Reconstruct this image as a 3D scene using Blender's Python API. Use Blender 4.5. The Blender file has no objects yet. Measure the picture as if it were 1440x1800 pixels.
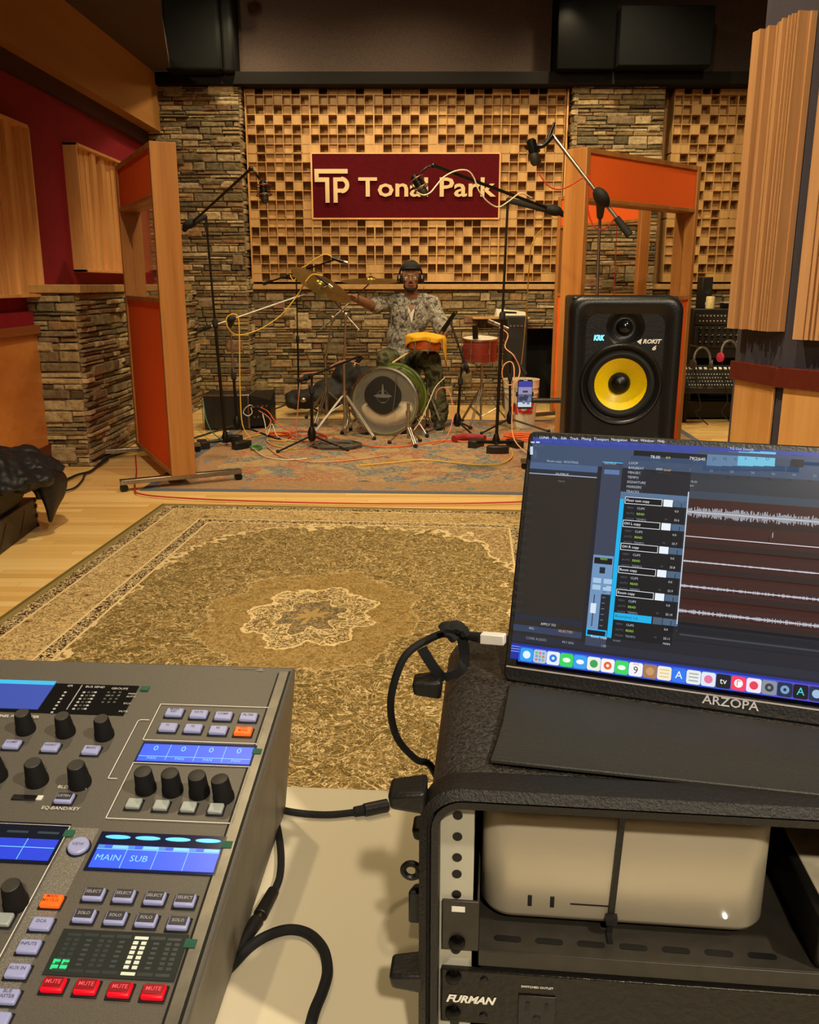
import bpy, bmesh, math, random
from mathutils import Vector, Matrix, Euler
R = math.radians
V = Vector
random.seed(7)
scn = bpy.context.scene
COL = scn.collection

# ------------------------------------------------------------------ camera
CAM_H, PITCH, FPX = 1.22, R(14.47), 1550.0
cam_d = bpy.data.cameras.new('camera'); cam = bpy.data.objects.new('camera', cam_d); COL.objects.link(cam)
cam.location = (0, 0, CAM_H); cam.rotation_euler = (R(90) - PITCH, 0, 0)
cam_d.sensor_fit = 'VERTICAL'; cam_d.sensor_height = 24.0; cam_d.lens = FPX / 1800 * 24.0
cam_d.clip_start = 0.02; cam_d.clip_end = 60
scn.camera = cam
CP, SP = math.cos(PITCH), math.sin(PITCH)
def ray(px, py):
    u = (px - 720) / FPX; v = (900 - py) / FPX
    return V((u, CP + v * SP, -SP + v * CP))
def W(px, py, F):
    "point of the sight line at forward distance F"
    d = ray(px, py); return V((0, 0, CAM_H)) + d * (F / d.y)
def G(px, py, z=0.0):
    "point of the sight line at height z"
    d = ray(px, py); return V((0, 0, CAM_H)) + d * ((z - CAM_H) / d.z)
def hit(px, py, P0, n):
    d = ray(px, py); o = V((0, 0, CAM_H)); return o + d * ((P0 - o).dot(n) / d.dot(n))

# ------------------------------------------------------------------ world, exposure, lights
scn.view_settings.view_transform = 'Standard'; scn.view_settings.look = 'None'
scn.view_settings.exposure = 0.0; scn.view_settings.gamma = 1.0; scn.view_settings.use_curve_mapping = False
wd = bpy.data.worlds.new('world'); scn.world = wd; wd.use_nodes = True
wd.node_tree.nodes['Background'].inputs[0].default_value = (1.0, 0.78, 0.55, 1)
wd.node_tree.nodes['Background'].inputs[1].default_value = 0.05
CEIL = 4.0
WARM = (1.0, 0.79, 0.46)
WARM2 = (1.0, 0.86, 0.66)
# recessed ceiling cans: x, y, z, watts, cone, aim point, colour
CANS = [(-1.45, 8.0, 3.92, 100, 130, (-1.35, 9.1, .6), WARM),
        (0.0, 7.9, 3.92, 125, 130, (0.0, 9.1, .6), WARM),
        (1.75, 7.9, 3.92, 125, 130, (2.0, 9.1, .9), WARM),
        (-0.35, 5.4, 3.95, 300, 110, (-0.1, 7.6, 0.5), WARM),
        (-2.05, 3.7, 3.95, 560, 125, (-2.0, 6.2, 0.6), WARM),
        (0.7, 3.3, 3.95, 300, 120, (1.3, 5.4, 0.9), WARM),
        (-0.7, 2.4, 3.95, 400, 125, (-1.0, 3.9, 0), WARM),
        (0.1, 1.4, 3.95, 260, 120, (1.3, 3.0, 1.4), WARM),
        (1.6, -0.5, 3.2, 250, 90, (0.1, 0.7, 0.7), WARM2),
        (0.25, -1.25, 2.55, 165, 90, (0.1, 0.6, 0.8), WARM2),
        (2.7, 6.3, 3.95, 180, 110, (2.8, 8.2, 0.6), WARM),
        (-1.50, 8.70, 3.69, 26, 130, (-1.4, 8.9, 0), WARM),
        (1.42, 8.70, 3.69, 26, 130, (1.4, 8.9, 0), WARM),
        (-2.0, 1.6, 3.6, 600, 75, (-2.05, 5.4, 1.3), WARM)]  # extra lamp, added out of view to brighten left screen and wall panels

# ------------------------------------------------------------------ helpers
def hx(h, a=1.0):
    h = h.lstrip('#'); c = [int(h[i:i+2], 16) / 255 for i in (0, 2, 4)]
    return tuple([(x / 12.92 if x <= .04045 else ((x + .055) / 1.055) ** 2.4) for x in c] + [a])
class S:
    "a node socket with arithmetic"
    def __init__(s, nt, o): s.nt, s.o = nt, o
    def _m(s, op, b=None, c=None):
        n = s.nt.nodes.new('ShaderNodeMath'); n.operation = op
        for i, x in enumerate((s, b, c)):
            if x is None: continue
            if isinstance(x, S): s.nt.links.new(x.o, n.inputs[i])
            else: n.inputs[i].default_value = x
        return S(s.nt, n.outputs[0])
    def __add__(s, b): return s._m('ADD', b)
    def __sub__(s, b): return s._m('SUBTRACT', b)
    def __mul__(s, b): return s._m('MULTIPLY', b)
    def __truediv__(s, b): return s._m('DIVIDE', b)
    def abs(s): return s._m('ABSOLUTE')
    def min(s, b): return s._m('MINIMUM', b)
    def max(s, b): return s._m('MAXIMUM', b)
    def sin(s): return s._m('SINE')
    def sqrt(s): return s._m('SQRT')
    def lt(s, b): return s._m('LESS_THAN', b)
    def gt(s, b): return s._m('GREATER_THAN', b)
    def frac(s): return s._m('FRACT')
    def floor(s): return s._m('FLOOR')
    def atan2(s, b): return s._m('ARCTAN2', b)
    def rsub(s, a):
        n = s.nt.nodes.new('ShaderNodeMath'); n.operation = 'SUBTRACT'; n.inputs[0].default_value = a
        s.nt.links.new(s.o, n.inputs[1]); return S(s.nt, n.outputs[0])
class M:
    "material builder"
    def __init__(m, name, rough=0.5, metal=0.0, spec=0.5):
        m.mat = bpy.data.materials.new(name); m.mat.use_nodes = True; m.nt = m.mat.node_tree
        m.b = m.nt.nodes['Principled BSDF']; m.set('Roughness', rough); m.set('Metallic', metal); m.set('Specular IOR Level', spec)
    def set(m, k, v):
        if isinstance(v, S): m.nt.links.new(v.o, m.b.inputs[k])
        else: m.b.inputs[k].default_value = v
    def xyz(m, kind='Object'):
        t = m.nt.nodes.new('ShaderNodeTexCoord'); s = m.nt.nodes.new('ShaderNodeSeparateXYZ')
        m.nt.links.new(t.outputs[kind], s.inputs[0]); return [S(m.nt, s.outputs[i]) for i in range(3)]
    def vec(m, x, y, z):
        c = m.nt.nodes.new('ShaderNodeCombineXYZ')
        for i, q in enumerate((x, y, z)):
            if isinstance(q, S): m.nt.links.new(q.o, c.inputs[i])
            else: c.inputs[i].default_value = q
        return c.outputs[0]
    def coord(m, scale=(1, 1, 1), kind='Object'):
        t = m.nt.nodes.new('ShaderNodeTexCoord'); p = m.nt.nodes.new('ShaderNodeMapping')
        m.nt.links.new(t.outputs[kind], p.inputs[0]); p.inputs['Scale'].default_value = scale; return p.outputs[0]
    def noise(m, vec, scale=5, detail=3, rough=.5, dist=0):
        n = m.nt.nodes.new('ShaderNodeTexNoise'); m.nt.links.new(vec, n.inputs['Vector'])
        n.inputs['Scale'].default_value = scale; n.inputs['Detail'].default_value = detail
        n.inputs['Roughness'].default_value = rough; n.inputs['Distortion'].default_value = dist
        return S(m.nt, n.outputs['Fac'])
    def voro(m, vec, scale=5, feature='F1', out='Distance', rnd=1):
        n = m.nt.nodes.new('ShaderNodeTexVoronoi'); n.feature = feature; m.nt.links.new(vec, n.inputs['Vector'])
        n.inputs['Scale'].default_value = scale; n.inputs['Randomness'].default_value = rnd
        return S(m.nt, n.outputs[out])
    def ramp(m, f, stops, interp='LINEAR'):
        n = m.nt.nodes.new('ShaderNodeValToRGB'); n.color_ramp.interpolation = interp
        e = n.color_ramp.elements
        while len(e) < len(stops): e.new(0.5)
        for i, (p, c) in enumerate(stops): e[i].position = p; e[i].color = c if len(c) == 4 else tuple(c) + (1,)
        m.nt.links.new(f.o, n.inputs[0]); return S(m.nt, n.outputs[0])
    def mix(m, f, a, b, mode='MIX'):
        n = m.nt.nodes.new('ShaderNodeMix'); n.data_type = 'RGBA'; n.blend_type = mode; n.clamp_factor = True
        for i, q in ((0, f), (6, a), (7, b)):
            if isinstance(q, S): m.nt.links.new(q.o, n.inputs[i])
            else: n.inputs[i].default_value = q
        return S(m.nt, n.outputs[2])
    def attr(m, name='Col'):
        n = m.nt.nodes.new('ShaderNodeAttribute'); n.attribute_name = name; return S(m.nt, n.outputs['Color'])
    def bump(m, h, strength=.3, dist=.01):
        n = m.nt.nodes.new('ShaderNodeBump'); n.inputs['Strength'].default_value = strength; n.inputs['Distance'].default_value = dist
        m.nt.links.new(h.o, n.inputs['Height']); m.nt.links.new(n.outputs[0], m.b.inputs['Normal'])
def plain(name, col, rough=.5, metal=0, spec=.5, grain=0, gs=60, var=.15):
    m = M(name, rough, metal, spec); c = hx(col) if isinstance(col, str) else col
    n = m.noise(m.coord(), gs, 3)
    lo = tuple(x * (1 - var) for x in c[:3]) + (1,); hi = tuple(min(1, x * (1 + var)) for x in c[:3]) + (1,)
    m.set('Base Color', m.ramp(n, [(.3, lo), (.7, hi)]))
    if grain: m.bump(n, grain, .004)
    return m.mat
def wood(name, c1, c2, axis='z', rough=.42, scale=9, stretch=.06, contrast=(.35, .65)):
    m = M(name, rough); s = [1, 1, 1]; s['xyz'.index(axis)] = stretch
    v = m.coord(tuple(s)); n = m.noise(v, scale, 4, .6, .8); f = m.noise(v, scale * 9, 2, .5)
    g = n * .8 + f * .2
    m.set('Base Color', m.ramp(g, [(contrast[0], hx(c1)), (contrast[1], hx(c2))])); m.bump(f, .05, .002)
    return m.mat
def emis(name, col, strength):
    m = M(name, .4); m.set('Base Color', (0.01, 0.01, 0.01, 1)); m.set('Emission Color', hx(col) if isinstance(col, str) else col)
    m.set('Emission Strength', strength); return m.mat

class MB:
    "collects shapes; build() links them as one mesh object"
    def __init__(s): s.v = []; s.f = []; s.mi = []; s.c = []; s.X = Matrix.Identity(4); s.m = 0; s.col = (1, 1, 1, 1)
    def add(s, vs, fs, col=None):
        o = len(s.v); s.v += [s.X @ V(p) for p in vs]
        for f in fs: s.f.append([i + o for i in f]); s.mi.append(s.m); s.c.append(col or s.col)
        return s
    def box(s, c, d, rot=None, col=None):
        x, y, z = [q / 2 for q in d]; vs = [V((i * x, j * y, k * z)) for i in (-1, 1) for j in (-1, 1) for k in (-1, 1)]
        if rot is not None: vs = [rot @ p for p in vs]
        c = V(c); return s.add([p + c for p in vs], [(0, 1, 3, 2), (4, 6, 7, 5), (0, 4, 5, 1), (2, 3, 7, 6), (0, 2, 6, 4), (1, 5, 7, 3)], col)
    def box2(s, a, b, col=None):
        a, b = V(a), V(b); return s.box((a + b) / 2, [abs(q) for q in (b - a)], col=col)
    def quad(s, a, b, c, d, col=None): return s.add([a, b, c, d], [(0, 1, 2, 3)], col)
    def prism(s, poly, z0, z1, col=None):
        "poly in local xy, extruded along z"
        n = len(poly); vs = [(x, y, z0) for x, y in poly] + [(x, y, z1) for x, y in poly]
        return s.add(vs, [tuple(range(n))[::-1], tuple(range(n, 2 * n))] + [(i, (i + 1) % n, n + (i + 1) % n, n + i) for i in range(n)], col)
    def cyl(s, a, b, r1, r2=None, n=12, caps=True, col=None):
        a, b = V(a), V(b); r2 = r1 if r2 is None else r2; d = (b - a)
        if d.length < 1e-6: return s
        q = d.to_track_quat('Z', 'Y').to_matrix(); vs = []
        for p, r in ((a, r1), (b, r2)):
            vs += [p + q @ V((math.cos(t) * r, math.sin(t) * r, 0)) for t in [2 * math.pi * i / n for i in range(n)]]
        fs = [(i, (i + 1) % n, n + (i + 1) % n, n + i) for i in range(n)]
        if caps: fs += [tuple(range(n))[::-1], tuple(range(n, 2 * n))]
        return s.add(vs, fs, col)
    def lathe(s, prof, a=(0, 0, 0), axis=(0, 0, 1), n=24, col=None, cap=True, loop=False):
        "prof: (radius, distance along axis)"
        q = V(axis).to_track_quat('Z', 'Y').to_matrix(); a = V(a); vs = []; fs = []
        for r, h in prof:
            vs += [a + q @ V((math.cos(2 * math.pi * i / n) * r, math.sin(2 * math.pi * i / n) * r, h)) for i in range(n)]
        for k in range(len(prof) - 1):
            fs += [(k * n + i, k * n + (i + 1) % n, (k + 1) * n + (i + 1) % n, (k + 1) * n + i) for i in range(n)]
        if loop: k = len(prof) - 1; fs += [(k * n + i, k * n + (i + 1) % n, (i + 1) % n, i) for i in range(n)]; cap = False
        if cap and prof[0][0] > 1e-5: fs.append(tuple(range(n))[::-1])
        if cap and prof[-1][0] > 1e-5: fs.append(tuple(range((len(prof) - 1) * n, len(prof) * n)))
        return s.add(vs, fs, col)
    def sph(s, c, r, n=16, m=10, rot=None, col=None):
        rx, ry, rz = (r, r, r) if isinstance(r, (int, float)) else r; c = V(c); vs = []; fs = []
        for j in range(m + 1):
            t = math.pi * j / m
            for i in range(n):
                p = 2 * math.pi * i / n; q = V((rx * math.sin(t) * math.cos(p), ry * math.sin(t) * math.sin(p), rz * math.cos(t)))
                vs.append(c + (rot @ q if rot is not None else q))
        for j in range(m):
            fs += [(j * n + i, (j + 1) * n + i, (j + 1) * n + (i + 1) % n, j * n + (i + 1) % n) for i in range(n)]
        return s.add(vs, fs, col)
    def tube(s, pts, r, n=8, sub=6, closed=False, col=None):
        P = [V(p) for p in pts]
        if sub > 1: P = smooth_path(P, sub, closed)
        m = len(P); vs = []; up = None
        for i, p in enumerate(P):
            t = (P[(i + 1) % m] - P[i - 1]) if closed else (P[min(i + 1, m - 1)] - P[max(i - 1, 0)])
            if t.length < 1e-7: t = V((0, 0, 1))
            t.normalize()
            if up is None: up = t.orthogonal().normalized()
            up = (up - t * up.dot(t)); up = up.normalized() if up.length > 1e-6 else t.orthogonal().normalized()
            b = t.cross(up); rr = r(i / (m - 1)) if callable(r) else r
            vs += [p + (up * math.cos(2 * math.pi * k / n) + b * math.sin(2 * math.pi * k / n)) * rr for k in range(n)]
        fs = []
        for i in range(m if closed else m - 1):
            j = (i + 1) % m; fs += [(i * n + k, i * n + (k + 1) % n, j * n + (k + 1) % n, j * n + k) for k in range(n)]
        if not closed: fs += [tuple(range(n))[::-1], tuple(range((m - 1) * n, m * n))]
        return s.add(vs, fs, col)
    def grid(s, nu, nv, fn, col=None, flip=False):
        vs = [fn(i / nu, j / nv) for j in range(nv + 1) for i in range(nu + 1)]; w = nu + 1
        fs = [(j * w + i, j * w + i + 1, (j + 1) * w + i + 1, (j + 1) * w + i) for j in range(nv) for i in range(nu)]
        return s.add(vs, fs, col)
    def ring(s, c, axis, rad, r, n=32, m=8, col=None):
        q = V(axis).to_track_quat('Z', 'Y').to_matrix(); c = V(c)
        return s.tube([c + q @ V((rad * math.cos(2 * math.pi * i / n), rad * math.sin(2 * math.pi * i / n), 0)) for i in range(n)], r, m, 1, True, col)
    def text(s, txt, size, X, col=None, align='CENTER', depth=0.0, shear=0.0, bold=0.0, sx=1.0):
        "lettering lying in X's local xy plane"
        c = bpy.data.curves.new('t', 'FONT'); c.body = txt; c.size = size; c.align_x = align; c.align_y = 'CENTER'; c.extrude = depth
        c.shear = shear; c.offset = bold * size; c.resolution_u = 2
        o = bpy.data.objects.new('t', c); me = o.to_mesh(); vs = [X @ V((v.co.x * sx, v.co.y, v.co.z)) for v in me.vertices]
        fs = [tuple(p.vertices) for p in me.polygons]; s.add(vs, fs, col); o.to_mesh_clear()
        bpy.data.objects.remove(o); bpy.data.curves.remove(c); return s
    def build(s, name, mats, parent=None, label=None, smooth=35, bevel=0, seg=2, weld=False, cat=None, group=None, kind=None, sub=0, origin=True):
        mats = mats if isinstance(mats, (list, tuple)) else [mats]
        Mx = Matrix.Identity(4)
        if parent is not None: Mx = world_of(parent)
        elif origin and s.v:
            xs = [p.x for p in s.v]; ys = [p.y for p in s.v]; Mx = Matrix.Translation(((min(xs) + max(xs)) / 2, (min(ys) + max(ys)) / 2, min(p.z for p in s.v)))
        inv = Mx.inverted(); me = bpy.data.meshes.new(name); me.from_pydata([inv @ p for p in s.v], [], s.f)
        for m in mats: me.materials.append(m)
        me.polygons.foreach_set('material_index', s.mi)
        ca = me.color_attributes.new('Col', 'FLOAT_COLOR', 'CORNER'); buf = []
        for f, c in zip(s.f, s.c): buf += list(c) * len(f)
        if len(buf) == len(me.loops) * 4: ca.data.foreach_set('color', buf)
        if weld:
            bm = bmesh.new(); bm.from_mesh(me); bmesh.ops.remove_doubles(bm, verts=bm.verts, dist=1e-5); bm.to_mesh(me); bm.free()
        if smooth is not None:
            me.shade_smooth(); me.set_sharp_from_angle(angle=R(smooth))
        o = bpy.data.objects.new(name, me); COL.objects.link(o)
        if parent is None: o.matrix_world = Mx; WORLD[o.name] = Mx
        else: o.parent = parent; WORLD[o.name] = Mx
        if bevel:
            b = o.modifiers.new('bevel', 'BEVEL'); b.width = bevel; b.segments = seg; b.limit_method = 'ANGLE'; b.angle_limit = R(40)
        if sub:
            b = o.modifiers.new('sub', 'SUBSURF'); b.levels = b.render_levels = sub
        if label: o['label'] = label
        if cat: o['category'] = cat
        if group: o['group'] = group
        if kind: o['kind'] = kind
        return o
WORLD = {}
def world_of(o): return WORLD[o.name]
def smooth_path(P, sub, closed=False):
    out = []; n = len(P)
    for i in range(n if closed else n - 1):
        p0 = P[i - 1] if (closed or i > 0) else P[0]; p1 = P[i]; p2 = P[(i + 1) % n]
        p3 = P[(i + 2) % n] if (closed or i + 2 < n) else P[-1]
        for k in range(sub):
            t = k / sub
            out.append(.5 * ((2 * p1) + (p2 - p0) * t + (2 * p0 - 5 * p1 + 4 * p2 - p3) * t * t + (3 * p1 - p0 - 3 * p2 + p3) * t ** 3))
    if not closed: out.append(P[-1].copy())
    return out
def thing(name, label, cat, loc=(0, 0, 0), rot=(0, 0, 0), group=None):
    o = bpy.data.objects.new(name, None); COL.objects.link(o); o.location = loc; o.rotation_euler = rot
    o['label'] = label; o['category'] = cat
    if group: o['group'] = group
    o.empty_display_size = .05
    WORLD[o.name] = Matrix.Translation(V(loc)) @ Euler(rot).to_matrix().to_4x4()
    return o
def struct(name, mb, mats, parent=None, **k):
    return mb.build(name, mats, parent, kind='structure', origin=False, **k)
def frame(o, ex, ey):
    "matrix with origin o, x along ex, y along ey, z = ex x ey"
    ex = V(ex).normalized(); ey = V(ey).normalized(); ez = ex.cross(ey)
    return Matrix.Translation(V(o)) @ Matrix((ex, ey, ez)).transposed().to_4x4()

# ------------------------------------------------------------------ shared materials
BLACK = plain('black_plastic', '#141311', .45, grain=.1, gs=300)
BLACKM = plain('black_metal', '#0d0d0d', .35, metal=.3, gs=40)
RUBBER = plain('black_rubber', '#0c0c0c', .8)
CHROME = plain('chrome', '#b8b4ac', .3, metal=1, var=.03)
STEEL = plain('brushed_steel', '#9a968e', .3, metal=1)
WHITEP = plain('white_paint', '#e8e4da', .5, var=.04)
PRINT = M('printed_marks', .6); PRINT.set('Base Color', PRINT.attr()); PRINT = PRINT.mat
_g = M('glowing_marks', .3); _g.set('Base Color', (.01, .01, .01, 1)); _g.set('Emission Color', _g.attr()); _g.set('Emission Strength', 1.0); GLOW = _g.mat
OAK = wood('gobo_oak', '#935c2a', '#b07840', 'z', .38, 7)
MAPLE = wood('maple', '#bf8648', '#d8a566', 'z', .4, 6)
PINE = wood('diffuser_pine', '#c98d52', '#e0aa6e', 'z', .5, 8)
# ================================================================== ROOM
YB = 9.2            # back wall stone plane
XL = -2.52          # left wall
# floor: maple strips running across
m = M('maple_floor', .3); x, y, z = m.xyz()
row = (y / .057).floor(); off = (row * .37).frac() * 1.3; cell = ((x + off) / .9).floor()
n1 = m.nt.nodes.new('ShaderNodeTexWhiteNoise'); n1.noise_dimensions = '2D'; m.nt.links.new(m.vec(row, cell, 0), n1.inputs['Vector'])
g = m.noise(m.vec(x * .8, y * 14, 0), 5, 4, .6, .5)
tone = S(m.nt, n1.outputs['Value']) * .55 + g * .45
c = m.ramp(tone, [(.15, hx('#d2a862')), (.5, hx('#e6bd78')), (.85, hx('#f0d090'))])
gap = (y / .057).frac().lt(.03).max(((x + off) / .9).frac().lt(.003))
m.set('Base Color', m.mix(gap * .45, c, hx('#7a4f22'))); m.set('Roughness', g * .15 + .25)
FLOOR = m.mat
struct('floor', MB().box2((-2.7, -1.6, -.05), (3.8, 9.7, 0)), FLOOR)
CEILM = plain('ceiling_brown', '#4a3d38', .9, spec=.2)
struct('ceiling', MB().box2((-2.7, -1.6, CEIL), (3.8, 9.7, CEIL + .05)), CEILM)
NEARW = plain('control_wall', '#8a7358', .9)
struct('wall_front', MB().box2((-2.7, -1.65, 0), (3.8, -1.55, CEIL)), NEARW)
struct('wall_right', MB().box2((3.75, -1.6, 0), (3.85, 9.7, CEIL)), NEARW)

# ---- stacked ledge stone: real stones, one mesh per surface
STONES = ['#93825f', '#857450', '#75664c', '#a3906a', '#6a5e46', '#ab9670', '#8a7a5c', '#947d5a', '#9a8a6c', '#6f6248', '#b09c78', '#7c7258', '#a08058', '#8a765a', '#b8a480', '#8a6a50']
m = M('ledge_stone', .8, spec=.3); a = m.attr(); n = m.noise(m.coord(), 26, 5, .65); 
m.set('Base Color', m.mix(1.0, a, m.ramp(n, [(.3, (.45, .42, .4)), (.7, (1, 1, 1))]), 'MULTIPLY')); m.bump(n, .9, .02)
STONE = m.mat
def stones(mb, o, u, n_, w, h, seed=1, dep=.03, pale=0.0):
    "stones fill a w x h rectangle from o along u and up; n_ points out of the wall"
    rnd = random.Random(seed); o, u, n_ = V(o), V(u).normalized(), V(n_).normalized(); up = V((0, 0, 1))
    mb.m = 0
    def q(a, b, c): return o + u * a + up * b + n_ * c
    z = 0.0
    while z < h - .005:
        rh = min(rnd.choice((.022, .028, .035, .04, .05, .062, .08)), h - z)
        xx = 0.0
        while xx < w - .004:
            rw = min(rnd.uniform(.07, .36) * (1.0 if rh < .06 else .8), w - xx)
            if w - xx - rw < .05: rw = w - xx
            split = rh > .055 and rnd.random() < .3
            for (z0, z1) in (((z, z + rh * .5), (z + rh * .5, z + rh)) if split else ((z, z + rh),)):
                gp = .0035; d = dep * rnd.uniform(.25, 1.15); a0, a1, b0, b1 = xx + gp, xx + rw - gp, z0 + gp * .8, z1 - gp * .8
                c = V(hx(rnd.choice(STONES))[:3]) * rnd.uniform(.85, 1.5)
                if rnd.random() < .05 + pale: c = V(hx('#c2ad84')[:3])
                j = lambda k=.005: rnd.uniform(-k, k)
                ch = min(.009, (b1 - b0) * .25); k = [rnd.uniform(-.006, .006) for _ in range(4)]
                base = [q(a0, b0, -.03), q(a1, b0, -.03), q(a1, b1, -.03), q(a0, b1, -.03)]
                mid = [q(a0, b0 + j(.003), d - ch), q(a1, b0 + j(.003), d - ch), q(a1, b1 + j(.003), d - ch), q(a0, b1 + j(.003), d - ch)]
                fr = [q(a0 + ch + abs(j()), b0 + ch, d + k[0]), q(a1 - ch - abs(j()), b0 + ch, d + k[1]), q(a1 - ch - abs(j()), b1 - ch, d + k[2]), q(a0 + ch + abs(j()), b1 - ch, d + k[3])]
                mb.add(base + mid + fr, [(8, 9, 10, 11)] + [(i, (i + 1) % 4, 4 + (i + 1) % 4, 4 + i) for i in range(4)] + [(4 + i, 4 + (i + 1) % 4, 8 + (i + 1) % 4, 8 + i) for i in range(4)], tuple(c) + (1,))
            xx += rw
        z += rh
    for _ in range(int(w * h * 7)):
        rw, rh = rnd.uniform(.10, .26), rnd.uniform(.05, .105); a0, b0 = rnd.uniform(0, max(.01, w - rw)), rnd.uniform(0, max(.01, h - rh)); a1, b1 = min(a0 + rw, w), min(b0 + rh, h); d = dep * rnd.uniform(1.1, 1.3); ch = .011
        c = V(hx(rnd.choice(STONES))[:3]) * rnd.uniform(.9, 1.5); j = lambda k=.006: rnd.uniform(-k, k)
        mb.add([q(a0, b0, 0), q(a1, b0, 0), q(a1, b1, 0), q(a0, b1, 0), q(a0, b0 + j(), d - ch), q(a1, b0 + j(), d - ch), q(a1, b1 + j(), d - ch), q(a0, b1 + j(), d - ch), q(a0 + ch + abs(j()), b0 + ch, d + j(.004)), q(a1 - ch - abs(j()), b0 + ch, d + j(.004)), q(a1 - ch - abs(j()), b1 - ch, d + j(.004)), q(a0 + ch + abs(j()), b1 - ch, d + j(.004))], [(8, 9, 10, 11)] + [(i, (i + 1) % 4, 4 + (i + 1) % 4, 4 + i) for i in range(4)] + [(4 + i, 4 + (i + 1) % 4, 8 + (i + 1) % 4, 8 + i) for i in range(4)], tuple(c) + (1,))
    mb.m = 1
    mb.quad(q(0, 0, -.012), q(w, 0, -.012), q(w, h, -.012), q(0, h, -.012)); mb.m = 0
MORTAR = plain('dark_mortar', '#2c261c', .95)  # dark mortar backing behind the stones
# back wall low stone, with fireplace opening on the right
FX0, FX1, FZ = W(925, 580, YB).x, W(968, 580, YB).x, .78
mb = MB()
stones(mb, (XL - .1, YB, 0), (1, 0, 0), (0, -1, 0), FX0 - XL + .1, 1.17, 3)
stones(mb, (FX0, YB, FZ), (1, 0, 0), (0, -1, 0), 2.6 - FX0, 1.17 - FZ, 4)
stones(mb, (FX0 + .62, YB, 0), (1, 0, 0), (0, -1, 0), 3.75 - FX0 - .62, FZ, 5)
stones(mb, (2.6, YB, FZ), (1, 0, 0), (0, -1, 0), 1.15, 1.17 - FZ, 6)
struct('wall_back', mb, [STONE, MORTAR], smooth=None)
mb = MB().box2((-2.7, YB + .5, 0), (3.85, YB + .56, CEIL)); struct('wall_back_core', mb, plain('dark_core', '#15120f', .9))
# stone pillars
PLX1, PRX0, PRX1 = W(428, 330, 9.05).x, W(1004, 330, 9.05).x, W(1160, 330, 9.05).x
YP = 9.02
mb = MB(); stones(mb, (XL - .1, YP, 0), (1, 0, 0), (0, -1, 0), PLX1 - XL + .1, 3.07, 11)
stones(mb, (PLX1, YP, 0), (0, 1, 0), (1, 0, 0), YB - YP + .1, 3.07, 12)
struct('wall_pillar_left', mb, [STONE, MORTAR], smooth=None)
mb = MB(); stones(mb, (PRX0, YP + .04, 1.17), (1, 0, 0), (0, -1, 0), PRX1 - PRX0, 1.9, 13, pale=.05)
stones(mb, (PRX0, YP + .04, 0), (1, 0, 0), (0, -1, 0), PRX1 - PRX0, 1.17, 14)
stones(mb, (PRX0, YB, 0), (0, -1, 0), (-1, 0, 0), YB - YP, 3.07, 15)
struct('wall_pillar_right', mb, [STONE, MORTAR], smooth=None)
# stone wing on the left: short end facing us, long side to the back
E0, E1 = G(103, 818), G(160, 820)
WX, WY = E1.x, 5.98
mb = MB(); stones(mb, (XL - .1, WY, 0), (1, 0, 0), (0, -1, 0), WX - XL + .1, 1.165, 21, pale=.2)
stones(mb, (WX, WY, 0), (.02, 1, 0), (1, 0, 0), YP - WY, 1.165, 22, .035)
struct('wall_wing_left', mb, [STONE, MORTAR], smooth=None)
CAPM = plain('sandstone_cap', '#b08a55', .7, grain=.6, gs=20)
mb = MB().box2((XL - .1, WY - .035, 1.165), (WX + .05, YP + .1, 1.22)); struct('trim_1', mb, CAPM, bevel=.006)
mb = MB().box2((PLX1, YB - .07, 1.17), (PRX0, YB + .1, 1.225)); struct('trim_2', mb, CAPM, bevel=.008)
mb = MB().box2((PRX1, YB - .07, 1.17), (3.75, YB + .1, 1.225)); struct('trim_3', mb, CAPM, bevel=.008)
# fireplace
FB = plain('firebox_black', '#080706', .8)
mb = MB(); mb.box2((FX0, YB + .45, 0), (FX0 + .62, YB + .47, FZ)); mb.box2((FX0 - .01, YB, 0), (FX0 + .015, YB + .47, FZ)); mb.box2((FX0 + .6, YB, 0), (FX0 + .63, YB + .47, FZ)); mb.box2((FX0, YB, FZ), (FX0 + .62, YB + .47, FZ + .02))
struct('wall_recess', mb, FB)
# upper wall, header trim, hanging baffles
UPW = plain('upper_wall_brown', '#4c3f3a', .85, spec=.25)
struct('wall_upper', MB().box2((XL, YB - .02, 3.07), (3.75, YB + .4, CEIL)), UPW)
DARK = plain('dark_baffle', '#080a0a', .8, spec=.2)
DARKT = plain('dark_trim', '#0e0b0a', .8, spec=.2)
struct('trim_4', MB().box2((XL, YB - .28, 3.02), (3.75, YB + .1, 3.13)), DARKT, bevel=.005)
mb = MB().box2((W(300, 100, 8.9).x - .02, 8.75, 3.1), (W(392, 100, 8.9).x, 9.2, CEIL)); mb.box2((W(392, 100, 8.9).x, 8.82, 3.1), (W(412, 100, 8.9).x, 9.2, CEIL))
struct('trim_5', mb, DARK, bevel=.03, seg=3)
mb = MB().box2((W(976, 100, 8.9).x, 8.8, 3.12), (W(1077, 100, 8.9).x, 9.2, CEIL)); struct('trim_6', mb, plain('black_baffle', '#040404', .9, spec=.1), bevel=.01)
mb = MB().box2((W(1080, 100, 8.9).x, 8.7, 3.13), (W(1240, 100, 8.9).x, 9.2, 3.62)); struct('trim_7', mb, plain('blue_black_duct', '#090b0d', .8, spec=.15), bevel=.01)
# back-filling behind the diffusers
struct('wall_mid', MB().box2((XL, YB + .115, 1.2), (3.75, YB + .3, 3.1)), plain('wall_wood_back', '#a5733e', .6))
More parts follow.
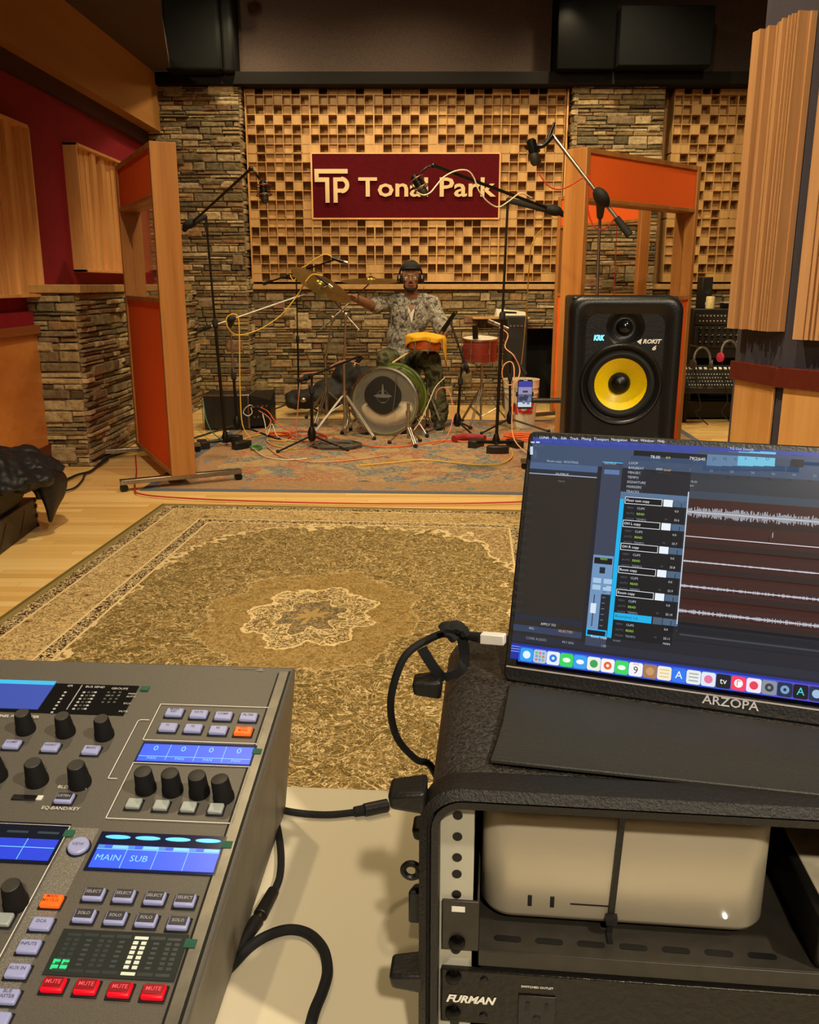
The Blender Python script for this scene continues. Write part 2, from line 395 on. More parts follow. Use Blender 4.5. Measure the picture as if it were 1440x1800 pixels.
# left wall: red upper, wood lower, soffit
RED = plain('oxblood_paint', '#861325', .75, spec=.3, gs=8, var=.08)
PLY = wood('wainscot_birch', '#b06a2c', '#cf8a45', 'y', .4, 2.5, .5)
TRIMD = plain('cherry_trim', '#5a1d14', .45)
struct('wall_left', MB().box2((XL - .1, -1.6, 1.0), (XL, YP, CEIL)), RED)
XW = XL + .05
struct('wall_left_lower', MB().box2((XL - .1, -1.6, 0), (XW, WY - .02, .91)), PLY)
mb = MB().box2((XL - .1, -1.6, .905), (XW + .03, WY - .03, .96)); struct('trim_8', mb, wood('rail_wood', '#7c4420', '#9a5a2c', 'y'), bevel=.004)
mb = MB().box2((XL - .1, -1.6, .96), (XW - .01, WY - .03, 1.05)); struct('trim_9', mb, RED)
mb = MB().box2((XL - .1, -1.6, 0), (XW + .02, WY - .02, .16)); struct('baseboard_left', mb, TRIMD, bevel=.004)
XS = -2.39
mb = MB(); mb.X = Matrix.Identity(4)
mb.add([(XS - .08, -1.6, 2.62), (XS + .03, YP - .02, 2.62), (XS + .03, YP - .02, 3.12), (XS - .08, -1.6, 3.12), (XL - .1, -1.6, 2.62), (XL - .1, YP - .02, 2.62), (XL - .1, YP - .02, 3.12), (XL - .1, -1.6, 3.12)], [(0, 1, 2, 3), (4, 0, 3, 7), (1, 5, 6, 2), (0, 4, 5, 1), (3, 2, 6, 7)])
struct('trim_10', mb, wood('soffit_wood', '#9c6a34', '#ab7a42', 'y', .5, 3))
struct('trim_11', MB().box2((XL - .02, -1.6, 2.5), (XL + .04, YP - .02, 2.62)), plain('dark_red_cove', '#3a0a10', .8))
mb = MB().prism([(XL, -1.6), (-.6, -1.6), (-1.6, 6.2), (-2.2, 8.86), (XL, 8.86)], 3.12, 3.2); struct('ceiling_cloud', mb, UPW)
# right: angled column with slatted panels
cA, cB = V((1.185, 3.20, 0)), V((1.238, 2.95, 0)); 
cB2 = V((1.62, 2.2, 0))
cB2 = cB + V((.5, -.72, 0))
NAVY = plain('navy_fabric', '#3c3a49', .9, grain=.5, gs=500)
mb = MB().prism([(cA.x, cA.y), (cB.x, cB.y), (cB2.x, cB2.y), (3.75, cB2.y), (3.75, cA.y + .1), (cA.x + .02, cA.y + .1)], 0, CEIL)
struct('wall_column', mb, NAVY)
def off(a, b, d):
    t = (b - a).normalized(); n = V((t.y, -t.x, 0))
    if n.x > 0: n = -n
    return n * d, t
for k, (a, b) in enumerate(((cA, cB), (cB, cB2))):
    n, t = off(a, b, 1)
    mb = MB(); 
    for (u0, u1) in (((.0, 1.0),) if k == 0 else ((0, .42), (.44, 1))):
        L = (b - a).length; p0, p1 = a + t * L * u0 + n * .004, a + t * L * u1 + n * .004
        s0 = .012 if k == 0 else .014
        q0 = p0 + t * (.004 if k == 0 else .018); q1 = p1 - t * (.02 if k == 0 else 0)
        mb.prism([(q0.x, q0.y), (q1.x, q1.y), (q1.x + n.x * .01, q1.y + n.y * .01), (q0.x + n.x * .01, q0.y + n.y * .01)], 0.02, .89)
    struct('trim_%d' % (12 + k), mb, MAPLE, bevel=.002)
    mb = MB(); p0, p1 = a - t * .015, b + t * .01; mb.prism([(p0.x, p0.y), (p1.x, p1.y), (p1.x + n.x * .028, p1.y + n.y * .028), (p0.x + n.x * .028, p0.y + n.y * .028)], .89, .955)
    struct('trim_%d' % (14 + k), mb, TRIMD, bevel=.003)
SLAT = wood('slat_oak', '#a87a50', '#cb9c70', 'z', .5, 10, .04)
def slat_panel(a, b, u0, u1, z0, z1, tilt, label, seed, n_=24):
    rnd = random.Random(seed); n, t = off(a, b, 1); L = u1 - u0
    th = thing('slatted_wall_panel', label, 'wall panel', tuple(a + t * (u0 + L / 2) + n * .01 + V((0, 0, z0))))
    mb = MB(); X = frame(a + t * u0 + n * .004, t, n)   # local z = t x n
    up = 1 if X.to_3x3().col[2].z > 0 else -1
    mb.X = X; dep = [.03, .055, .045, .06]
    h0, h1 = z0 * up, z1 * up
    mb.prism([(0, 0), (L, 0), (L, .02), (0, .02)], h0, h1)
    mb.build('backing', SLAT, th, smooth=None)
    mb = MB(); mb.X = X; xx = 0
    mb.prism([(0, 0), (.035, 0), (.035, .055), (0, .055)], h0, h1); xx = .038
    while xx < L - .01:
        w = min(rnd.choice((.005, .007, .009, .012)), L - xx); d = rnd.choice((.03, .045, .058, .035, .052))
        mb.prism([(xx, 0), (xx + w, 0), (xx + w, d), (xx, d)], h0, h1); xx += w + rnd.choice((.002, .003, .0045))
    mb.build('slats', SLAT, th, smooth=None)
La = (cB - cA).length
slat_panel(cA, cB, -.005, La - .005, 1.07, 2.02, 0, 'tall slatted oak panel nearest the black speaker, whole width showing', 5)
slat_panel(cB, cB2, .06, .36, 1.05, 2.1, 0, 'slatted oak panel cut off by the right edge of the photo', 9)

# ---- square-well wood diffusers
PAT = [['LDMMMDL', 'MddMddD', 'dDMDMDM', 'DLDLDLD', 'MDMDMDd', 'DdddddL', 'LDMdMDL'], ['LDMDDLL', 'dddLDdD', 'MdLDMdM', 'ddDLDMM', 'MdLDLdM', 'DdDLDdD', 'LLddMDL']]
def diffuser_module(mb, x0, z0, rows=7, cols=7, p=.0857, y=None, sh=0, ph=0):
    yb = (y or YB) + .11; T = .19; t = .006
    for i in range(cols + 1):
        xa, xb = (x0 + i * p - t / 2, x0 + i * p + t / 2) if 0 < i < cols else ((x0, x0 + .0065) if i == 0 else (x0 + i * p - .0065, x0 + i * p))
        mb.box2((xa, yb - T, z0 + .0002), (xb, yb, z0 + rows * p - .0002))
    for j in range(rows + 1):
        za, zb = (z0 + j * p - t / 2, z0 + j * p + t / 2) if 0 < j < rows else ((z0, z0 + .0065) if j == 0 else (z0 + j * p - .0065, z0 + j * p))
        mb.box2((x0 + .0002, yb - T + .0005, za), (x0 + cols * p - .0002, yb, zb))
    lev = [.012, .085, .03, .1, .1, .03, .085]
    for i in range(cols):
        for j in range(rows):
            q = PAT[sh % 2][rows - 1 - j][i if (ph + sh) % 3 else cols - 1 - i]
            d = {'L': .005, 'M': .03, 'd': .075, 'D': .14}[q]
            mb.box2((x0 + i * p, yb - T + d, z0 + j * p), (x0 + (i + 1) * p, yb, z0 + (j + 1) * p))
DIFM = wood('diffuser_wood', '#a67e4a', '#c39a60', 'z', .55, 8)
DX0 = W(443, 450, YB - .08).x; DX1 = W(984, 450, YB - .08).x; P = (DX1 - DX0) / 35; DZ = 1.245
th = thing('diffuser_panel', 'large checkered wood diffuser wall panel behind the drummer and the red sign', 'wall panel', ((DX0 + DX1) / 2, YB, DZ))
for i in range(5):
    for j in range(3):
        if j == 1 and i in (1, 2, 3): continue
        mb = MB(); diffuser_module(mb, DX0 + i * 7 * P, DZ + j * .6, 7, 7, P, sh=[0, 2, 0, 1, 3][i], ph=j)
        mb.build('diffuser_module', DIFM, th, smooth=None)
mb = MB(); mb.box2((PLX1 + .045, YB - .1, 1.226), (DX0 - .007, YB + .02, 3.018)); mb.build('side_frame', MAPLE, th, bevel=.003); mb = MB(); mb.box2((DX1 + .008, YB - .1, 1.226), (PRX0 - .045, YB + .02, 3.018))
mb.build('side_frame', MAPLE, th, bevel=.003)
D2 = W(1167, 450, YB - .08).x
th = thing('diffuser_panel', 'narrower wood diffuser panel at right between stone pillar and slatted column', 'wall panel', (D2 + .8, YB, DZ))
for i in range(2):
    for j in range(3):
        mb = MB(); diffuser_module(mb, D2 + i * 7 * P * 1.0, DZ + j * .6, 7, 7, P, sh=i + 1, ph=j + 2)
        mb.build('diffuser_module', DIFM, th, smooth=None)
# ---- sign
sx0, sx1, sz0, sz1 = DX0 + 7 * P + .012, DX0 + 28 * P - .012, DZ + .608, DZ + 1.194
th = thing('wall_sign', 'dark red sign board with pale TP logo and words Tonal Park', 'sign', ((sx0 + sx1) / 2, YB - .09, sz0))
MB().box2((sx0, YB - .1, sz0), (sx1, YB - .02, sz1)).build('board', plain('sign_maroon', '#4c0a12', .9, spec=.1), th)
mb = MB()
for a, b in (((sx0 - .012, sz1), (sx1 + .012, sz1 + .014)), ((sx0 - .012, sz0 - .014), (sx1 + .012, sz0)), ((sx0 - .014, sz0), (sx0, sz1)), ((sx1, sz0), (sx1 + .014, sz1))):
    mb.box2((a[0], YB - .105, a[1]), (b[0], YB - .02, b[1]))
mb.build('frame', PINE, th)
SW = sx1 - sx0; CRM = plain('sign_letter_cream', '#c9b083', .5, var=.04)
def sp(px, py): return (sx0 + (px - 552) / (873 - 552) * SW, sz1 - (py - 270) / (384 - 270) * (sz1 - sz0))
def sbox(mb, x0, y0, x1, y1):
    a = sp(x0, y0); b = sp(x1, y1); mb.box2((a[0], YB - .128, b[1]), (b[0], YB - .1, a[1]))
mb = MB(); sbox(mb, 556, 297, 613, 305); sbox(mb, 556, 305, 563, 320); sbox(mb, 563, 312, 581, 320); sbox(mb, 574, 320, 581, 357)
sbox(mb, 588, 312, 595, 357); sbox(mb, 595, 312, 603, 319); sbox(mb, 595, 332, 603, 339)
cx, cz = sp(602, 325.5); sc = SW / 321
for k in range(12):
    t0, t1 = -math.pi / 2 + math.pi * k / 12, -math.pi / 2 + math.pi * (k + 1) / 12
    pl = [(cx + math.cos(t) * r * sc, cz + math.sin(t) * r * sc) for t, r in ((t0, 6.3), (t0, 13.5), (t1, 13.5), (t1, 6.3))]
    mb.add([(p[0], YB - .128, p[1]) for p in pl] + [(p[0], YB - .1, p[1]) for p in pl], [(0, 1, 2, 3), (1, 0, 4, 5), (2, 1, 5, 6), (3, 2, 6, 7), (0, 3, 7, 4)])
mb.build('logo', CRM, th, smooth=None)
mb = MB(); a = sp(750, 331); X = frame((a[0], YB - .114, a[1]), (1, 0, 0), (0, 0, 1))
mb.text('Tonal Park', .245, X, depth=.013, bold=.018, sx=1.0)
xs = [p.x for p in mb.v]; want = (sp(631, 0)[0], sp(868, 0)[0]); k = (want[1] - want[0]) / (max(xs) - min(xs)); mn = min(xs)
for p in mb.v: p.x = want[0] + (p.x - mn) * k
mb.build('lettering', CRM, th, smooth=None)
# ---- left wall acoustic panels with vertical boards
def board_panel(y0, y1, z0, z1, label, seed):
    rnd = random.Random(seed); th = thing('wood_wall_panel', label, 'wall panel', (XL, (y0 + y1) / 2, z0))
    x0 = XL; mb = MB().box2((x0, y0 + .004, z0 + .004), (x0 + .022, y1 - .004, z1 - .004)); mb.build('backing', MAPLE, th)
    mb = MB()
    for a, b in (((y0, z0), (y0 + .02, z1)), ((y1 - .02, z0), (y1, z1)), ((y0, z0), (y1, z0 + .02)), ((y0, z1 - .02), (y1, z1))):
        mb.box2((x0, a[0], a[1]), (x0 + .1, b[0], b[1]))
    mb.build('frame', PINE, th, bevel=.002)
    mb = MB(); yy = y0 + .02; k = 0; seq = [.03, .085, .05, .07, .025, .06, .045]
    while yy < y1 - .021:
        w = min(.085, y1 - .02 - yy); mb.box2((x0, yy, z0 + .02), (x0 + seq[(k * 3 + seed) % 7], yy + w - .003, z1 - .02)); yy += w; k += 1
    mb.build('boards', PINE, th)
def Y_of(px, py):   # forward distance where the sight line meets the left panels
    d = ray(px, py); return (XL + .09) / d.x * d.y
board_panel(3.3, Y_of(46, 200), 1.14, 2.2, 'vertical board panel cut off by the left edge of the photo', 1)
board_panel(Y_of(135, 300), Y_of(135, 300) + 1.35, 1.31, 2.22, 'vertical board panel on the red wall partly behind the left screen', 3)

# ---- rugs
def rug_rot(th, ang): pass
m = M('olive_persian_rug', .95, spec=.1); x, y, z = m.xyz()
HX, HY = 1.17, 1.68
nv = m.coord((1, 1, 1)); w1 = m.noise(nv, 7, 3, .6) - .5; w2 = m.noise(nv, 16, 3, .6) - .5
d = (x.abs().rsub(HX)).min(y.abs().rsub(HY))
fine = m.noise(nv, 42, 4, .7, 1.2); curl = m.noise(nv, 13, 2, .5, 3.5); curl2 = m.noise(nv, 24, 2, .5, 2.5); curlL = m.noise(nv, 7, 3, .55, 4.0); curl3 = m.noise(nv, 40, 2, .5, 2.0)
vor = m.voro(nv, 9, 'F1'); vor2 = m.voro(nv, 22, 'F1')
olive, tan_, cream, dark, taup = hx('#675a32'), hx('#a88e5e'), hx('#d6bf92'), hx('#352418'), hx('#6b5640')
line = lambda s, c, w: (s - c).abs().lt(w)
field = m.mix(m.ramp(fine, [(.42, (0, 0, 0)), (.6, (1, 1, 1))]), olive, hx('#5b4b26'))
field = m.mix(m.noise(nv, 18, 3, .6, 1.5).gt(.56) * .55, field, hx('#8f774a')); field = m.mix(line(curl, .5, .03) * .6, field, hx('#a58c5c')); field = m.mix(line(curl2, .52, .045) * .65, field, hx('#927a4a')); field = m.mix(line(curl3, .5, .03) * .5, field, hx('#43341c')); field = m.mix(line(curl, .5, .009) * .75, field, cream); field = m.mix(line(curlL, .5, .012) * .8, field, cream)
field = m.mix(vor2.lt(.17) * .7, field, cream); field = m.mix(vor2.lt(.08) * .8, field, hx('#6a2f20'))
ax, ay = x.abs() / .80, y.abs() / 1.28
th_ = y.atan2(x); sc8 = (th_ * 16).sin() * .03
rr = (ax * ax * ax + ay * ay * ay) + w1 * .75 + sc8 + w2 * .55
sp_pat = m.mix(line(curl2, .5, .05), hx('#9a7f52'), cream); sp_pat = m.mix(line(curl3, .5, .04) * .8, sp_pat, hx('#57432a')); sp_pat = m.mix(vor2.lt(.2) * .8, sp_pat, hx('#7a4a34'))
field = m.mix(rr.gt(.98), field, sp_pat); field = m.mix(line(rr, .98, .04), field, cream)
rad = ((x * x) + (y * y) * .62).sqrt() + w1 * .10 + w2 * .09 + (th_ * 8).sin() * .02
field = m.mix(rad.lt(.40) * .7, field, m.mix(line(curl2, .5, .07), hx('#80683a'), hx('#a58a58'))); field = m.mix(line(rad, .40, .004) * .4, field, cream)
med2 = m.mix(line(curl2, .5, .07), hx('#857045'), cream); med2 = m.mix(line(curl3, .5, .03), med2, hx('#4a3c26'))
field = m.mix(rad.lt(.23), field, med2); field = m.mix(line(rad, .23, .006), field, cream)
field = m.mix(rad.lt(.12), field, m.mix(line(curl3, .5, .05), hx('#5c5440'), hx('#a08a62'))); field = m.mix(line(rad, .12, .004), field, cream)
field = m.mix(rad.lt(.045), field, tan_)
# borders
dk = m.mix(line(curl3, .5, .05), dark, cream); bd = m.mix(line(curl2, .5, .05) * .75, hx('#cdb280'), hx('#7a6640')); bd = m.mix(line(curl, .5, .02) * .8, bd, hx('#5d4a2c')); bd = m.mix(vor.lt(.18) * .75, bd, hx('#8a6a45')); bd = m.mix(vor.lt(.08), bd, hx('#3f3020'))
c = m.mix(d.lt(.385), field, cream); c = m.mix(d.lt(.375), c, dk); c = m.mix(d.lt(.32), c, cream); c = m.mix(d.lt(.31), c, bd)
c = m.mix(d.lt(.115), c, cream); c = m.mix(d.lt(.105), c, dk); c = m.mix(d.lt(.045), c, hx('#8a7a4c')); c = m.mix(d.lt(.02), c, hx('#6a5c36'))
m.set('Base Color', c); m.bump(fine, .5, .004)
RUGM = m.mat
ang = -R(4.2); C = V((-.37, 3.13, 0)); Xr = Matrix.Translation(C) @ Matrix.Rotation(ang, 4, 'Z')
mb = MB(); mb.box2((-HX, -HY, 0), (HX, HY, .008)); o = mb.build('rug', RUGM, None, origin=False, bevel=.003)
o.matrix_world = Xr; o['label'] = 'large olive green rug with cream floral border and round centre medallion'; o['category'] = 'rug'
m = M('pastel_patchwork_rug', .95, spec=.1); x, y, z = m.xyz(); nv = m.coord((1, 1, 1)); fine = m.noise(nv, 38, 4, .7, 1); big = m.noise(nv, 6, 3, .6, 1.5)
cl = m.voro(nv, 6.5, 'F1', 'Color'); sepn = m.nt.nodes.new('ShaderNodeSeparateColor'); m.nt.links.new(cl.o, sepn.inputs[0]); r_ = S(m.nt, sepn.outputs[0])
base = m.ramp(r_ * .6 + big * .4, [(.2, hx('#586670')), (.38, hx('#8f705a')), (.5, hx('#a08862')), (.62, hx('#94604c')), (.8, hx('#4c5866'))], 'CONSTANT')
base = m.mix(m.ramp(fine, [(.45, (0, 0, 0)), (.55, (1, 1, 1))]) * .65, base, hx('#b09a74'))
d = (x.abs().rsub(1.95)).min(y.abs().rsub(1.5)); fl = m.voro(nv, 7, 'F1')
base = m.mix(fl.lt(.12) * .8, base, hx('#8a3e30')); bdr = m.mix(fl.lt(.25), hx('#94745a'), hx('#66727a'))
c = m.mix(d.lt(.3), base, m.mix(m.ramp(fine, [(.45, (0, 0, 0)), (.55, (1, 1, 1))]) * .5, bdr, hx('#a8906a'))); c = m.mix(d.lt(.06), c, hx('#5e6472'))
m.set('Base Color', c); m.bump(fine, .5, .004)
a, b = G(245, 863), G(905, 870); ang2 = math.atan2(b.y - a.y, b.x - a.x)
mb = MB(); mb.box2((-1.95, -1.5, 0), (1.95, 1.5, .004)); o = mb.build('rug', m.mat, None, origin=False)
u_ = V((math.cos(ang2), math.sin(ang2), 0)); n_ = V((-u_.y, u_.x, 0)); o.matrix_world = Matrix.Translation(a + u_ * 1.95 + n_ * 1.5) @ Matrix.Rotation(ang2, 4, 'Z')
o['label'] = 'pastel pink and blue patterned rug under the drum kit'; o['category'] = 'rug'

# ---- ceiling cans
CANM = plain('can_trim', '#3a3630', .5); BULB = emis('warm_bulb', (1, .85, .62, 1), 14)
for i, (x, y, z, w, cone, aim, colr) in enumerate(CANS):
    nm = ['above the left pillar', 'above the sign', 'above the right screens', 'above the drum kit', 'above the orange left screen', 'over the middle of the room', 'over the olive rug', 'above the slatted column', 'behind the camera above the monitor', 'behind the camera above the mixer', 'over the outboard rack', 'at the top photo edge, left side', 'at the top photo edge, right side', 'added unseen to brighten the left screen and board panels'][i]
    th = thing('ceiling_spotlight', 'small round warm ceiling spotlight ' + nm, 'ceiling light', (x, y, z), group='ceiling spotlights')
    dirv = (V(aim) - V((x, y, z))).normalized()
    MB().lathe([(.055, .0), (.06, .02), (.06, .09), (.03, .1)], V((x, y, z)), -dirv).build('housing', CANM, th)
    MB().cyl((x, y, z - .01), (x, y, CEIL), .012).build('stem', CANM, th)
    MB().lathe([(.0, 0), (.04, .004), (.04, .008)], V((x, y, z)) + dirv * .006, -dirv).build('bulb', BULB, th)
    ld = bpy.data.lights.new('spot', 'SPOT'); ld.energy = w; ld.color = colr; ld.spot_size = R(cone); ld.spot_blend = .9; ld.shadow_soft_size = .05
    lo = bpy.data.objects.new('lamp_light', ld); COL.objects.link(lo); lo.parent = th; lo.location = dirv * .03; lo.rotation_euler = dirv.to_track_quat('-Z', 'Y').to_euler()
# ================================================================== DESK AND FOREGROUND
TZ = .67
TABLE = plain('cream_laminate', '#ded3b6', .35, gs=4, var=.03)
th = thing('desk', 'cream topped desk carrying the mixing console and the black rack case', 'desk', (-.1, .5, 0))
a, b = G(470, 1379, TZ), G(690, 1388, TZ); t = (b - a).normalized(); n = V((t.y, -t.x, 0))
L0, L1 = a - t * .9, b + t * .95
mb = MB(); mb.prism([tuple((L0)[:2]), tuple(L1[:2]), tuple((L1 + n * .72)[:2]), tuple((L0 + n * .72)[:2])][::-1], TZ - .03, TZ)
mb.build('tabletop', TABLE, th, bevel=.003)
for p in (L0 + t * .06 + n * .06, L1 - t * .06 + n * .06, L0 + t * .06 + n * .66, L1 - t * .06 + n * .66):
    MB().cyl((p.x, p.y, 0), (p.x, p.y, TZ - .03), .02).build('leg', STEEL, th)

# ---- mixing console
P0 = V((-.120, .858, .83)); RA = -R(4.0); SL = R(12)
ex = V((math.cos(RA), math.sin(RA), 0)); eh = V((-math.sin(RA), math.cos(RA), 0))
ey = (eh * math.cos(SL) + V((0, 0, math.sin(SL)))).normalized(); ez = ex.cross(ey)
XP = frame(P0, ex, ey); XPi = XP.inverted()
def pu(px, py):
    q = XPi @ hit(px, py, P0, ez); return V((q.x, q.y))
mx = thing('mixing_console', 'grey digital mixing console with black knobs, blue displays and lit red mute buttons', 'mixing console', tuple(V((P0.x, P0.y, TZ)) - eh * .3 - ex * .4))
CONS = M('console_grey', .42, spec=.5); _n = CONS.noise(CONS.coord(), 900, 2); CONS.set('Base Color', CONS.ramp(_n, [(.3, hx('#57534b')), (.7, hx('#645f57'))])); CONS.bump(_n, .08, .001); CONS = CONS.mat
CONSL = M('console_speckled_strip', .38, metal=.35); _n = CONSL.noise(CONSL.coord(), 1400, 1); CONSL.set('Base Color', CONSL.ramp(_n, [(.45, hx('#77736a')), (.68, hx('#a9a59c'))])); CONSL = CONSL.mat
UW, DW = .80, .50
# body: wedge under the panel
def PL(u, w, h=0): return XP @ V((u, w, h))
mb = MB(); pr = [PL(0, 0), PL(0, -DW)]; lf = [PL(-UW, 0), PL(-UW, -DW)]
sideoff = .022
def dn(p, dx, z=TZ + .002): return V((p.x, p.y, z)) + ex * dx
# side profile polygon on the right (slightly undercut towards the desk)
top_r = [PL(0, 0, -.004), PL(0, -DW, -.004)]; bot_r = [dn(PL(0, -.02), -.012), dn(PL(0, -DW), -.004)]
top_l = [PL(-UW, 0, -.004), PL(-UW, -DW, -.004)]; bot_l = [dn(PL(-UW, -.02), .012), dn(PL(-UW, -DW), .004)]
mb.add(top_r + bot_r + top_l + bot_l, [(0, 1, 3, 2), (4, 6, 7, 5), (0, 2, 6, 4), (1, 5, 7, 3), (0, 4, 5, 1), (2, 3, 7, 6)])
mb.build('body', plain('console_side', '#6e6759', .5, gs=30), mx, bevel=.003)
mb = MB(); mb.X = XP; mb.box2((-UW, -DW, -.006), (0, 0, 0)); mb.build('panel', CONS, mx, bevel=.004, seg=3)
# trim along the right edge
mb = MB(); mb.X = XP; mb.box2((-.0165, -DW, 0), (-.0145, -.012, .0006)); mb.box2((-.0055, -DW, 0), (-.0035, -.008, .0006)); mb.build('edge_groove', plain('groove', '#050505', .6), mx)
mb = MB(); mb.X = XP; mb.box2((-.0145, -DW, 0), (-.0055, -.01, .0012)); mb.build('edge_trim', plain('edge_silver', '#77736b', .35, metal=.6), mx)
# speckled strip
a = pu(140, 1463); b = pu(190, 1467); c0 = pu(30, 1800)
mb = MB(); mb.X = XP; u0, u1 = pu(126, 1458).x, pu(172, 1462).x; mb.box2((u0, -DW, 0), (u1, pu(126, 1455).y, .0005)); mb.build('strip', CONSL, mx)
# silk-screened lines
WL = (.8, .78, .72, 1)
mb = MB(); mb.X = XP
def pline(pts, w=.0009, z=.0012, col=WL, close=False):
    P_ = [V((p[0], p[1])) for p in pts]; n = len(P_)
    for i in range(n if close else n - 1):
        a, b = P_[i], P_[(i + 1) % n]; d = (b - a).normalized(); q = V((-d.y, d.x)) * w / 2; a = a - d * w / 2; b = b + d * w / 2
        mb.quad((*(a - q), z), (*(b - q), z), (*(b + q), z), (*(a + q), z), col)
def pbox(p1, p2, **k):
    a, b = pu(*p1), pu(*p2); pline([(a.x, a.y), (b.x, a.y), (b.x, b.y), (a.x, b.y)], close=True, **k); return a, b
pbox((283, 1239), (454, 1309)); pbox((235, 1342), (408, 1449))
q = pu(262, 1267); q2 = pu(200, 1370); pline([(q.x, q.y), (q.x - .008, q.y), (q.x - .010, q.y - .002), (q.x - .010, q2.y), (q.x - .002, q2.y)])
q = pu(124, 1454); pline([(-UW, q.y), (q.x, q.y), (q.x, -DW)]); 
mb.m = 0
def pt(txt, px, py, size, col=WL, dz=.0014, align='CENTER', **k):
    q = pu(px, py); mb.text(txt, size, XP @ Matrix.Translation((q.x, q.y, dz)), col, align, **k)
_X = mb.X
mb.X = Matrix.Identity(4)
pt('BLEND/MIX', 128, 1386, .0052); pt('EQ-BAND/KEY', 107, 1423, .0052); pt('CHANNEL PARAMETER', 22, 1261, .0052, bold=.01); pt('8', 65, 1381, .005); 
mb.X = _X
q = pu(54, 1379); mb.box2((q.x - .003, q.y - .0025, .001), (q.x + .003, q.y + .0025, .0014), (.7, .68, .6, 1))
mb.build('markings', PRINT, mx, smooth=None)
# displays
def display(p1, p2, name, glassc, label=None):
    a, b = pu(*p1), pu(*p2); o = MB(); o.X = XP; o.box2((a.x, b.y, 0), (b.x, a.y, .0012), glassc); return o.build(name, DGL, mx, label), a, b
DGL = M('display_glass', .12); DGL.set('Base Color', DGL.attr()); DGL = DGL.mat
def glow_child(parent, fn, name='lit_image'):
    o = MB(); o.X = XP; fn(o); return o.build(name, GLOW, parent, smooth=None)
BLU, BLU2, CYN = (.02, .06, .75, 1), (.03, .12, .95, 1), (.25, .75, 1.0, 1)
# top-left channel display
a = pu(245, 1207); b = pu(228, 1259); o = MB(); o.X = XP; o.box2((-UW + .05, b.y, 0), (a.x, a.y, .001), (.01, .01, .01, 1)); chd = o.build('channel_display', DGL, mx, 'black display window with small blue screen and rows of tiny lamps')
def f(o):
    a, b = pu(100, 1200), pu(80, 1249); h = a.y - b.y; o.box2((a.x - .075, b.y, .001), (a.x, a.y, .0016), (.045, .085, .42, 1)); o.box2((a.x - .075, a.y - .006, .0016), (a.x, a.y, .0019), (.05, .55, .85, 1))
glow_child(chd, f, 'screen')
o = MB(); X0 = XP
def tt(o, txt, px, py, size, col=(.7, .7, .68, 1), dz=.0018, **k):
    q = pu(px, py); o.text(txt, size, XP @ Matrix.Translation((q.x, q.y, dz)), col, **k)
tt(o, 'GR', 124, 1208, .0045); tt(o, 'BUS SEND', 168, 1210, .0045); tt(o, 'GROUPS', 211, 1213, .0045); tt(o, 'MAIN', 233, 1222, .0035); tt(o, 'AUTO', 231, 1227, .0035); tt(o, 'DCA', 224, 1239, .0035); tt(o, 'MUTE', 217, 1253, .0035)
tt(o, 'X', 192, 1225, .0035); tt(o, 'Y', 210, 1225, .0035)
o.X = XP
for (px0, n_, lab) in ((117, 7, 1), (158, 6, 0), (150, 6, 1), (170, 6, 1), (165, 6, 0), (193, 4, 0), (203, 4, 0), (213, 4, 0)):
    p = pu(px0, 1216)
    for k in range(n_):
        o.box2((p.x - .0012, p.y - .0035 - k * .0052, .001), (p.x + .0012, p.y - .0015 - k * .0052, .0015), (.55, .55, .55, 1) if lab else (.10, .10, .09, 1))
q = pu(145, 1206); q2 = pu(122, 1249); o.box2((q.x - .0004, q2.y, .001), (q.x + .0004, q.y, .0015), (.5, .5, .5, 1))
o.build('legend', PRINT, chd, smooth=None)
# pan display
dp, a, b = display((253, 1305), (441, 1349), 'display', (.02, .03, .12, 1), 'blue display with four zeros')
def f(o):
    A, B = V((a.x + .002, a.y - .0035)), V((b.x - .002, b.y + .002)); w = (B.x - A.x) / 4
    o.box2((A.x, B.y, .0012), (B.x, A.y, .0017), BLU2)
    o.box2((A.x, B.y + .0058, .0017), (B.x, B.y + .0062, .002), CYN)
    for k in (1, 2, 3): o.box2((A.x + w * k - .0002, B.y + .0015, .0017), (A.x + w * k + .0002, A.y - .0005, .002), CYN)
    o.X = Matrix.Identity(4)
    for k in range(4):
        o.text('0', .0095, XP @ Matrix.Translation((A.x + w * (k + .5), A.y - .006, .002)), CYN); o.text('PAN', .0045, XP @ Matrix.Translation((A.x + w * (k + .5), B.y + .0032, .002)), CYN)
glow_child(dp, f)
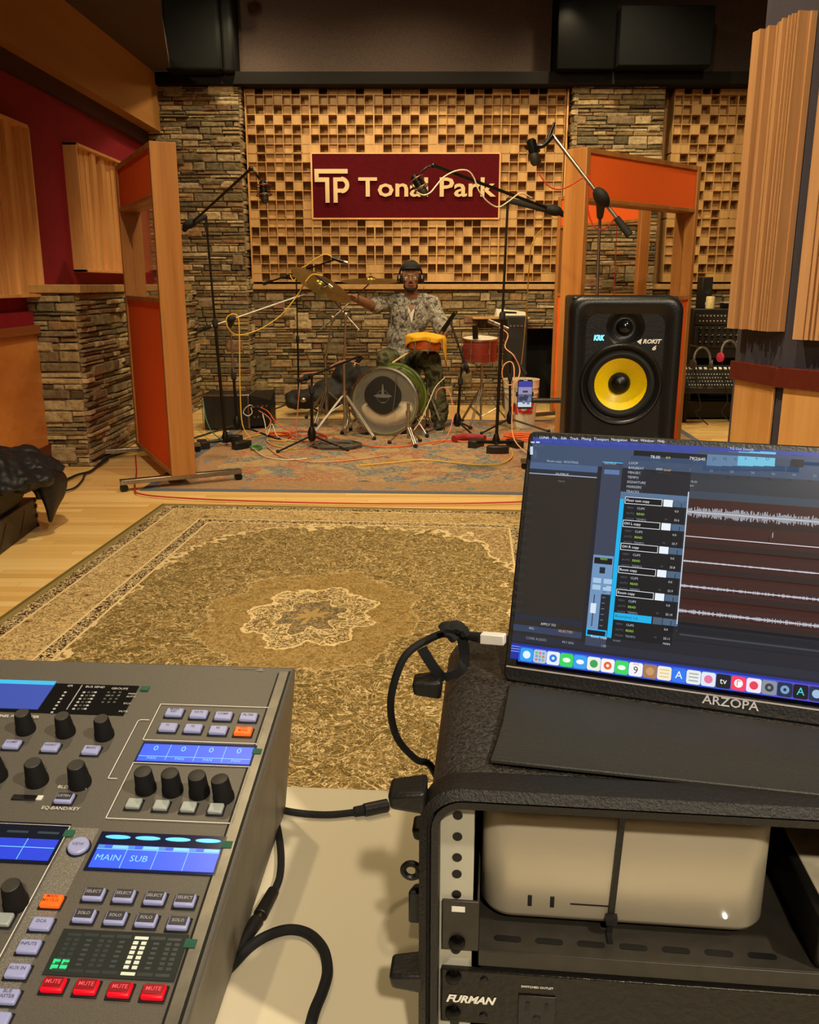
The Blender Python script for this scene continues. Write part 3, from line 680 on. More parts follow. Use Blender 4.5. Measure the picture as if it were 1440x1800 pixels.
# main/sub display
dm, a, b = display((180, 1463), (378, 1541), 'display', (.012, .015, .05, 1), 'blue display reading MAIN and SUB under four cyan bars')
def f(o):
    A, B = V((a.x + .003, a.y)), V((b.x - .002, b.y + .0025)); w = (B.x - A.x) / 4; ys = A.y - (A.y - B.y) * .38
    o.box2((A.x, B.y, .0012), (B.x, ys, .0017), BLU2)
    for k in range(4):
        x0 = A.x + w * k
        pl = [(x0 + w * .5 + math.cos(t) * w * .42 * (1 if abs(math.cos(t)) < 2 else 1), A.y - .0055 + math.sin(t) * .0019) for t in [i * math.pi / 8 for i in range(16)]]
        o.prism(pl, .0012, .0017, (.15, .85, 1.6, 1))
        o.box2((x0, ys - .0035, .0017), (x0 + w * .22, ys - .0005, .0019), (.08, .3, .8, 1)); o.box2((x0 + w * .48, ys - .0035, .0017), (x0 + w * .98, ys - .0005, .0019), CYN)
        if k: o.box2((x0 - .0002, B.y, .0017), (x0 + .0002, ys - .001, .002), CYN)
    o.box2((A.x, ys - .0045, .0017), (B.x, ys - .0041, .002), CYN)
    o.X = Matrix.Identity(4)
    for k, s_ in enumerate(('MAIN', 'SUB')): o.text(s_, .0085, XP @ Matrix.Translation((A.x + w * (k + .5), (B.y + ys) / 2 - .002, .002)), CYN)
glow_child(dm, f)
# lower left display
dl, a, b = display((-120, 1440), (88, 1521), 'display', (.012, .015, .03, 1), 'blue display cut off by the left edge')
a2 = pu(118, 1460)
def f(o):
    ys = a.y - (a.y - b.y) * .42; o.box2((a.x, b.y + .003, .0012), (b.x - .003, ys, .0017), BLU)
    o.box2((a.x, (b.y + ys) / 2 + .003, .0017), (b.x - .003, (b.y + ys) / 2 + .0034, .002), CYN)
    for k in (1, 2): o.box2((b.x - .003 - k * .026, b.y + .003, .0017), (b.x - .0026 - k * .026, ys, .002), CYN)
    for k in range(4): o.box2((b.x - .024 - k * .026, ys + .006, .0012), (b.x - .006 - k * .026, ys + .008, .0017), (.03, .05, .06, 1))
glow_child(dl, f)
# meter window
dw, a, b = display((113, 1634), (306, 1727), 'meter_window', (.035, .04, .035, 1), 'dark level meter window with green and pale lamps')
def f(o):
    Wd, Hd = b.x - a.x, a.y - b.y
    def P_(fx, fy, w, h, c): o.box2((a.x + fx * Wd - w / 2, a.y - fy * Hd - h / 2, .0012), (a.x + fx * Wd + w / 2, a.y - fy * Hd + h / 2, .0016), c)
    dim = (.03, .034, .03, 1)
    for cc, lit in ((.11, 0), (.37, 0), (.64, 1), (.90, 0)):
        for s_ in (-1, 1):
            for k in range(6):
                P_(cc + s_ * .032, .24 + k * .105, .0036, .0024, (.9, .85, .55, 1) if lit else dim)
        P_(cc, .13, .010, .0022, (.9, .85, .55, 1) if lit else dim); P_(cc, .90, .010, .0022, (.9, .85, .55, 1) if lit else dim)
    for cc in (.24, .50, .77):
        for k in range(6): P_(cc, .24 + k * .105, .004, .0016, (.05, .055, .05, 1))
        P_(cc, .12, .011, .0026, (.025, .028, .025, 1)); P_(cc, .9, .011, .0026, (.025, .028, .025, 1))
    for s_ in (-1, 1):
        for k in (0, 1): P_(.10 + s_ * .034, .72 + k * .12, .005, .0034, (.02, .9, .25, 1))
glow_child(dw, f)
# green tape flags
GT = plain('green_tape', '#1f5c46', .6)
for p in ((255, 1212), (452, 1323), (122, 1467), (399, 1487), (335, 1661)):
    q = pu(*p); o = MB(); o.X = XP; o.box2((q.x - .0042, q.y - .0035, .001), (q.x + .0042, q.y + .0035, .0018)); o.build('tape_flag', GT, mx, 'small green tape flag')
# buttons
BW = plain('button_lavender', '#a9abc6', .4, var=.03); BC = plain('button_core_dark', '#34333a', .4); BK = plain('button_well', '#070707', .6)
BG = plain('button_grey', '#a8b0ab', .4, var=.03)
def lit(name, c, s): 
    m = M(name, .35); m.set('Base Color', hx(c)); m.set('Emission Color', hx(c)); m.set('Emission Strength', s); return m.mat
BORG = lit('button_orange_lit', '#ff5a14', .9); BRED = lit('button_red_lit', '#c8081c', .8); BLAV = lit('button_lavender_lit', '#9a9dc4', .22)
def button(px, py, txt, kind='lav', w=.0155, h=.0105):
    q = pu(px, py); hgt = .0042; o = MB(); o.X = XP @ Matrix.Translation((q.x, q.y, 0))
    top = {'lav': BLAV, 'dark': BLAV, 'org': BORG, 'red': BRED, 'grey': BG}[kind]
    o.m = 0; o.box2((-w / 2, -h / 2, 0), (w / 2, h / 2, hgt))
    lb = {'org': 'lit orange button', 'red': 'lit red mute button', 'dark': 'button with dark window', 'grey': 'blank pale grey button'}.get(kind)
    bt = o.build('button', top, mx, lb, bevel=.0012, seg=2)
    o = MB(); o.X = XP @ Matrix.Translation((q.x, q.y, 0)); o.box2((-w / 2 - .0014, -h / 2 - .0016, .0001), (w / 2 + .0014, h / 2 + .001, .0011)); o.build('well', BK, bt, bevel=.0008)
    if kind in ('dark', 'red'):
        o = MB(); o.X = XP @ Matrix.Translation((q.x, q.y + .0008, 0)); iw, ih = w * .42, h * .36
        o.box2((-iw, -ih, hgt), (iw, ih, hgt + .0005)); o.build('window', BC if kind == 'dark' else lit_dark, bt, bevel=.0003)
    if txt:
        o = MB(); col = (.12, .12, .16, 1)
        if kind == 'dark': col = (.45, .45, .5, 1)
        if kind == 'org': col = (.25, .05, .0, 1)
        if kind == 'red': col = (1.2, .1, .12, 1)
        for k, l in enumerate(txt.split('\n')):
            n_ = len(txt.split('\n')); o.text(l, .0036 if kind != 'red' else .0042, XP @ Matrix.Translation((q.x, q.y + .0008 + ((n_ - 1) / 2 - k) * .0036, hgt + .0007)), col, bold=.01)
        o.build('lettering', PRINT if kind != 'red' else GLOW, bt, smooth=None)
    return bt
lit_dark = lit('button_red_window', '#7a0a14', .5)
for px, py, t_ in ((22, 1312, 'COMP'), (90, 1317, 'INSERT'), (161, 1322, 'MAIN')): button(px, py, t_)
button(114, 1407, 'LISTEN', 'dark')
g0, g1, g2, g3 = pu(307, 1257), pu(437, 1263), pu(295, 1282), pu(428, 1289)
for px, py, t_ in ((307, 1256, 'MAIN\nKEY'), (350, 1259, 'GATE'), (393, 1262, 'COMP'), (437, 1264, 'FILTER'), (296, 1282, 'F1'), (340, 1284, 'F2'), (384, 1287, 'F3')): button(px, py, t_, w=.0165)
button(428, 1289, 'PAN\nMAIN', 'org', w=.0165)
for px, py in ((236, 1416), (284, 1419), (332, 1422), (380, 1425)): button(px, py, '', 'grey', .0125, .0105)
for px, py, t_ in ((166, 1576, 'SELECT'), (219, 1579, 'SELECT'), (273, 1583, 'SELECT'), (326, 1587, 'SELECT'), (149, 1614, 'SOLO'), (204, 1618, 'SOLO'), (258, 1622, 'SOLO'), (314, 1627, 'SOLO')): button(px, py, t_, 'dark')
for px, py in ((95, 1735), (153, 1739), (212, 1744), (271, 1748)): button(px, py, 'MUTE', 'red')
button(92, 1588, 'MAIN\nMATRIX', 'org')
for px, py, t_ in ((74, 1628, 'DCA'), (52, 1668, 'INPUTS'), (32, 1711, 'AUX IN'), (13, 1756, 'BUS\nMASTER'), (-3, 1797, '')): button(px, py, t_)
button(4, 1620, '', 'grey')
q = pu(139, 1491); o = MB(); o.lathe([(.0085, 0), (.0085, .0035), (.0075, .0045), (0, .0046)], PL(q.x, q.y), ez); vb = o.build('view_button', BLAV, mx, 'round lavender VIEW button')
o = MB(); o.lathe([(.0098, .0001), (.0098, .0012), (.009, .0015)], PL(q.x, q.y), ez); o.build('well', BK, vb)
o = MB(); o.text('VIEW', .0042, XP @ Matrix.Translation((q.x, q.y, .005)), (.12, .12, .16, 1)); o.build('lettering', PRINT, vb, smooth=None)
# knobs
KN = plain('knob_rubber', '#141312', .65, spec=.3); KT = plain('knob_top', '#3a3732', .55)
def knob(px, py, r=.0085, h=.021, slim=0, lean=None):
    q = pu(px, py); b = PL(q.x, q.y); ax = (ez + (lean or V((0, 0, 0)))).normalized(); o = MB()
    prof = [(r * 1.08, 0), (r * 1.08, .004), (r, .006), (r * .82 if not slim else r * .9, h - .001), (r * .76 if not slim else r * .85, h)]
    o.lathe(prof, b, ax, 28); k_ = o.build('knob', KN, mx)
    o = MB(); o.lathe([(r * (.76 if not slim else .85), h), (r * .7, h + .0006), (0, h + .0006)], b, ax, 28); o.build('knob_top', KT, k_)
    o = MB(); o.box2((-.0005, r * .15, 0), (.0005, r * .74, .0003), (.5, .5, .48, 1)); 
for px, py in ((46, 1284), (116, 1289), (184, 1294)): knob(px, py)
for px, py in ((-6, 1367), (66, 1374), (141, 1378)): knob(px, py, .0092, .022)
for px, py, l in ((257, 1388, None), (304, 1391, None), (351, 1395, None), (394, 1404, V((-.10, .1, 0)))): knob(px, py, .0085, .021, 1, l)
knob(29, 1590, .0088, .021)
o = MB(); q = pu(45, 1403); o.X = XP; o.box2((q.x - .012, q.y - .0032, 0), (q.x + .010, q.y + .0032, .0012)); o.build('card_slot', BK, mx, bevel=.001)
o = MB(); o.X = XP; o.box2((q.x + .010, q.y - .002, 0), (q.x + .015, q.y + .003, .001)); o.build('slot_tab', WHITEP, mx)
o = MB(); q = pu(445, 1177); o.X = XP; o.box2((q.x - .022, q.y - .0004, .0003), (q.x + .002, q.y + .0004, .0007), (.22, .21, .19, 1)); o.add([(q.x + .004, q.y - .003, .0006), (q.x + .012, q.y - .003, .0006), (q.x + .008, q.y + .004, .0006)], [(0, 1, 2)], (.22, .21, .19, 1)); o.build('emblem', PRINT, mx, smooth=None)

# ---- rack case
RT = 0.905; RAK = -R(5.5)
rx = V((math.cos(RAK), math.sin(RAK), 0)); ry = V((-math.sin(RAK), math.cos(RAK), 0))
c0 = W(737, 1400, .502); RO = V((c0.x, c0.y, TZ)); XR = frame(RO, rx, ry)     # local: x right, y back, z up
RW, RD, RH = .545, .27, RT - TZ + .004
rk = thing('rack_case', 'black moulded portable equipment rack case standing on the right of the desk', 'rack case', tuple(RO + rx * RW / 2))
RKM = M('moulded_black_plastic', .5); _n = RKM.noise(RKM.coord(), 420, 3, .7); RKM.set('Base Color', hx('#1e1c18')); RKM.bump(_n, .5, .003); RKM = RKM.mat
RKT = M('textured_top', .5); x, y, z = RKT.xyz(); _s = ((x * 110).sin().abs().gt(.9)); _n = RKT.noise(RKT.coord((1, 1, 1)), 330, 3, .8)
RKT.set('Base Color', RKT.ramp(_n, [(.40, hx('#191713')), (.68, hx('#57524a'))])); RKT.bump(_n + _s * .4, .8, .004); RKT = RKT.mat
def rrect(x0, z0, x1, z1, r, n=7):
    out = []
    for cx, cz, t0 in ((x1 - r, z1 - r, 0), (x0 + r, z1 - r, 90), (x0 + r, z0 + r, 180), (x1 - r, z0 + r, 270)):
        out += [(cx + r * math.cos(R(t0 + 90 * k / n)), cz + r * math.sin(R(t0 + 90 * k / n))) for k in range(n + 1)]
    return out
def band(mb, A, B, ya, yb):
    "wall between loop A at depth ya and loop B at depth yb"
    n = len(A); mb.add([(x, ya, z) for x, z in A] + [(x, yb, z) for x, z in B], [(i, (i + 1) % n, n + (i + 1) % n, n + i) for i in range(n)])
O1 = rrect(0, 0, RW, RH, .028); O2 = rrect(.005, .006, RW - .005, RH - .006, .024); O3 = rrect(.008, .009, RW - .008, RH - .0095, .021); O4 = rrect(.0125, .014, RW - .0125, RH - .016, .016); O5 = rrect(.014, .014, RW - .014, RH - .024, .012)
OB = rrect(.004, .004, RW - .004, RH - .005, .034)
mb = MB(); mb.X = XR
band(mb, OB, O1, .03, .02); band(mb, O1, O1, .02, 0.0); band(mb, O1, O2, 0.0, -.004); band(mb, O2, O2, -.004, .006); band(mb, O2, O3, .006, .006); band(mb, O3, O3, .006, 0.0); band(mb, O3, O4, 0.0, 0.002); band(mb, O4, O5, .002, .03); band(mb, O5, O5, .03, RD - .01)
mb.build('front_rim', RKM, rk, smooth=40, weld=True)
mb = MB(); mb.X = XR; band(mb, OB, OB, RD, .03); OB2 = rrect(.02, .02, RW - .02, RH - .02, .04); band(mb, OB2, OB, RD + .02, RD); n = len(OB2); mb.add([(x, RD + .02, z) for x, z in OB2], [tuple(range(n))])
mb.build('shell', RKT, rk, smooth=40, weld=True)
for (ly, lz) in ((.010, RH - .012), (.178, RH - .014), (.010, .088), (.178, .088)):
    mb = MB(); mb.X = XR; hh = .0085
    mb.add([(.004, ly - .011, lz - hh), (-.019, ly - .010, lz - hh + .002), (-.021, ly - .010, lz + hh - .004), (.004, ly - .012, lz + hh), (.004, ly + .014, lz - hh), (-.019, ly + .012, lz - hh + .002), (-.021, ly + .012, lz + hh - .004), (.004, ly + .014, lz + hh)], [(0, 1, 2, 3), (7, 6, 5, 4), (0, 4, 5, 1), (1, 5, 6, 2), (2, 6, 7, 3), (3, 7, 4, 0)])
    mb.build('corner_block', BLACK, rk, bevel=.003, seg=3)
mb = MB(); mb.X = XR; mb.ring((-.007, .02, .162), (0, 1, 0), .0055, .0022, 20, 8); mb.box2((-.004, .018, .157), (.006, .022, .167)); mb.build('latch_ring', BLACK, rk)
mb = MB(); mb.X = XR; mb.prism([(-.009, .014), (.006, .014), (.006, .024), (-.005, .024)], .124, .150); mb.build('latch', BLACK, rk, bevel=.002)
RAIL = plain('rail_cream_steel', '#b7b4a2', .4, var=.03); HOLE = plain('screw_hole', '#050505', .5)
zs = []; zz = RH - .027
for k in range(12):
    zs.append(zz); zz -= (.01588, .01588, .0127)[k % 3]
for side in (0, 1):
    x0 = .013 if side == 0 else RW - .013 - .0225; mb = MB(); mb.X = XR
    mb.box2((x0, .012, .015), (x0 + .0225, .0145, RH - .018)); xx = x0 + .0205 if side == 0 else x0; mb.box2((xx, .0145, .015), (xx + .002, .05, RH - .026))
    rl = mb.build('rail', RAIL, rk, 'pale steel rack rail with screw holes', bevel=.0005)
    mb = MB(); mb.X = XR
    for zk in zs:
        mb.cyl((x0 + .0115, .0117, zk), (x0 + .0115, .0119, zk), .0033, n=16)
    mb.build('screw_holes', HOLE, rl, kind='stuff')
# shelf
sh = thing('rack_shelf', 'black steel slotted shelf bolted in the rack under the silver computer', 'shelf', tuple(XR @ V((RW / 2, .012, RH - .13))))
SHM = plain('shelf_black_steel', '#38342d', .45, metal=.3, gs=80); sz = .111
mb = MB(); mb.X = XR; mb.box2((.040, .010, sz - .0015), (RW - .040, RD - .03, sz)); mb.box2((.040, .0085, sz - .0125), (RW - .040, .0105, sz)); mb.build('tray', SHM, sh, bevel=.0006)
BSC = plain('black_screw', '#191917', .25, metal=.8)
for side in (0, 1):
    x0 = .015 if side == 0 else RW - .040; mb = MB(); mb.X = XR; mb.box2((x0, .0085, sz - .001), (x0 + .025, .0110, sz + .038)); mb.box2((x0 + (.0235 if side == 0 else 0), .0105, sz), (x0 + (.025 if side == 0 else .0015), .14, sz + .036))
    e = mb.build('ear', SHM, sh, bevel=.001)
    mb = MB(); mb.lathe([(.0058, 0), (.0056, .0022), (.003, .0036), (0, .0038)], XR @ V((x0 + .0105, .0085, sz + .0055)), -ry, 16); mb.build('screw', BSC, e)
    mb = MB(); mb.X = XR; mb.prism([(x0 + .0065, .0079), (x0 + .0155, .0079), (x0 + .0155, .0084), (x0 + .0065, .0084)], sz + .030, sz + .034); mb.build('slot', WHITEP, e)
for k in range(7):
    cx_ = .060 + k * .0285; mb = MB(); mb.X = XR
    mb.prism([(cx_ + .0065 * math.copysign(1, math.cos(t)) + .003 * math.cos(t), .0215 + .003 * math.sin(t)) for t in [i * math.pi / 6 + .01 for i in range(12)]], sz + .0001, sz + .0004); mb.build('vent_slot', HOLE, sh)
dv = thing('network_box', 'flat cream and black box standing at the right on the rack shelf', 'electronic box', tuple(XR @ V((.30, .1, sz))))
mb = MB(); mb.X = XR; mb.box2((.262, .012, sz + .0005), (.330, .17, sz + .040)); mb.build('case', BLACK, dv, bevel=.003)
mb = MB(); mb.X = XR; mb.box2((.268, .0105, sz + .004), (.328, .165, sz + .0412)); mb.build('cover', plain('cream_cover', '#d0c6ac', .5), dv, 'cream top cover', bevel=.001)
# computer
cx0, cx1 = .041, .238; cy = .035
pc = thing('desktop_computer', 'silver rounded cube desktop computer strapped on the rack shelf', 'computer', tuple(XR @ V(((cx0 + cx1) / 2, cy + .1, sz))))
ALU = M('warm_aluminium', .38, metal=.35); ALU.set('Base Color', hx('#c9bfa8')); ALU = ALU.mat
prof = rrect(cx0, cy, cx1, cy + .19, .022, 8)
def insetp(k): return rrect(cx0 + k, cy + k, cx1 - k, cy + .19 - k, max(.022 - k, .004), 8)
mb = MB(); mb.X = XR; layers = [(.012, .001), (.008, .0015), (.003, .004), (0, .009), (0, .084), (.003, .0885), (.009, .091)]
n = len(prof); vs = []; fs = []
for k, h in layers: vs += [(x, y, sz + .002 + h) for x, y in insetp(k)]
for j in range(len(layers) - 1): fs += [(j * n + i, j * n + (i + 1) % n, (j + 1) * n + (i + 1) % n, (j + 1) * n + i) for i in range(n)]
fs += [tuple(range(n))[::-1], tuple(range((len(layers) - 1) * n, len(layers) * n))]
mb.add(vs, fs); mb.build('body', ALU, pc, smooth=50)
mb = MB(); mb.X = XR; mb.lathe([(.088, 0), (.088, .003)], XR @ V(((cx0 + cx1) / 2, cy + .095, sz + .0002)), (0, 0, 1), 40) if 0 else mb.cyl(((cx0 + cx1) / 2, cy + .095, sz + .0003), ((cx0 + cx1) / 2, cy + .095, sz + .004), .082, n=40); mb.build('foot', RUBBER, pc)
for k in (0, 1):
    mb = MB(); mb.X = XR; x_ = cx0 + .034 + k * .0155; mb.prism([(x_ - .0015, cy - .0004), (x_ + .0015, cy - .0004), (x_ + .0015, cy + .0006), (x_ - .0015, cy + .0006)], sz + .017, sz + .026); mb.build('port', HOLE, pc, bevel=.0004)
mb = MB(); mb.X = XR; mb.box2((cx0 + .062, cy - .0004, sz + .0205), (cx0 + .088, cy + .0005, sz + .0215)); mb.build('card_slot', HOLE, pc)
mb = MB(); mb.cyl(XR @ V((cx1 - .03, cy - .0002, sz + .019)), XR @ V((cx1 - .03, cy - .0012, sz + .019)), .0014); mb.build('power_lamp', emis('white_led', (1, 1, 1, 1), 4), pc)
mb = MB(); mb.X = XR; x_ = cx0 + .0895; mb.add([(x_ - .002, cy - .003, sz), (x_ + .002, cy - .003, sz), (x_ + .006, cy - .003, sz + .096), (x_ + .002, cy - .003, sz + .096), (x_ - .002, cy - .001, sz), (x_ + .002, cy - .001, sz), (x_ + .006, cy - .001, sz + .096), (x_ + .002, cy - .001, sz + .096)], [(0, 1, 2, 3), (4, 7, 6, 5), (0, 4, 5, 1), (1, 5, 6, 2), (2, 6, 7, 3), (3, 7, 4, 0)])
mb.box2((x_ - .003, cy - .006, sz + .010), (x_ + .0045, cy - .002, sz + .017)); mb.box2((x_ - .002, cy - .012, sz - .002), (x_ + .0015, cy - .003, sz + .0015))
mb.build('strap', BLACK, None, 'black plastic zip tie strapping the silver computer to its shelf', cat='cable tie')
# power conditioner
pw = thing('power_conditioner', 'black rack power strip with white lettering and front outlet below the shelf', 'power conditioner', tuple(XR @ V((RW / 2, .01, .05))))
FZ1 = .0965; FZ0 = FZ1 - .0437
mb = MB(); mb.X = XR; mb.box2((.015, .006, FZ0), (RW - .015, .0105, FZ1)); mb.build('faceplate', plain('brushed_black', '#24211c', .30, metal=.5, grain=.2, gs=200), pw, bevel=.001)
mb = MB(); mb.X = XR; mb.box2((.042, .0106, FZ0 + .001), (RW - .042, .2, FZ1 - .001)); mb.build('chassis', SHM, pw)
for zz in (FZ1 - .0355, FZ1 - .006):
    mb = MB(); mb.lathe([(.0055, 0), (.0052, .002), (.003, .0033), (0, .0035)], XR @ V((.0235, .006, zz)), -ry, 16); mb.build('screw', BSC, pw)
    mb = MB(); mb.lathe([(.0028, 0), (.0025, .0012), (0, .0014)], XR @ V((.0445, .006, zz - .001)), -ry, 12); mb.build('rivet', BLACKM, pw)
mb = MB(); mb.text('FURMAN', .0082, XR @ frame((.0185, .0055, FZ1 - .0238), (1, 0, 0), (0, 0, 1)), (.85, .83, .75, 1), 'LEFT', bold=.04, shear=.35); mb.build('lettering', PRINT, pw, smooth=None); mb = MB()
mb.text('SWITCHED OUTLET', .0024, XR @ frame((.0805, .0055, FZ1 - .0095), (1, 0, 0), (0, 0, 1)), (.85, .83, .75, 1), bold=.02); mb.build('lettering', PRINT, pw, smooth=None)
mb = MB(); mb.X = XR; mb.box2((.068, .0045, FZ0 + .001), (.0935, .0058, FZ1 - .016)); ot = mb.build('outlet', BLACK, pw, bevel=.0008)
for x_, w, h in ((.0745, .0026, .0068), (.0873, .0022, .0062)):
    mb = MB(); mb.X = XR; mb.box2((x_ - w / 2, .004, FZ1 - .0245 - h / 2), (x_ + w / 2, .0046, FZ1 - .0245 + h / 2)); mb.build('slot', HOLE, ot)
mb = MB(); mb.X = XR; mb.cyl((.081, .0046, FZ1 - .0345), (.081, .004, FZ1 - .0345), .0028, n=14); mb.build('ground_hole', HOLE, ot)

# ---- portable monitor
MB0 = V((.077, .668, RT)); MT0 = V((.1007, .736, 1.1007)); mex = V((.945, -.328, 0)).normalized(); mey = (MT0 - MB0); MH = mey.length; mey.normalize(); mex = (mex - mey * mex.dot(mey)).normalized()
XM = frame(MB0, mex, mey); XMi = XM.inverted(); MW = .357
XM = XM @ Matrix.Translation((0, 0, .004)) if 0 else XM
def su(px, py):
    q = XMi @ hit(px, py, MB0, mex.cross(mey)); return q.x, q.y
mn = thing('portable_monitor', 'thin portable monitor showing blue audio software, leaning on top of the rack case', 'monitor', tuple(MB0 + mex * MW / 2))
mb = MB(); mb.X = XM; mb.prism(rrect(0, 0, MW, MH, .006, 4), -.009, 0); mb.build('bezel', plain('monitor_bezel', '#1a1917', .4, grain=.1, gs=400), mn, bevel=.0012)
sl, sb_ = su(897, 1157); st = su(937, 768)[1]; sr = MW - sl * .8
l1, l2 = su(886, 1170), su(1440, 1246)
mb = MB(); mb.X = XM; mb.box2((0.0015, l1[1] - .0006, -.0001), (MW - .0015, l1[1] + .0006, .0007)); mb.build('silver_line', plain('silver_line', '#d8ccb8', .35, metal=.2), mn)
q = su(1284, 1236); mb = MB(); mb.text('ARZOPA', .0092, XM @ Matrix.Translation((q[0], q[1], .0006)), (.75, .74, .7, 1), bold=.01, sx=1.12); mb.build('lettering', PRINT, mn, smooth=None)
SCR = M('screen_glow', .18, spec=.6); SCR.set('Base Color', (.012, .012, .014, 1)); SCR.set('Emission Color', SCR.attr()); SCR.set('Emission Strength', 1.0); SCR = SCR.mat
mb = MB(); mb.X = XM; LZ = [.0004]
def sq(p1, p2, col, right=False, dz=None):
    a, b = su(*p1), su(*p2); LZ[0] += .000006 if dz is None else 0; z = LZ[0] if dz is None else dz
    x1 = sr if right else b[0]; mb.quad((a[0], b[1], z), (x1, b[1], z), (x1, a[1], z), (a[0], a[1], z), col); return a, b
def suv(x0, y0, x1, y1, col):
    LZ[0] += .000006; z = LZ[0]; mb.quad((x0, y0, z), (x1, y0, z), (x1, y1, z), (x0, y1, z), col)
def stx(txt, px, py, size, col, align='CENTER', **k):
    size *= .76; a = su(px, py); LZ[0] += .000006; X_ = mb.X; mb.X = Matrix.Identity(4); mb.text(txt, size, XM @ Matrix.Translation((a[0], a[1], LZ[0])), col, align, **k); mb.X = X_
cc = lambda h, k=1.0: tuple([q * k for q in hx(h)[:3]] + [1])
suv(sl, sb_, sr, st, cc('#232327'))
# wallpaper band / dock
for k in range(24):
    x0 = sl + (sr - sl) * k / 24; x1 = sl + (sr - sl) * (k + 1) / 24; t_ = k / 24
    c_ = V(hx('#1c2f9c')[:3]).lerp(V(hx('#5a38b0')[:3]), max(0, min(1, (t_ - .55) * 2.5))); suv(x0, sb_, x1, su(904, 1130)[1], tuple(c_) + (1,))
top_app = su(935, 780)[1]; bot_app = su(903, 1126)[1]
for k in range(3): suv(sl, sb_ + .006 + k * .002, sl + .02 - k * .003, sb_ + .0066 + k * .002, cc('#8aa0ff'))
suv(sl, top_app, sr, st, cc('#37479a'))
suv(sl, bot_app, sr, top_app, cc('#20222a'))
gh = su(930, 812)[1]
suv(sl, gh, sr, top_app, cc('#3e4f6a'))
x2 = su(1209, 900)[0]
suv(x2, su(1215, 868)[1], sr, gh, cc('#33383f')); 
a_, b_ = su(928, 812), su(1048, 824); xl_ = su(1052, 815)[0]; xm = su(1058, 830)[0]; xc = su(1090, 870)[0]
suv(sl, su(927, 823)[1], xl_, gh, cc('#4b6286')); suv(sl, bot_app, xl_, su(927, 823)[1], cc('#2b2621'))
suv(sl, su(926, 832)[1], xl_, su(926, 830.5)[1], cc('#9fb0c8')); suv(sl, su(926, 830)[1], xl_, su(927, 823)[1], cc('#262d38'))
suv(sl, su(909, 1088)[1], xl_, su(909, 1078)[1], cc('#232a38')); suv(sl, su(906, 1108)[1], xl_, su(908, 1097)[1], cc('#33405c'))
suv(sl, bot_app, sr, su(905, 1113)[1], cc('#262a36'))
suv(xm, bot_app + .004, xc, su(1058, 812)[1], cc('#3a4256')); suv(xm, su(1060, 813)[1], xc, su(1060, 811.5)[1], cc('#2fb4f0'))
suv(xm + .002, su(1060, 833)[1], xc - .002, su(1060, 825)[1], cc('#5c79a8'))
# channel strip
ctop = su(1046, 975)[1]; cbot = su(1036, 1118)[1]; xs0, xs1 = su(1046, 975)[0] - .001, su(1080, 975)[0]
suv(xs0, cbot, xs1, ctop, cc('#6e93bd')); suv(xs0 + .001, ctop - .007, xs1 - .001, ctop - .002, cc('#15150f'))
xm_ = (xs0 + xs1) / 2
suv(xm_ - .0022, ctop - .0145, xm_ + .0022, ctop - .0095, cc('#1a222c'))
for i in (0, 1):
    for j in (0, 1): suv(xs0 + .0015 + j * .0085, ctop - .0225 - i * .0055, xs0 + .008 + j * .0085, ctop - .0185 - i * .0055, cc('#a8c6e4'))
suv(xs0 + .0035, cbot + .008, xs0 + .0042, ctop - .032, cc('#20242c')); suv(xs0 + .0016, ctop - .047, xs0 + .006, ctop - .039, cc('#d8e6f4'))
suv(xs0 + .009, cbot + .006, xs0 + .017, ctop - .031, cc('#1b2028'))
for k in range(8): suv(xs0 + .010, cbot + .009 + k * .0045, xs0 + .0125, cbot + .0098 + k * .0045, cc('#5a6a80'))
suv(xs0, cbot, xs1, cbot + .006, cc('#18b4f0')); suv(xs0 + .001, cbot + .0012, xs1 - .001, cbot + .005, cc('#0c1420'))
stx('Room copy', 1053, 1120, .0036, cc('#dfe8f5')); stx('READ', 1062, 983, .003, cc('#9ad040'))
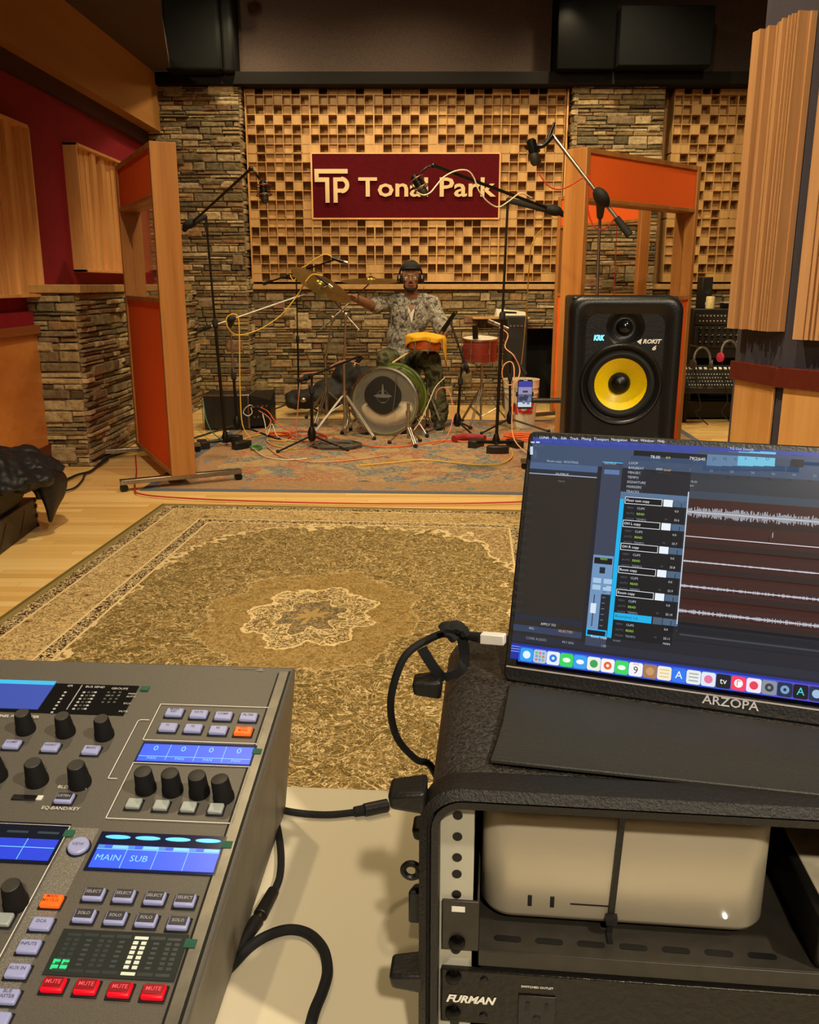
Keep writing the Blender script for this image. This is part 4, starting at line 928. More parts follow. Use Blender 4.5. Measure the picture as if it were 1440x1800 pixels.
# track list
ttop = su(1092, 864)[1]; tbot = su(1080, 1122)[1]; xt0, xt1 = su(1092, 870)[0] - .0005, x2 - .003
suv(xt0, tbot, xt1, ttop, cc('#131519')); suv(xt0, tbot, xt0 + .0035, ttop - .004, cc('#14b0ea')); suv(xt0, ttop - .006, sr, ttop, cc('#56708f'))
names = ['Floor tom copy', 'OH L copy', 'OH R copy', 'Room copy', 'Room copy', 'Room(mn) 1-6']
ys = [su(1110, y_)[1] for y_ in (880, 921, 962, 1003, 1044, 1086)]
wy0 = []
for k, y_ in enumerate(ys):
    sel = k == 5; nb = cc('#14b0ea') if sel else cc('#0b0d10')
    suv(xt0 + .004, y_ - .0028, xt0 + .033, y_ + .0028, cc('#e8f2fa') if not sel else nb); suv(xt0 + .0044, y_ - .0024, xt0 + .0326, y_ + .0024, nb)
    X_ = mb.X; mb.X = Matrix.Identity(4); LZ[0] += 1e-5
    T_ = lambda txt, x, y, s_, c_, al='LEFT': mb.text(txt, s_ * .8, XM @ Matrix.Translation((x, y, LZ[0])), c_, al)
    T_(names[k], xt0 + .005, y_, .0036, cc('#f0f6ff') if not sel else cc('#0c3040'))
    for i, (s_, c_) in enumerate((('CLIPS', '#b9c2cc'), ('READ', '#a4d850'), ('TEMPO', '#8f98a4'))): T_(s_, xt0 + .014, y_ - .006 - i * .0045, .0031, cc(c_)); T_('VIEW\nAUTO\nMODE'.split('\n')[i], xt0 + .006, y_ - .006 - i * .0045, .0028, cc('#59616c'))
    T_('WARP', xt0 + .005, y_ - .0195, .0026, cc('#7d8894'))
    T_('0.0', xt0 + .043, y_ - .006, .003, cc('#c8d0da')); T_('PAN', xt0 + .052, y_ - .006, .0028, cc('#59616c')); T_('IN', xt0 + .036, y_ - .013, .0026, cc('#59616c')); T_('25.%d' % (6 + k), xt0 + .043, y_ - .013, .003, cc('#c8d0da')); T_('MAIN', xt0 + .043, y_ - .017, .0028, cc('#c8d0da'))
    mb.X = X_
    suv(xt0 + .034, y_ - .0028, xt0 + .041, y_ + .0028, cc('#eaf2fa') if not sel else cc('#4a5c70'))
    for i in range(3): suv(xt0 + .0415 + i * .0065, y_ - .0026, xt0 + .0475 + i * .0065, y_ + .0026, cc('#4a6480'))
    suv(xt0 + .0555, y_ - .0098, xt0 + .0585, y_ - .0078, cc('#f0f4f8'))
# timeline
wt, wb = su(1212, 876)[1], su(1204, 1094)[1]; suv(x2, wb, sr, wt, cc('#3c1f1b')); rnd = random.Random(3)
suv(x2, wt, sr, wt + .006, cc('#3a4553')); suv(x2, su(1205, 1126)[1], sr, wb, cc('#1d2026')); suv(x2 + .002, su(1200, 1117)[1], x2 + .11, su(1200, 1114)[1], cc('#3c4149'))
rh_ = (wt - wb) / 5
for k in range(5):
    yc = wt - rh_ * (k + .5) - .001; suv(x2, wt - rh_ * (k + 1), sr, wt - rh_ * (k + 1) + .0045, cc('#2a1e1c'))
    suv(x2, yc - .0003, sr, yc + .0003, cc('#d8d4da'))
    amp = (.0045, .0, .0009, .0013, .0018)[k]; x_ = x2
    while x_ < sr - .0006 and amp:
        fr = (x_ - x2) / (sr - x2); a_ = amp * rnd.uniform(.25, 1) * (1 if fr < .62 else (.9 if rnd.random() < .12 else .12)); a_ = max(a_, .0004)
        suv(x_, yc - a_, x_ + .00035, yc + a_, cc('#c6ccd8') if fr < .62 or a_ > .002 else cc('#a8a4aa')); x_ += .0007
suv(x2 - .0008, wb - .002, x2, wt + .004, cc('#c8d0d8'))
stx('I', 1357, 943, .0075, cc('#b8b0b0'))
# transport
tp0, tp1 = su(1116, 795), su(1246, 812); suv(tp0[0], tp1[1], tp1[0], tp0[1], cc('#15181e')); 
stx('78.00', 1153, 807, .0045, cc('#e0e6ee')); stx('79|2|640', 1226, 810, .0045, cc('#e0e6ee')); stx('4/4', 1175, 808, .0036, cc('#e0c040'))
for i, (px, g_, on) in enumerate(((1256, '|<', 0), (1274, '>|', 0), (1292, 'o', 0), (1310, '>', 1), (1329, '+', 1), (1348, 'O', 1))):
    a_ = su(px, 810); suv(a_[0] - .0056, a_[1] - .0055, a_[0] + .0056, a_[1] + .0055, cc('#6ec0de') if on else cc('#5c7ea0')); stx(g_, px, 810, .0045, cc('#14202c'))
suv(su(1362, 802)[0], su(1362, 822)[1], su(1388, 802)[0], su(1362, 802)[1], cc('#39495e')); suv(su(1390, 802)[0], su(1362, 822)[1], su(1412, 802)[0], su(1362, 802)[1], cc('#16191e')); suv(x2 + .003, su(1215, 800)[1], sr, su(1215, 794)[1], cc('#3e4f6a'))
stx('TG Out Sounds', 1303, 793, .0036, cc('#c8d4e4'))
for px, s_ in ((960, 'LUNA'), (978, 'File'), (994, 'Edit'), (1012, 'Track'), (1033, 'Mixing'), (1059, 'Transport'), (1090, 'Navigation'), (1116, 'View'), (1139, 'Window'), (1163, 'Help')): stx(s_, px, 773 + (px - 960) * .03, .0039, cc('#e8eefc'))
for px, s_ in ((1113, 'LOOP'), (1120, 'BAR|BEAT'), (1115, 'MIN:SEC'), (1112, 'TEMPO'), (1117, 'SIGNATURE'), (1114, 'MARKERS'), (1113, 'TRACKS')): pass
for i, s_ in enumerate(('LOOP', 'BAR|BEAT', 'MIN:SEC', 'TEMPO', 'SIGNATURE', 'MARKERS', 'TRACKS')): stx(s_, 1107 - i * .8, 817 + i * 8.2, .0036, cc('#b8c2d0'), 'LEFT')
for i, s_ in enumerate(('1', '12', '20', '28', '36', '44', '52')): stx(s_, 1214 + i * 36, 829 + i * 1.8, .0034, cc('#8a929c'))
stx('SNAP', 1174, 830, .003, cc('#c8b040')); stx('GRID', 1160, 828, .003, cc('#c8d0d8')); stx('78.00', 1220, 850, .003, cc('#a0a8b2')); stx('4/4', 1216, 857, .003, cc('#a0a8b2'))
stx('Room copy : ROUTING', 992, 815, .0034, cc('#a8bcd8')); stx('OUTPUT', 991, 837, .0036, cc('#c8d0da')); stx('MAIN', 990, 849, .003, cc('#6a7078')); stx('OUTPUT', 1075, 818, .0032, cc('#b8d0e8'))
stx('APPLY TO', 967, 1098, .0036, cc('#c8d0da')); stx('ALL', 938, 1104, .0034, cc('#b8c4d8')); stx('SELECTED', 997, 1110, .0034, cc('#c8a070')); stx('CORE AUDIO', 946, 1123, .0036, cc('#8a929c')); stx('44.1 kHz', 1001, 1129, .0034, cc('#a0a8b2')); stx('128', 1063, 1135, .0034, cc('#a0a8b2'))
for k in range(14): stx('Out %d' % (k + 1), 937 - k * 1.9, 872 + k * 15.5, .0030, cc('#3e3a36'))
for i in range(3): a_ = su(938, 791 + i * 4.5); suv(a_[0] - .0012, a_[1] - .0012, a_[0] + .0012, a_[1] + .0012, cc('#c8d4e4'))
for dx in (0, 9): a_ = su(940 + dx, 781); suv(a_[0] - .0015, a_[1] - .0006, a_[0] + .0015, a_[1] + .0006, cc('#c8d4e4'))
# dock
d0 = su(917, 1137); d1 = su(920, 1160); suv(d0[0], d1[1] - .001, sr, d0[1] + .001, cc('#2c56d8'))
for k in range(10): suv(d0[0] + .155 + k * .012, d1[1] - .001, sr, d0[1] + .001, tuple(V(hx('#2c56d8')[:3]).lerp(V(hx('#6a4ac8')[:3]), (k + 1) / 10)) + (1,))
ic = [('#2aa0f0', '#e8f2ff'), ('#b8c4d8', '#e07070'), ('#e8f0f8', '#2a80e8'), ('#38d858', '#f0fff0'), ('#3aa0f0', '#f0f8ff'), ('#e8f0e0', '#40a058'), ('#f8f4f0', '#e86838'), ('#40d860', '#f0fff0'), ('#f4f4f4', '#e04040'), ('#a8784c', '#c8986c'), ('#f4ecd8', '#e8c860'), ('#3078f0', '#f0f8ff'), ('#e8ece8', '#9aa0a0'), ('#dfeaf4', '#e878a0'), ('#1c1c20', '#f0f0f0'), ('#f84060', '#ffffff'), ('#f4e8f0', '#e84058'), ('#8a929c', '#3a3e44'), ('#1c2c48', '#78a0c8'), ('#141418', '#48d0d8'), ('#20304c', '#a0c0e0')]
bx = su(930, 1147); ex_ = su(1434, 1202); nI = 21
for k, (c1, c2) in enumerate(ic):
    xx = bx[0] + (ex_[0] - bx[0]) * k / 20; yy = (d0[1] + d1[1]) / 2; r_ = .0052; LZ[0] += 1e-5
    o_ = rrect(xx - r_, yy - r_, xx + r_, yy + r_, .0016, 3); mb.add([(p[0], p[1], LZ[0]) for p in o_], [tuple(range(len(o_)))], cc(c1)); LZ[0] += 1e-5
    if k == 8: stx_c = 0; X_ = mb.X; mb.X = Matrix.Identity(4); mb.text('9', .008, XM @ Matrix.Translation((xx, yy - .0008, LZ[0])), cc('#303030')); mb.text('AUG', .0022, XM @ Matrix.Translation((xx, yy + .004, LZ[0])), cc('#e04040')); mb.X = X_
    elif k == 19 or k == 11:
        X_ = mb.X; mb.X = Matrix.Identity(4); mb.text('A' if k == 11 else 'A', .008, XM @ Matrix.Translation((xx, yy, LZ[0])), cc(c2)); mb.X = X_
    elif k == 14: X_ = mb.X; mb.X = Matrix.Identity(4); mb.text('tv', .0065, XM @ Matrix.Translation((xx, yy, LZ[0])), cc(c2)); mb.X = X_
    elif k == 1:
        for i in range(3):
            for j in range(3): suv(xx - .0036 + i * .0027, yy - .0036 + j * .0027, xx - .0018 + i * .0027, yy - .0018 + j * .0027, cc(('#e07070', '#60a0e0', '#70c080')[(i + j) % 3]))
    elif k in (12, 10):
        for i in range(3): suv(xx - .0034, yy - .003 + i * .0026, xx + .0034, yy - .0022 + i * .0026, cc(c2))
    else:
        mb.add([(xx + .0031 * math.cos(t), yy + .0031 * math.sin(t) * (.6 if k in (4, 7, 3) else 1), LZ[0]) for t in [i * math.pi / 8 for i in range(16)]], [tuple(range(16))], cc(c2))
        if k in (2, 17, 18, 6): LZ[0] += 1e-5; mb.add([(xx + .0012 * math.cos(t), yy + .0012 * math.sin(t), LZ[0]) for t in [i * math.pi / 4 for i in range(8)]], [tuple(range(8))], cc(c1))
        if k == 15: suv(xx - .0012, yy - .002, xx - .0006, yy + .002, cc(c1)); suv(xx - .0012, yy + .0016, xx + .0016, yy + .0022, cc(c1))
mb.build('screen', SCR, mn, 'lit screen with blue dock, dark panels and red audio tracks', smooth=None)
# folio cover lying in front of the monitor
z_ = RT + .004
cv = [G(893, 1208, z_ + .004), G(885, 1262, z_ + .010), G(862, 1336, z_), G(1440, 1397, z_)]
fl_ = mex * 1.0
mb = MB(); rowl = [MB0 + V((.004, -.010, .0015)), G(884, 1266, z_ + .004), G(862, 1335, z_ + .001)]; LEN = .40
rows_ = [rowl[0], rowl[0].lerp(rowl[1], .5) + V((0, 0, .0005)), rowl[1], rowl[1].lerp(rowl[2], .5) + V((0, 0, -.001)), rowl[2]]
e2 = (G(1440, 1397, z_) - G(862, 1336, z_)); e2.z = 0; e2.normalize()
dirs = [mex, mex, mex.lerp(e2, .5), e2, e2]; vs = []; NU = 10
for thk in (0, -.003):
    for r_, d_ in zip(rows_, dirs):
        for i in range(NU + 1): vs.append(r_ + V((d_.x, d_.y, 0)).normalized() * (LEN * .9 * i / NU) + V((0, 0, thk)))
w_ = NU + 1; fs = [(j * w_ + i, j * w_ + i + 1, (j + 1) * w_ + i + 1, (j + 1) * w_ + i) for j in range(4) for i in range(NU)]; o_ = 5 * w_
fs = [f[::-1] for f in fs] + [tuple(q + o_ for q in f) for f in fs] + [(i, i + 1, o_ + i + 1, o_ + i) for i in range(NU)] + [(4 * w_ + i, 4 * w_ + o_ + i, 4 * w_ + o_ + i + 1, 4 * w_ + i + 1) for i in range(NU)] + [(j * w_, o_ + j * w_, o_ + (j + 1) * w_, (j + 1) * w_) for j in range(4)] + [(j * w_ + NU, (j + 1) * w_ + NU, o_ + (j + 1) * w_ + NU, o_ + j * w_ + NU) for j in range(4)]
mb.add(vs, fs); mb.build('folio_cover', plain('dark_leatherette', '#2e2d29', .55, grain=.2, gs=700), mn, 'dark folding leatherette stand cover', smooth=60, bevel=.0008)
# monitor cable with white plug and hook-and-loop strap
uc = thing('monitor_cable', 'black cable looping from the white plug at the left of the portable monitor', 'cable', tuple(W(800, 1118, .69)))
a, b = W(888, 1124, .672), W(846, 1121, .68)
mb = MB(); X_ = frame((a + b) / 2, (a - b), (0, 0, 1)); mb.X = X_; L_ = (a - b).length; mb.box2((-L_ / 2, -.0045, -.004), (L_ / 2, .0045, .004)); mb.build('plug', WHITEP, uc, 'white plug', bevel=.001)
mb = MB(); mb.tube([W(846, 1121, .68), W(826, 1117, .69), W(790, 1112, .70), W(757, 1122, .70), W(715, 1150, .69), W(693, 1200, .69), W(687, 1250, .70), W(700, 1300, .72), W(732, 1335, .73), W(760, 1350, .745), W(790, 1430, .80)], .0033, 10, 8); mb.build('cord', RUBBER, uc)
mb = MB(); mb.cyl(W(846, 1121, .68), W(822, 1117, .69), .0045, .0035); mb.build('strain_relief', RUBBER, uc)
st_ = thing('cable_strap', 'black hook-and-loop strap knotted round the cable left of the portable monitor', 'strap', tuple(W(792, 1110, .69)))
def strap(mb, pts, w, t=.0012):
    P_ = smooth_path([V(p) for p in pts], 6)
    for i in range(len(P_) - 1):
        d = (P_[i + 1] - P_[i]).normalized(); s_ = d.cross(V((0, 1, .3))).normalized() * w / 2; q_ = d.cross(s_).normalized() * t / 2
        A, B = P_[i], P_[i + 1] + d * .0004
        mb.add([A - s_ - q_, A + s_ - q_, A + s_ + q_, A - s_ + q_, B - s_ - q_, B + s_ - q_, B + s_ + q_, B - s_ + q_], [(0, 1, 5, 4), (1, 2, 6, 5), (2, 3, 7, 6), (3, 0, 4, 7), (0, 3, 2, 1), (4, 5, 6, 7)])
mb = MB(); strap(mb, [W(810, 1110, .69), W(817, 1150, .69), W(812, 1175, .685), W(790, 1188, .68), (W(775, 1187, .68)), W(757, 1165, .682), W(742, 1140, .685)], .009); mb.build('tail', RUBBER, st_, smooth=60, weld=True)
mb = MB(); 
for a_, b_, r_ in (((778, 1108), (792, 1104), .007), ((792, 1104), (810, 1106), .0075), ((810, 1106), (818, 1116), .006), ((782, 1112), (800, 1124), .006)): mb.tube([W(*a_, .688), (W(*a_, .688) + W(*b_, .688)) / 2 + V((0, 0, .002)), W(*b_, .688)], r_ * .75, 8, 3)
mb.build('knot', RUBBER, st_)
# ---- desk cables
CZ = TZ + .0045
def desk_cable(name, label, pts, r=.0042, heads=()):
    th = thing(name, label, 'cable', tuple(G(*pts[0], TZ)))
    mb = MB(); mb.tube([G(px, py, CZ) for px, py in pts], r, 10, 8); mb.build('cord', RUBBER, th)
    for (a_, b_, r1, r2, mt) in heads:
        mb = MB(); A, B = G(*a_, TZ + max(r1, r2) + .0005), G(*b_, TZ + max(r1, r2) + .0005); mb.cyl(A, B, r1, r2, 14); mb.build('connector', mt, th, bevel=.0008)
desk_cable('audio_cable', 'black cable running across the desk from the console into the rack side', [(455, 1402), (480, 1418), (520, 1428), (575, 1432), (630, 1427), (650, 1425)], .0036, [((622, 1427), (640, 1424), .0052, .0056, RUBBER), ((640, 1424), (682, 1415), .0068, .0068, BLACK), ((682, 1415), (692, 1413), .003, .003, CHROME)])
desk_cable('audio_cable', 'black cable hanging down beside the console with two joined jack connectors', [(462, 1405), (478, 1422), (488, 1455), (494, 1500), (492, 1540), (481, 1570)], .0036, [((481, 1566), (457, 1610), .0055, .0065, BLACK), ((457, 1610), (452, 1618), .004, .004, plain('brass', '#c8a050', .3, metal=1)), ((452, 1618), (410, 1682), .0065, .004, BLACK)])
desk_cable('audio_cable', 'thick black cable arching over the near part of the desk between console and rack', [(370, 1735), (402, 1702), (450, 1656), (500, 1635), (540, 1640), (568, 1668), (576, 1705), (568, 1740), (552, 1780), (540, 1830)], .0046)
# ---- studio speaker on its stand
SPF = 1.80; SC = W(1097, 640, SPF); SRZ = -R(6)
spw, spd, sph_ = .223, .27, .325
topz = W(1100, 521, SPF).z; bz = topz - sph_
spk = thing('studio_speaker', 'black powered studio speaker with yellow woofer cone behind the monitor', 'speaker', (SC.x, SPF, bz), (0, 0, SRZ))
XSP = WORLD[spk.name]    # local: front faces -y
SPM = plain('speaker_vinyl', '#121110', .38, grain=.12, gs=260)
mb = MB(); mb.X = XSP; mb.box2((-spw / 2 + .006, .03, 0), (spw / 2 - .006, spd, sph_)); mb.build('cabinet', SPM, spk, bevel=.006, seg=3)
# front baffle: rounded border sloping into a flat face, with tweeter dish and woofer recess
def sl_(k, y, sx=0): return [(x, y, z) for x, z in rrect(-spw / 2 + k, k, spw / 2 - k, sph_ - k, max(.022, .03 - k * .2), 6)]
mb = MB(); mb.X = XSP; L_ = [(.0, .04), (-.002, .02), (.001, .006), (.008, .0), (.018, .0), (.027, .007), (.034, .0095)]; n = len(sl_(0, 0)); vs = []
for k, y in L_: vs += sl_(k, y)
fs = [(j * n + i, (j + 1) * n + i, (j + 1) * n + (i + 1) % n, j * n + (i + 1) % n) for j in range(len(L_) - 1) for i in range(n)]
mb.add(vs, fs); wz, tz = .150, .265; wx = -.003
from mathutils.geometry import delaunay_2d_cdt
P2 = [V((p[0], p[2])) for p in sl_(.034, 0)]; holes = []
for (hx_, hz_, hr_) in ((wx, wz, .074), (0, tz, .0385)): holes.append((hx_, hz_, hr_)); P2 += [V((hx_ + hr_ * math.cos(t), hz_ + hr_ * math.sin(t))) for t in [i * math.pi / 28 for i in range(56)]]
ed = [(i, (i + 1) % n) for i in range(n)] + [(n + i, n + (i + 1) % 56) for i in range(56)] + [(n + 56 + i, n + 56 + (i + 1) % 56) for i in range(56)]
rv, re_, rf, *_ = delaunay_2d_cdt(P2, ed, [], 0, 1e-6)
ff = []
for q in rf:
    c_ = sum((rv[i] for i in q), V((0, 0))) / len(q)
    if all((c_ - V((h[0], h[1]))).length > h[2] * .985 for h in holes): ff.append(tuple(q))
mb.add([(p.x, .0095, p.y) for p in rv], ff); mb.build('baffle', SPM, spk, smooth=60)
def loc(x, y, z): return XSP @ V((x, y, z))
ax = (XSP.to_3x3() @ V((0, -1, 0)))
mb = MB(); mb.lathe([(.084, -.001), (.083, .004), (.080, .007), (.077, .0065), (.073, .002), (.0675, -.002)], loc(wx, .0105, wz), ax, 56, cap=False); mb.build('woofer_ring', SPM, spk)
mb = MB(); mb.lathe([(.0685, -.0015), (.0655, .004), (.061, .0055), (.056, .003), (.0525, -.0005)], loc(wx, .0105, wz), ax, 48, cap=False); wf = mb.build('woofer_surround', RUBBER, spk)
YEL = M('yellow_cone', .35); _n = YEL.noise(YEL.coord(), 500, 2); YEL.set('Base Color', YEL.ramp(_n, [(.3, hx('#dbb800')), (.7, hx('#eecd08'))])); YEL.bump(_n, .1, .001); YEL = YEL.mat
mb = MB(); mb.lathe([(.053, .0), (.046, -.005), (.034, -.013), (.020, -.021)], loc(wx, .0105, wz), ax, 56, cap=False); mb.build('woofer_cone', YEL, spk, 'bright yellow woofer cone')
mb = MB(); mb.lathe([(.0215, -.021), (.0215, -.017), (.018, -.011), (.011, -.007), (0, -.0055)], loc(wx, .0105, wz), ax, 32); mb.build('dust_cap', BLACKM, spk)
mb = MB(); mb.lathe([(.0395, .0005), (.036, -.001), (.031, -.005), (.025, -.010), (.0195, -.013), (.0165, -.012)], loc(0, .0105, tz), ax, 40, cap=False); mb.build('tweeter_dish', SPM, spk, smooth=60)
mb = MB(); mb.lathe([(.0165, .0), (.0155, .009), (.0115, .0145), (.006, .017), (0, .0178)], loc(0, .025, tz), ax, 28); mb.build('tweeter', plain('tweeter_gloss', '#141414', .15), spk)
for x_, z_ in ((-.047, .286), (.047, .286), (-.075, .033), (.066, .033)):
    mb = MB(); mb.lathe([(.0085, -.0002), (.0082, .0008), (.0062, .0006), (.006, -.0002)], loc(x_, .0105, z_), ax, 20, cap=False); sc_ = mb.build('screw_recess', SPM, spk)
    mb = MB(); mb.lathe([(.0058, 0), (.0045, .0006), (0, .0007)], loc(x_, .0105, z_), ax, 12); mb.build('screw', BLACKM, sc_)
mb = MB(); mb.X = XSP; mb.prism([(x, y) for x, y in [(-.06, .008), (.06, .008), (.06, .0104), (-.06, .0104)]], .006, .0165); mb.build('port', RUBBER, spk, bevel=.0008)
mb = MB(); mb.text('KRK', .0145, XSP @ frame((-.052, .0088, .243), (1, 0, 0), (0, 0, 1)), (.35, 1.5, 2.2, 1), bold=.05, shear=.15, sx=.72); mb.build('lit_logo', GLOW, spk, 'glowing blue logo', smooth=None)
mb = MB(); mb.text('ROKIT', .0115, XSP @ frame((.053, .0088, .2365), (1, 0, 0), (0, 0, 1)), (.8, .78, .7, 1), bold=.04, shear=.3, sx=1.02)
mb.text('6', .012, XSP @ frame((.058, .0088, .2235), (1, 0, 0), (0, 0, 1)), (.8, .78, .7, 1), bold=.04, shear=.3, sx=1.3)
mb.X = XSP; mb.add([(.024, .0088, .2365), (.034, .0088, .2425), (.032, .0088, .2305)], [(0, 2, 1)], (.8, .78, .7, 1)); mb.build('badge', PRINT, spk, smooth=None)
ss = thing('speaker_stand', 'black column stand holding the studio speaker behind the monitor', 'stand', (SC.x, SPF + .13, 0), (0, 0, SRZ))
XS_ = WORLD[ss.name]
mb = MB(); mb.X = XS_; mb.box2((-.11, -.11, bz - .012), (.11, .12, bz)); mb.build('top_plate', BLACKM, ss, bevel=.002)
mb = MB(); mb.X = XS_; mb.cyl((0, 0, .02), (0, 0, bz - .012), .03, n=20); mb.build('column', BLACKM, ss)
mb = MB(); mb.X = XS_; mb.box2((-.14, -.14, 0), (.14, .14, .02)); mb.build('base', BLACKM, ss, bevel=.004)
# ---- phone on an arm
PF = 4.4
ph = thing('smartphone', 'smartphone upright on a black arm showing the drum kit on its screen', 'phone', tuple(W(923, 718, PF)))
c = W(923, 693, PF); X_ = frame(c, (1, .05, 0), (.03, .12, 1)); hw, hh = .037, .072
mb = MB(); mb.X = X_; mb.prism(rrect(-hw, -hh, hw, hh, .01, 4), -.009, 0); mb.build('body', BLACKM, ph, bevel=.0015)
mb = MB(); mb.X = X_ @ Matrix.Translation((0, 0, .0012)); q = lambda x0, y0, x1, y1, c_, z=0: mb.quad((x0, y0, z), (x1, y0, z), (x1, y1, z), (x0, y1, z), c_)
q(-.034, -.063, .034, .064, cc('#5a5a78')); q(-.034, .035, .034, .064, cc('#3c3c9a'), .0001); q(-.034, .0, .034, .035, cc('#8c8cb0'), .0001); q(-.034, -.063, .034, -.04, cc('#c8d0e4'), .0001); q(-.012, .008, .014, .018, cc('#4a2c3c'), .0002)
for x_, y_, r_ in ((-.018, -.022, .012), (.004, -.018, .014), (.022, -.024, .010), (-.004, -.04, .009), (.018, -.044, .008)):
    mb.add([(x_ + r_ * math.cos(t), y_ + r_ * math.sin(t), .0003) for t in [i * math.pi / 6 for i in range(12)]], [tuple(range(12))], cc('#30384c') if r_ > .011 else cc('#6a7c90'))
q(-.01, .0665, .01, .069, cc('#cfd2e0'), .0001)
mb.build('screen', SCR, ph, 'lit screen', smooth=None)
pm = thing('phone_stand', 'black stand whose long arm holds the smartphone, hidden behind the speaker', 'stand', tuple(V((W(1090, 705, PF).x, PF, 0))))
q0 = W(928, 705, PF) + V((0, .02, 0)); q1 = W(1090, 705, PF) + V((0, .02, 0))
mb = MB(); mb.cyl(q0 + V((.02, 0, 0)), q1, .013, n=12); mb.build('arm', BLACK, pm)
mb = MB(); X2 = X_; mb.X = X_; mb.box2((-.02, -.03, -.022), (.02, .03, -.0095)); mb.box2((-hw - .006, -.012, -.012), (-hw, .012, .003)); mb.box2((hw, -.012, -.012), (hw + .006, .012, .003)); mb.box2((-hw - .006, -.012, -.014), (hw + .006, .012, -.0095)); mb.build('clamp', BLACK, pm, bevel=.001)
mb = MB(); mb.cyl((q1.x, q1.y, .02), (q1.x, q1.y, q1.z + .03), .013); mb.build('pole', BLACK, pm)
mb = MB(); mb.lathe([(.12, 0), (.12, .012), (.03, .025), (.015, .04)], (q1.x, q1.y, 0), (0, 0, 1), 24); mb.build('base', BLACK, pm)
# ================================================================== SCREENS (GOBOS)
ORG = M('orange_acoustic_cloth', .9, spec=.2); _n = ORG.noise(ORG.coord(), 240, 2); ORG.set('Base Color', ORG.ramp(_n, [(.3, hx('#e05a1e')), (.7, hx('#f06a28'))])); ORG.bump(_n, .3, .002); ORG = ORG.mat
PANE = M('clear_pane', .03); PANE.set('Transmission Weight', 1.0); PANE.set('IOR', 1.1); PANE.set('Base Color', (.95, .93, .9, 1)); PANE = PANE.mat
def gobo(label, P, u, L, side, H=2.0, T=.15, foot_px=None):
    "P: near corner on the floor, u: direction of the width, side: which way the thickness goes (+1 left of u)"
    u = V((u[0], u[1], 0)).normalized(); yv = V((-u.y, u.x, 0)); P = V((P[0], P[1], 0))
    O = P if side > 0 else P - yv * T
    ang = math.atan2(u.y, u.x); th = thing('acoustic_screen', label, 'acoustic screen', tuple(O), (0, 0, ang)); X = WORLD[th.name]
    def b(name, a, c, m, bv=.003, parent=th, **k):
        mb = MB(); mb.X = X; mb.box2(a, c); return mb.build(name, m, parent, bevel=bv, **k)
    z0 = .075
    for x0 in (0, L - .04): b('post', (x0, 0, z0), (x0 + .04, T, H), OAK)
    b('top_rail', (.04, .002, H - .03), (L - .04, T - .002, H), OAK); b('middle_rail', (.04, .002, 1.70), (L - .04, T - .002, 1.725), OAK)
    b('middle_rail', (.04, .002, 1.115), (L - .04, T - .002, 1.145), OAK); b('bottom_rail', (.04, .002, z0), (L - .04, T - .002, z0 + .03), OAK)
    b('fabric_panel', (.04, .012, 1.725), (L - .04, T - .012, H - .03), ORG, 0, label='orange cloth band above the window'); b('fabric_panel', (.04, .012, z0 + .03), (L - .04, T - .012, 1.115), ORG, 0, label='tall orange cloth panel below the window')
    b('window_pane', (.04, T / 2 - .003, 1.145), (L - .04, T / 2 + .003, 1.70), PANE, 0)
    for x0 in (.03, L - .09):
        f_ = b('foot', (x0, -.30, z0 - .03), (x0 + .05, T + .30, z0), STEEL, .003)
        for yy in (-.28, T + .28):
            mb = MB(); mb.X = X; mb.cyl((x0 + .012, yy, .024), (x0 + .038, yy, .024), .024, n=16); mb.box2((x0 + .008, yy - .008, .03), (x0 + .042, yy + .008, z0 - .03)); mb.build('caster', BLACKM, f_)
    return th
gobo('tall orange and oak screen standing at left in front of the stone wing', (-1.46, 5.30), (-.54, 1.08), 1.22, -1, T=.15)
gobo('tall orange and oak screen standing at right, its end behind the black speaker', (1.041, 5.53), (.94, .87), 1.30, 1, T=.155)
gobo('farther orange and oak screen seen through the window of the right one', (1.31, 8.22), (.50, -.90), 1.06, 1, H=1.97, T=.1)

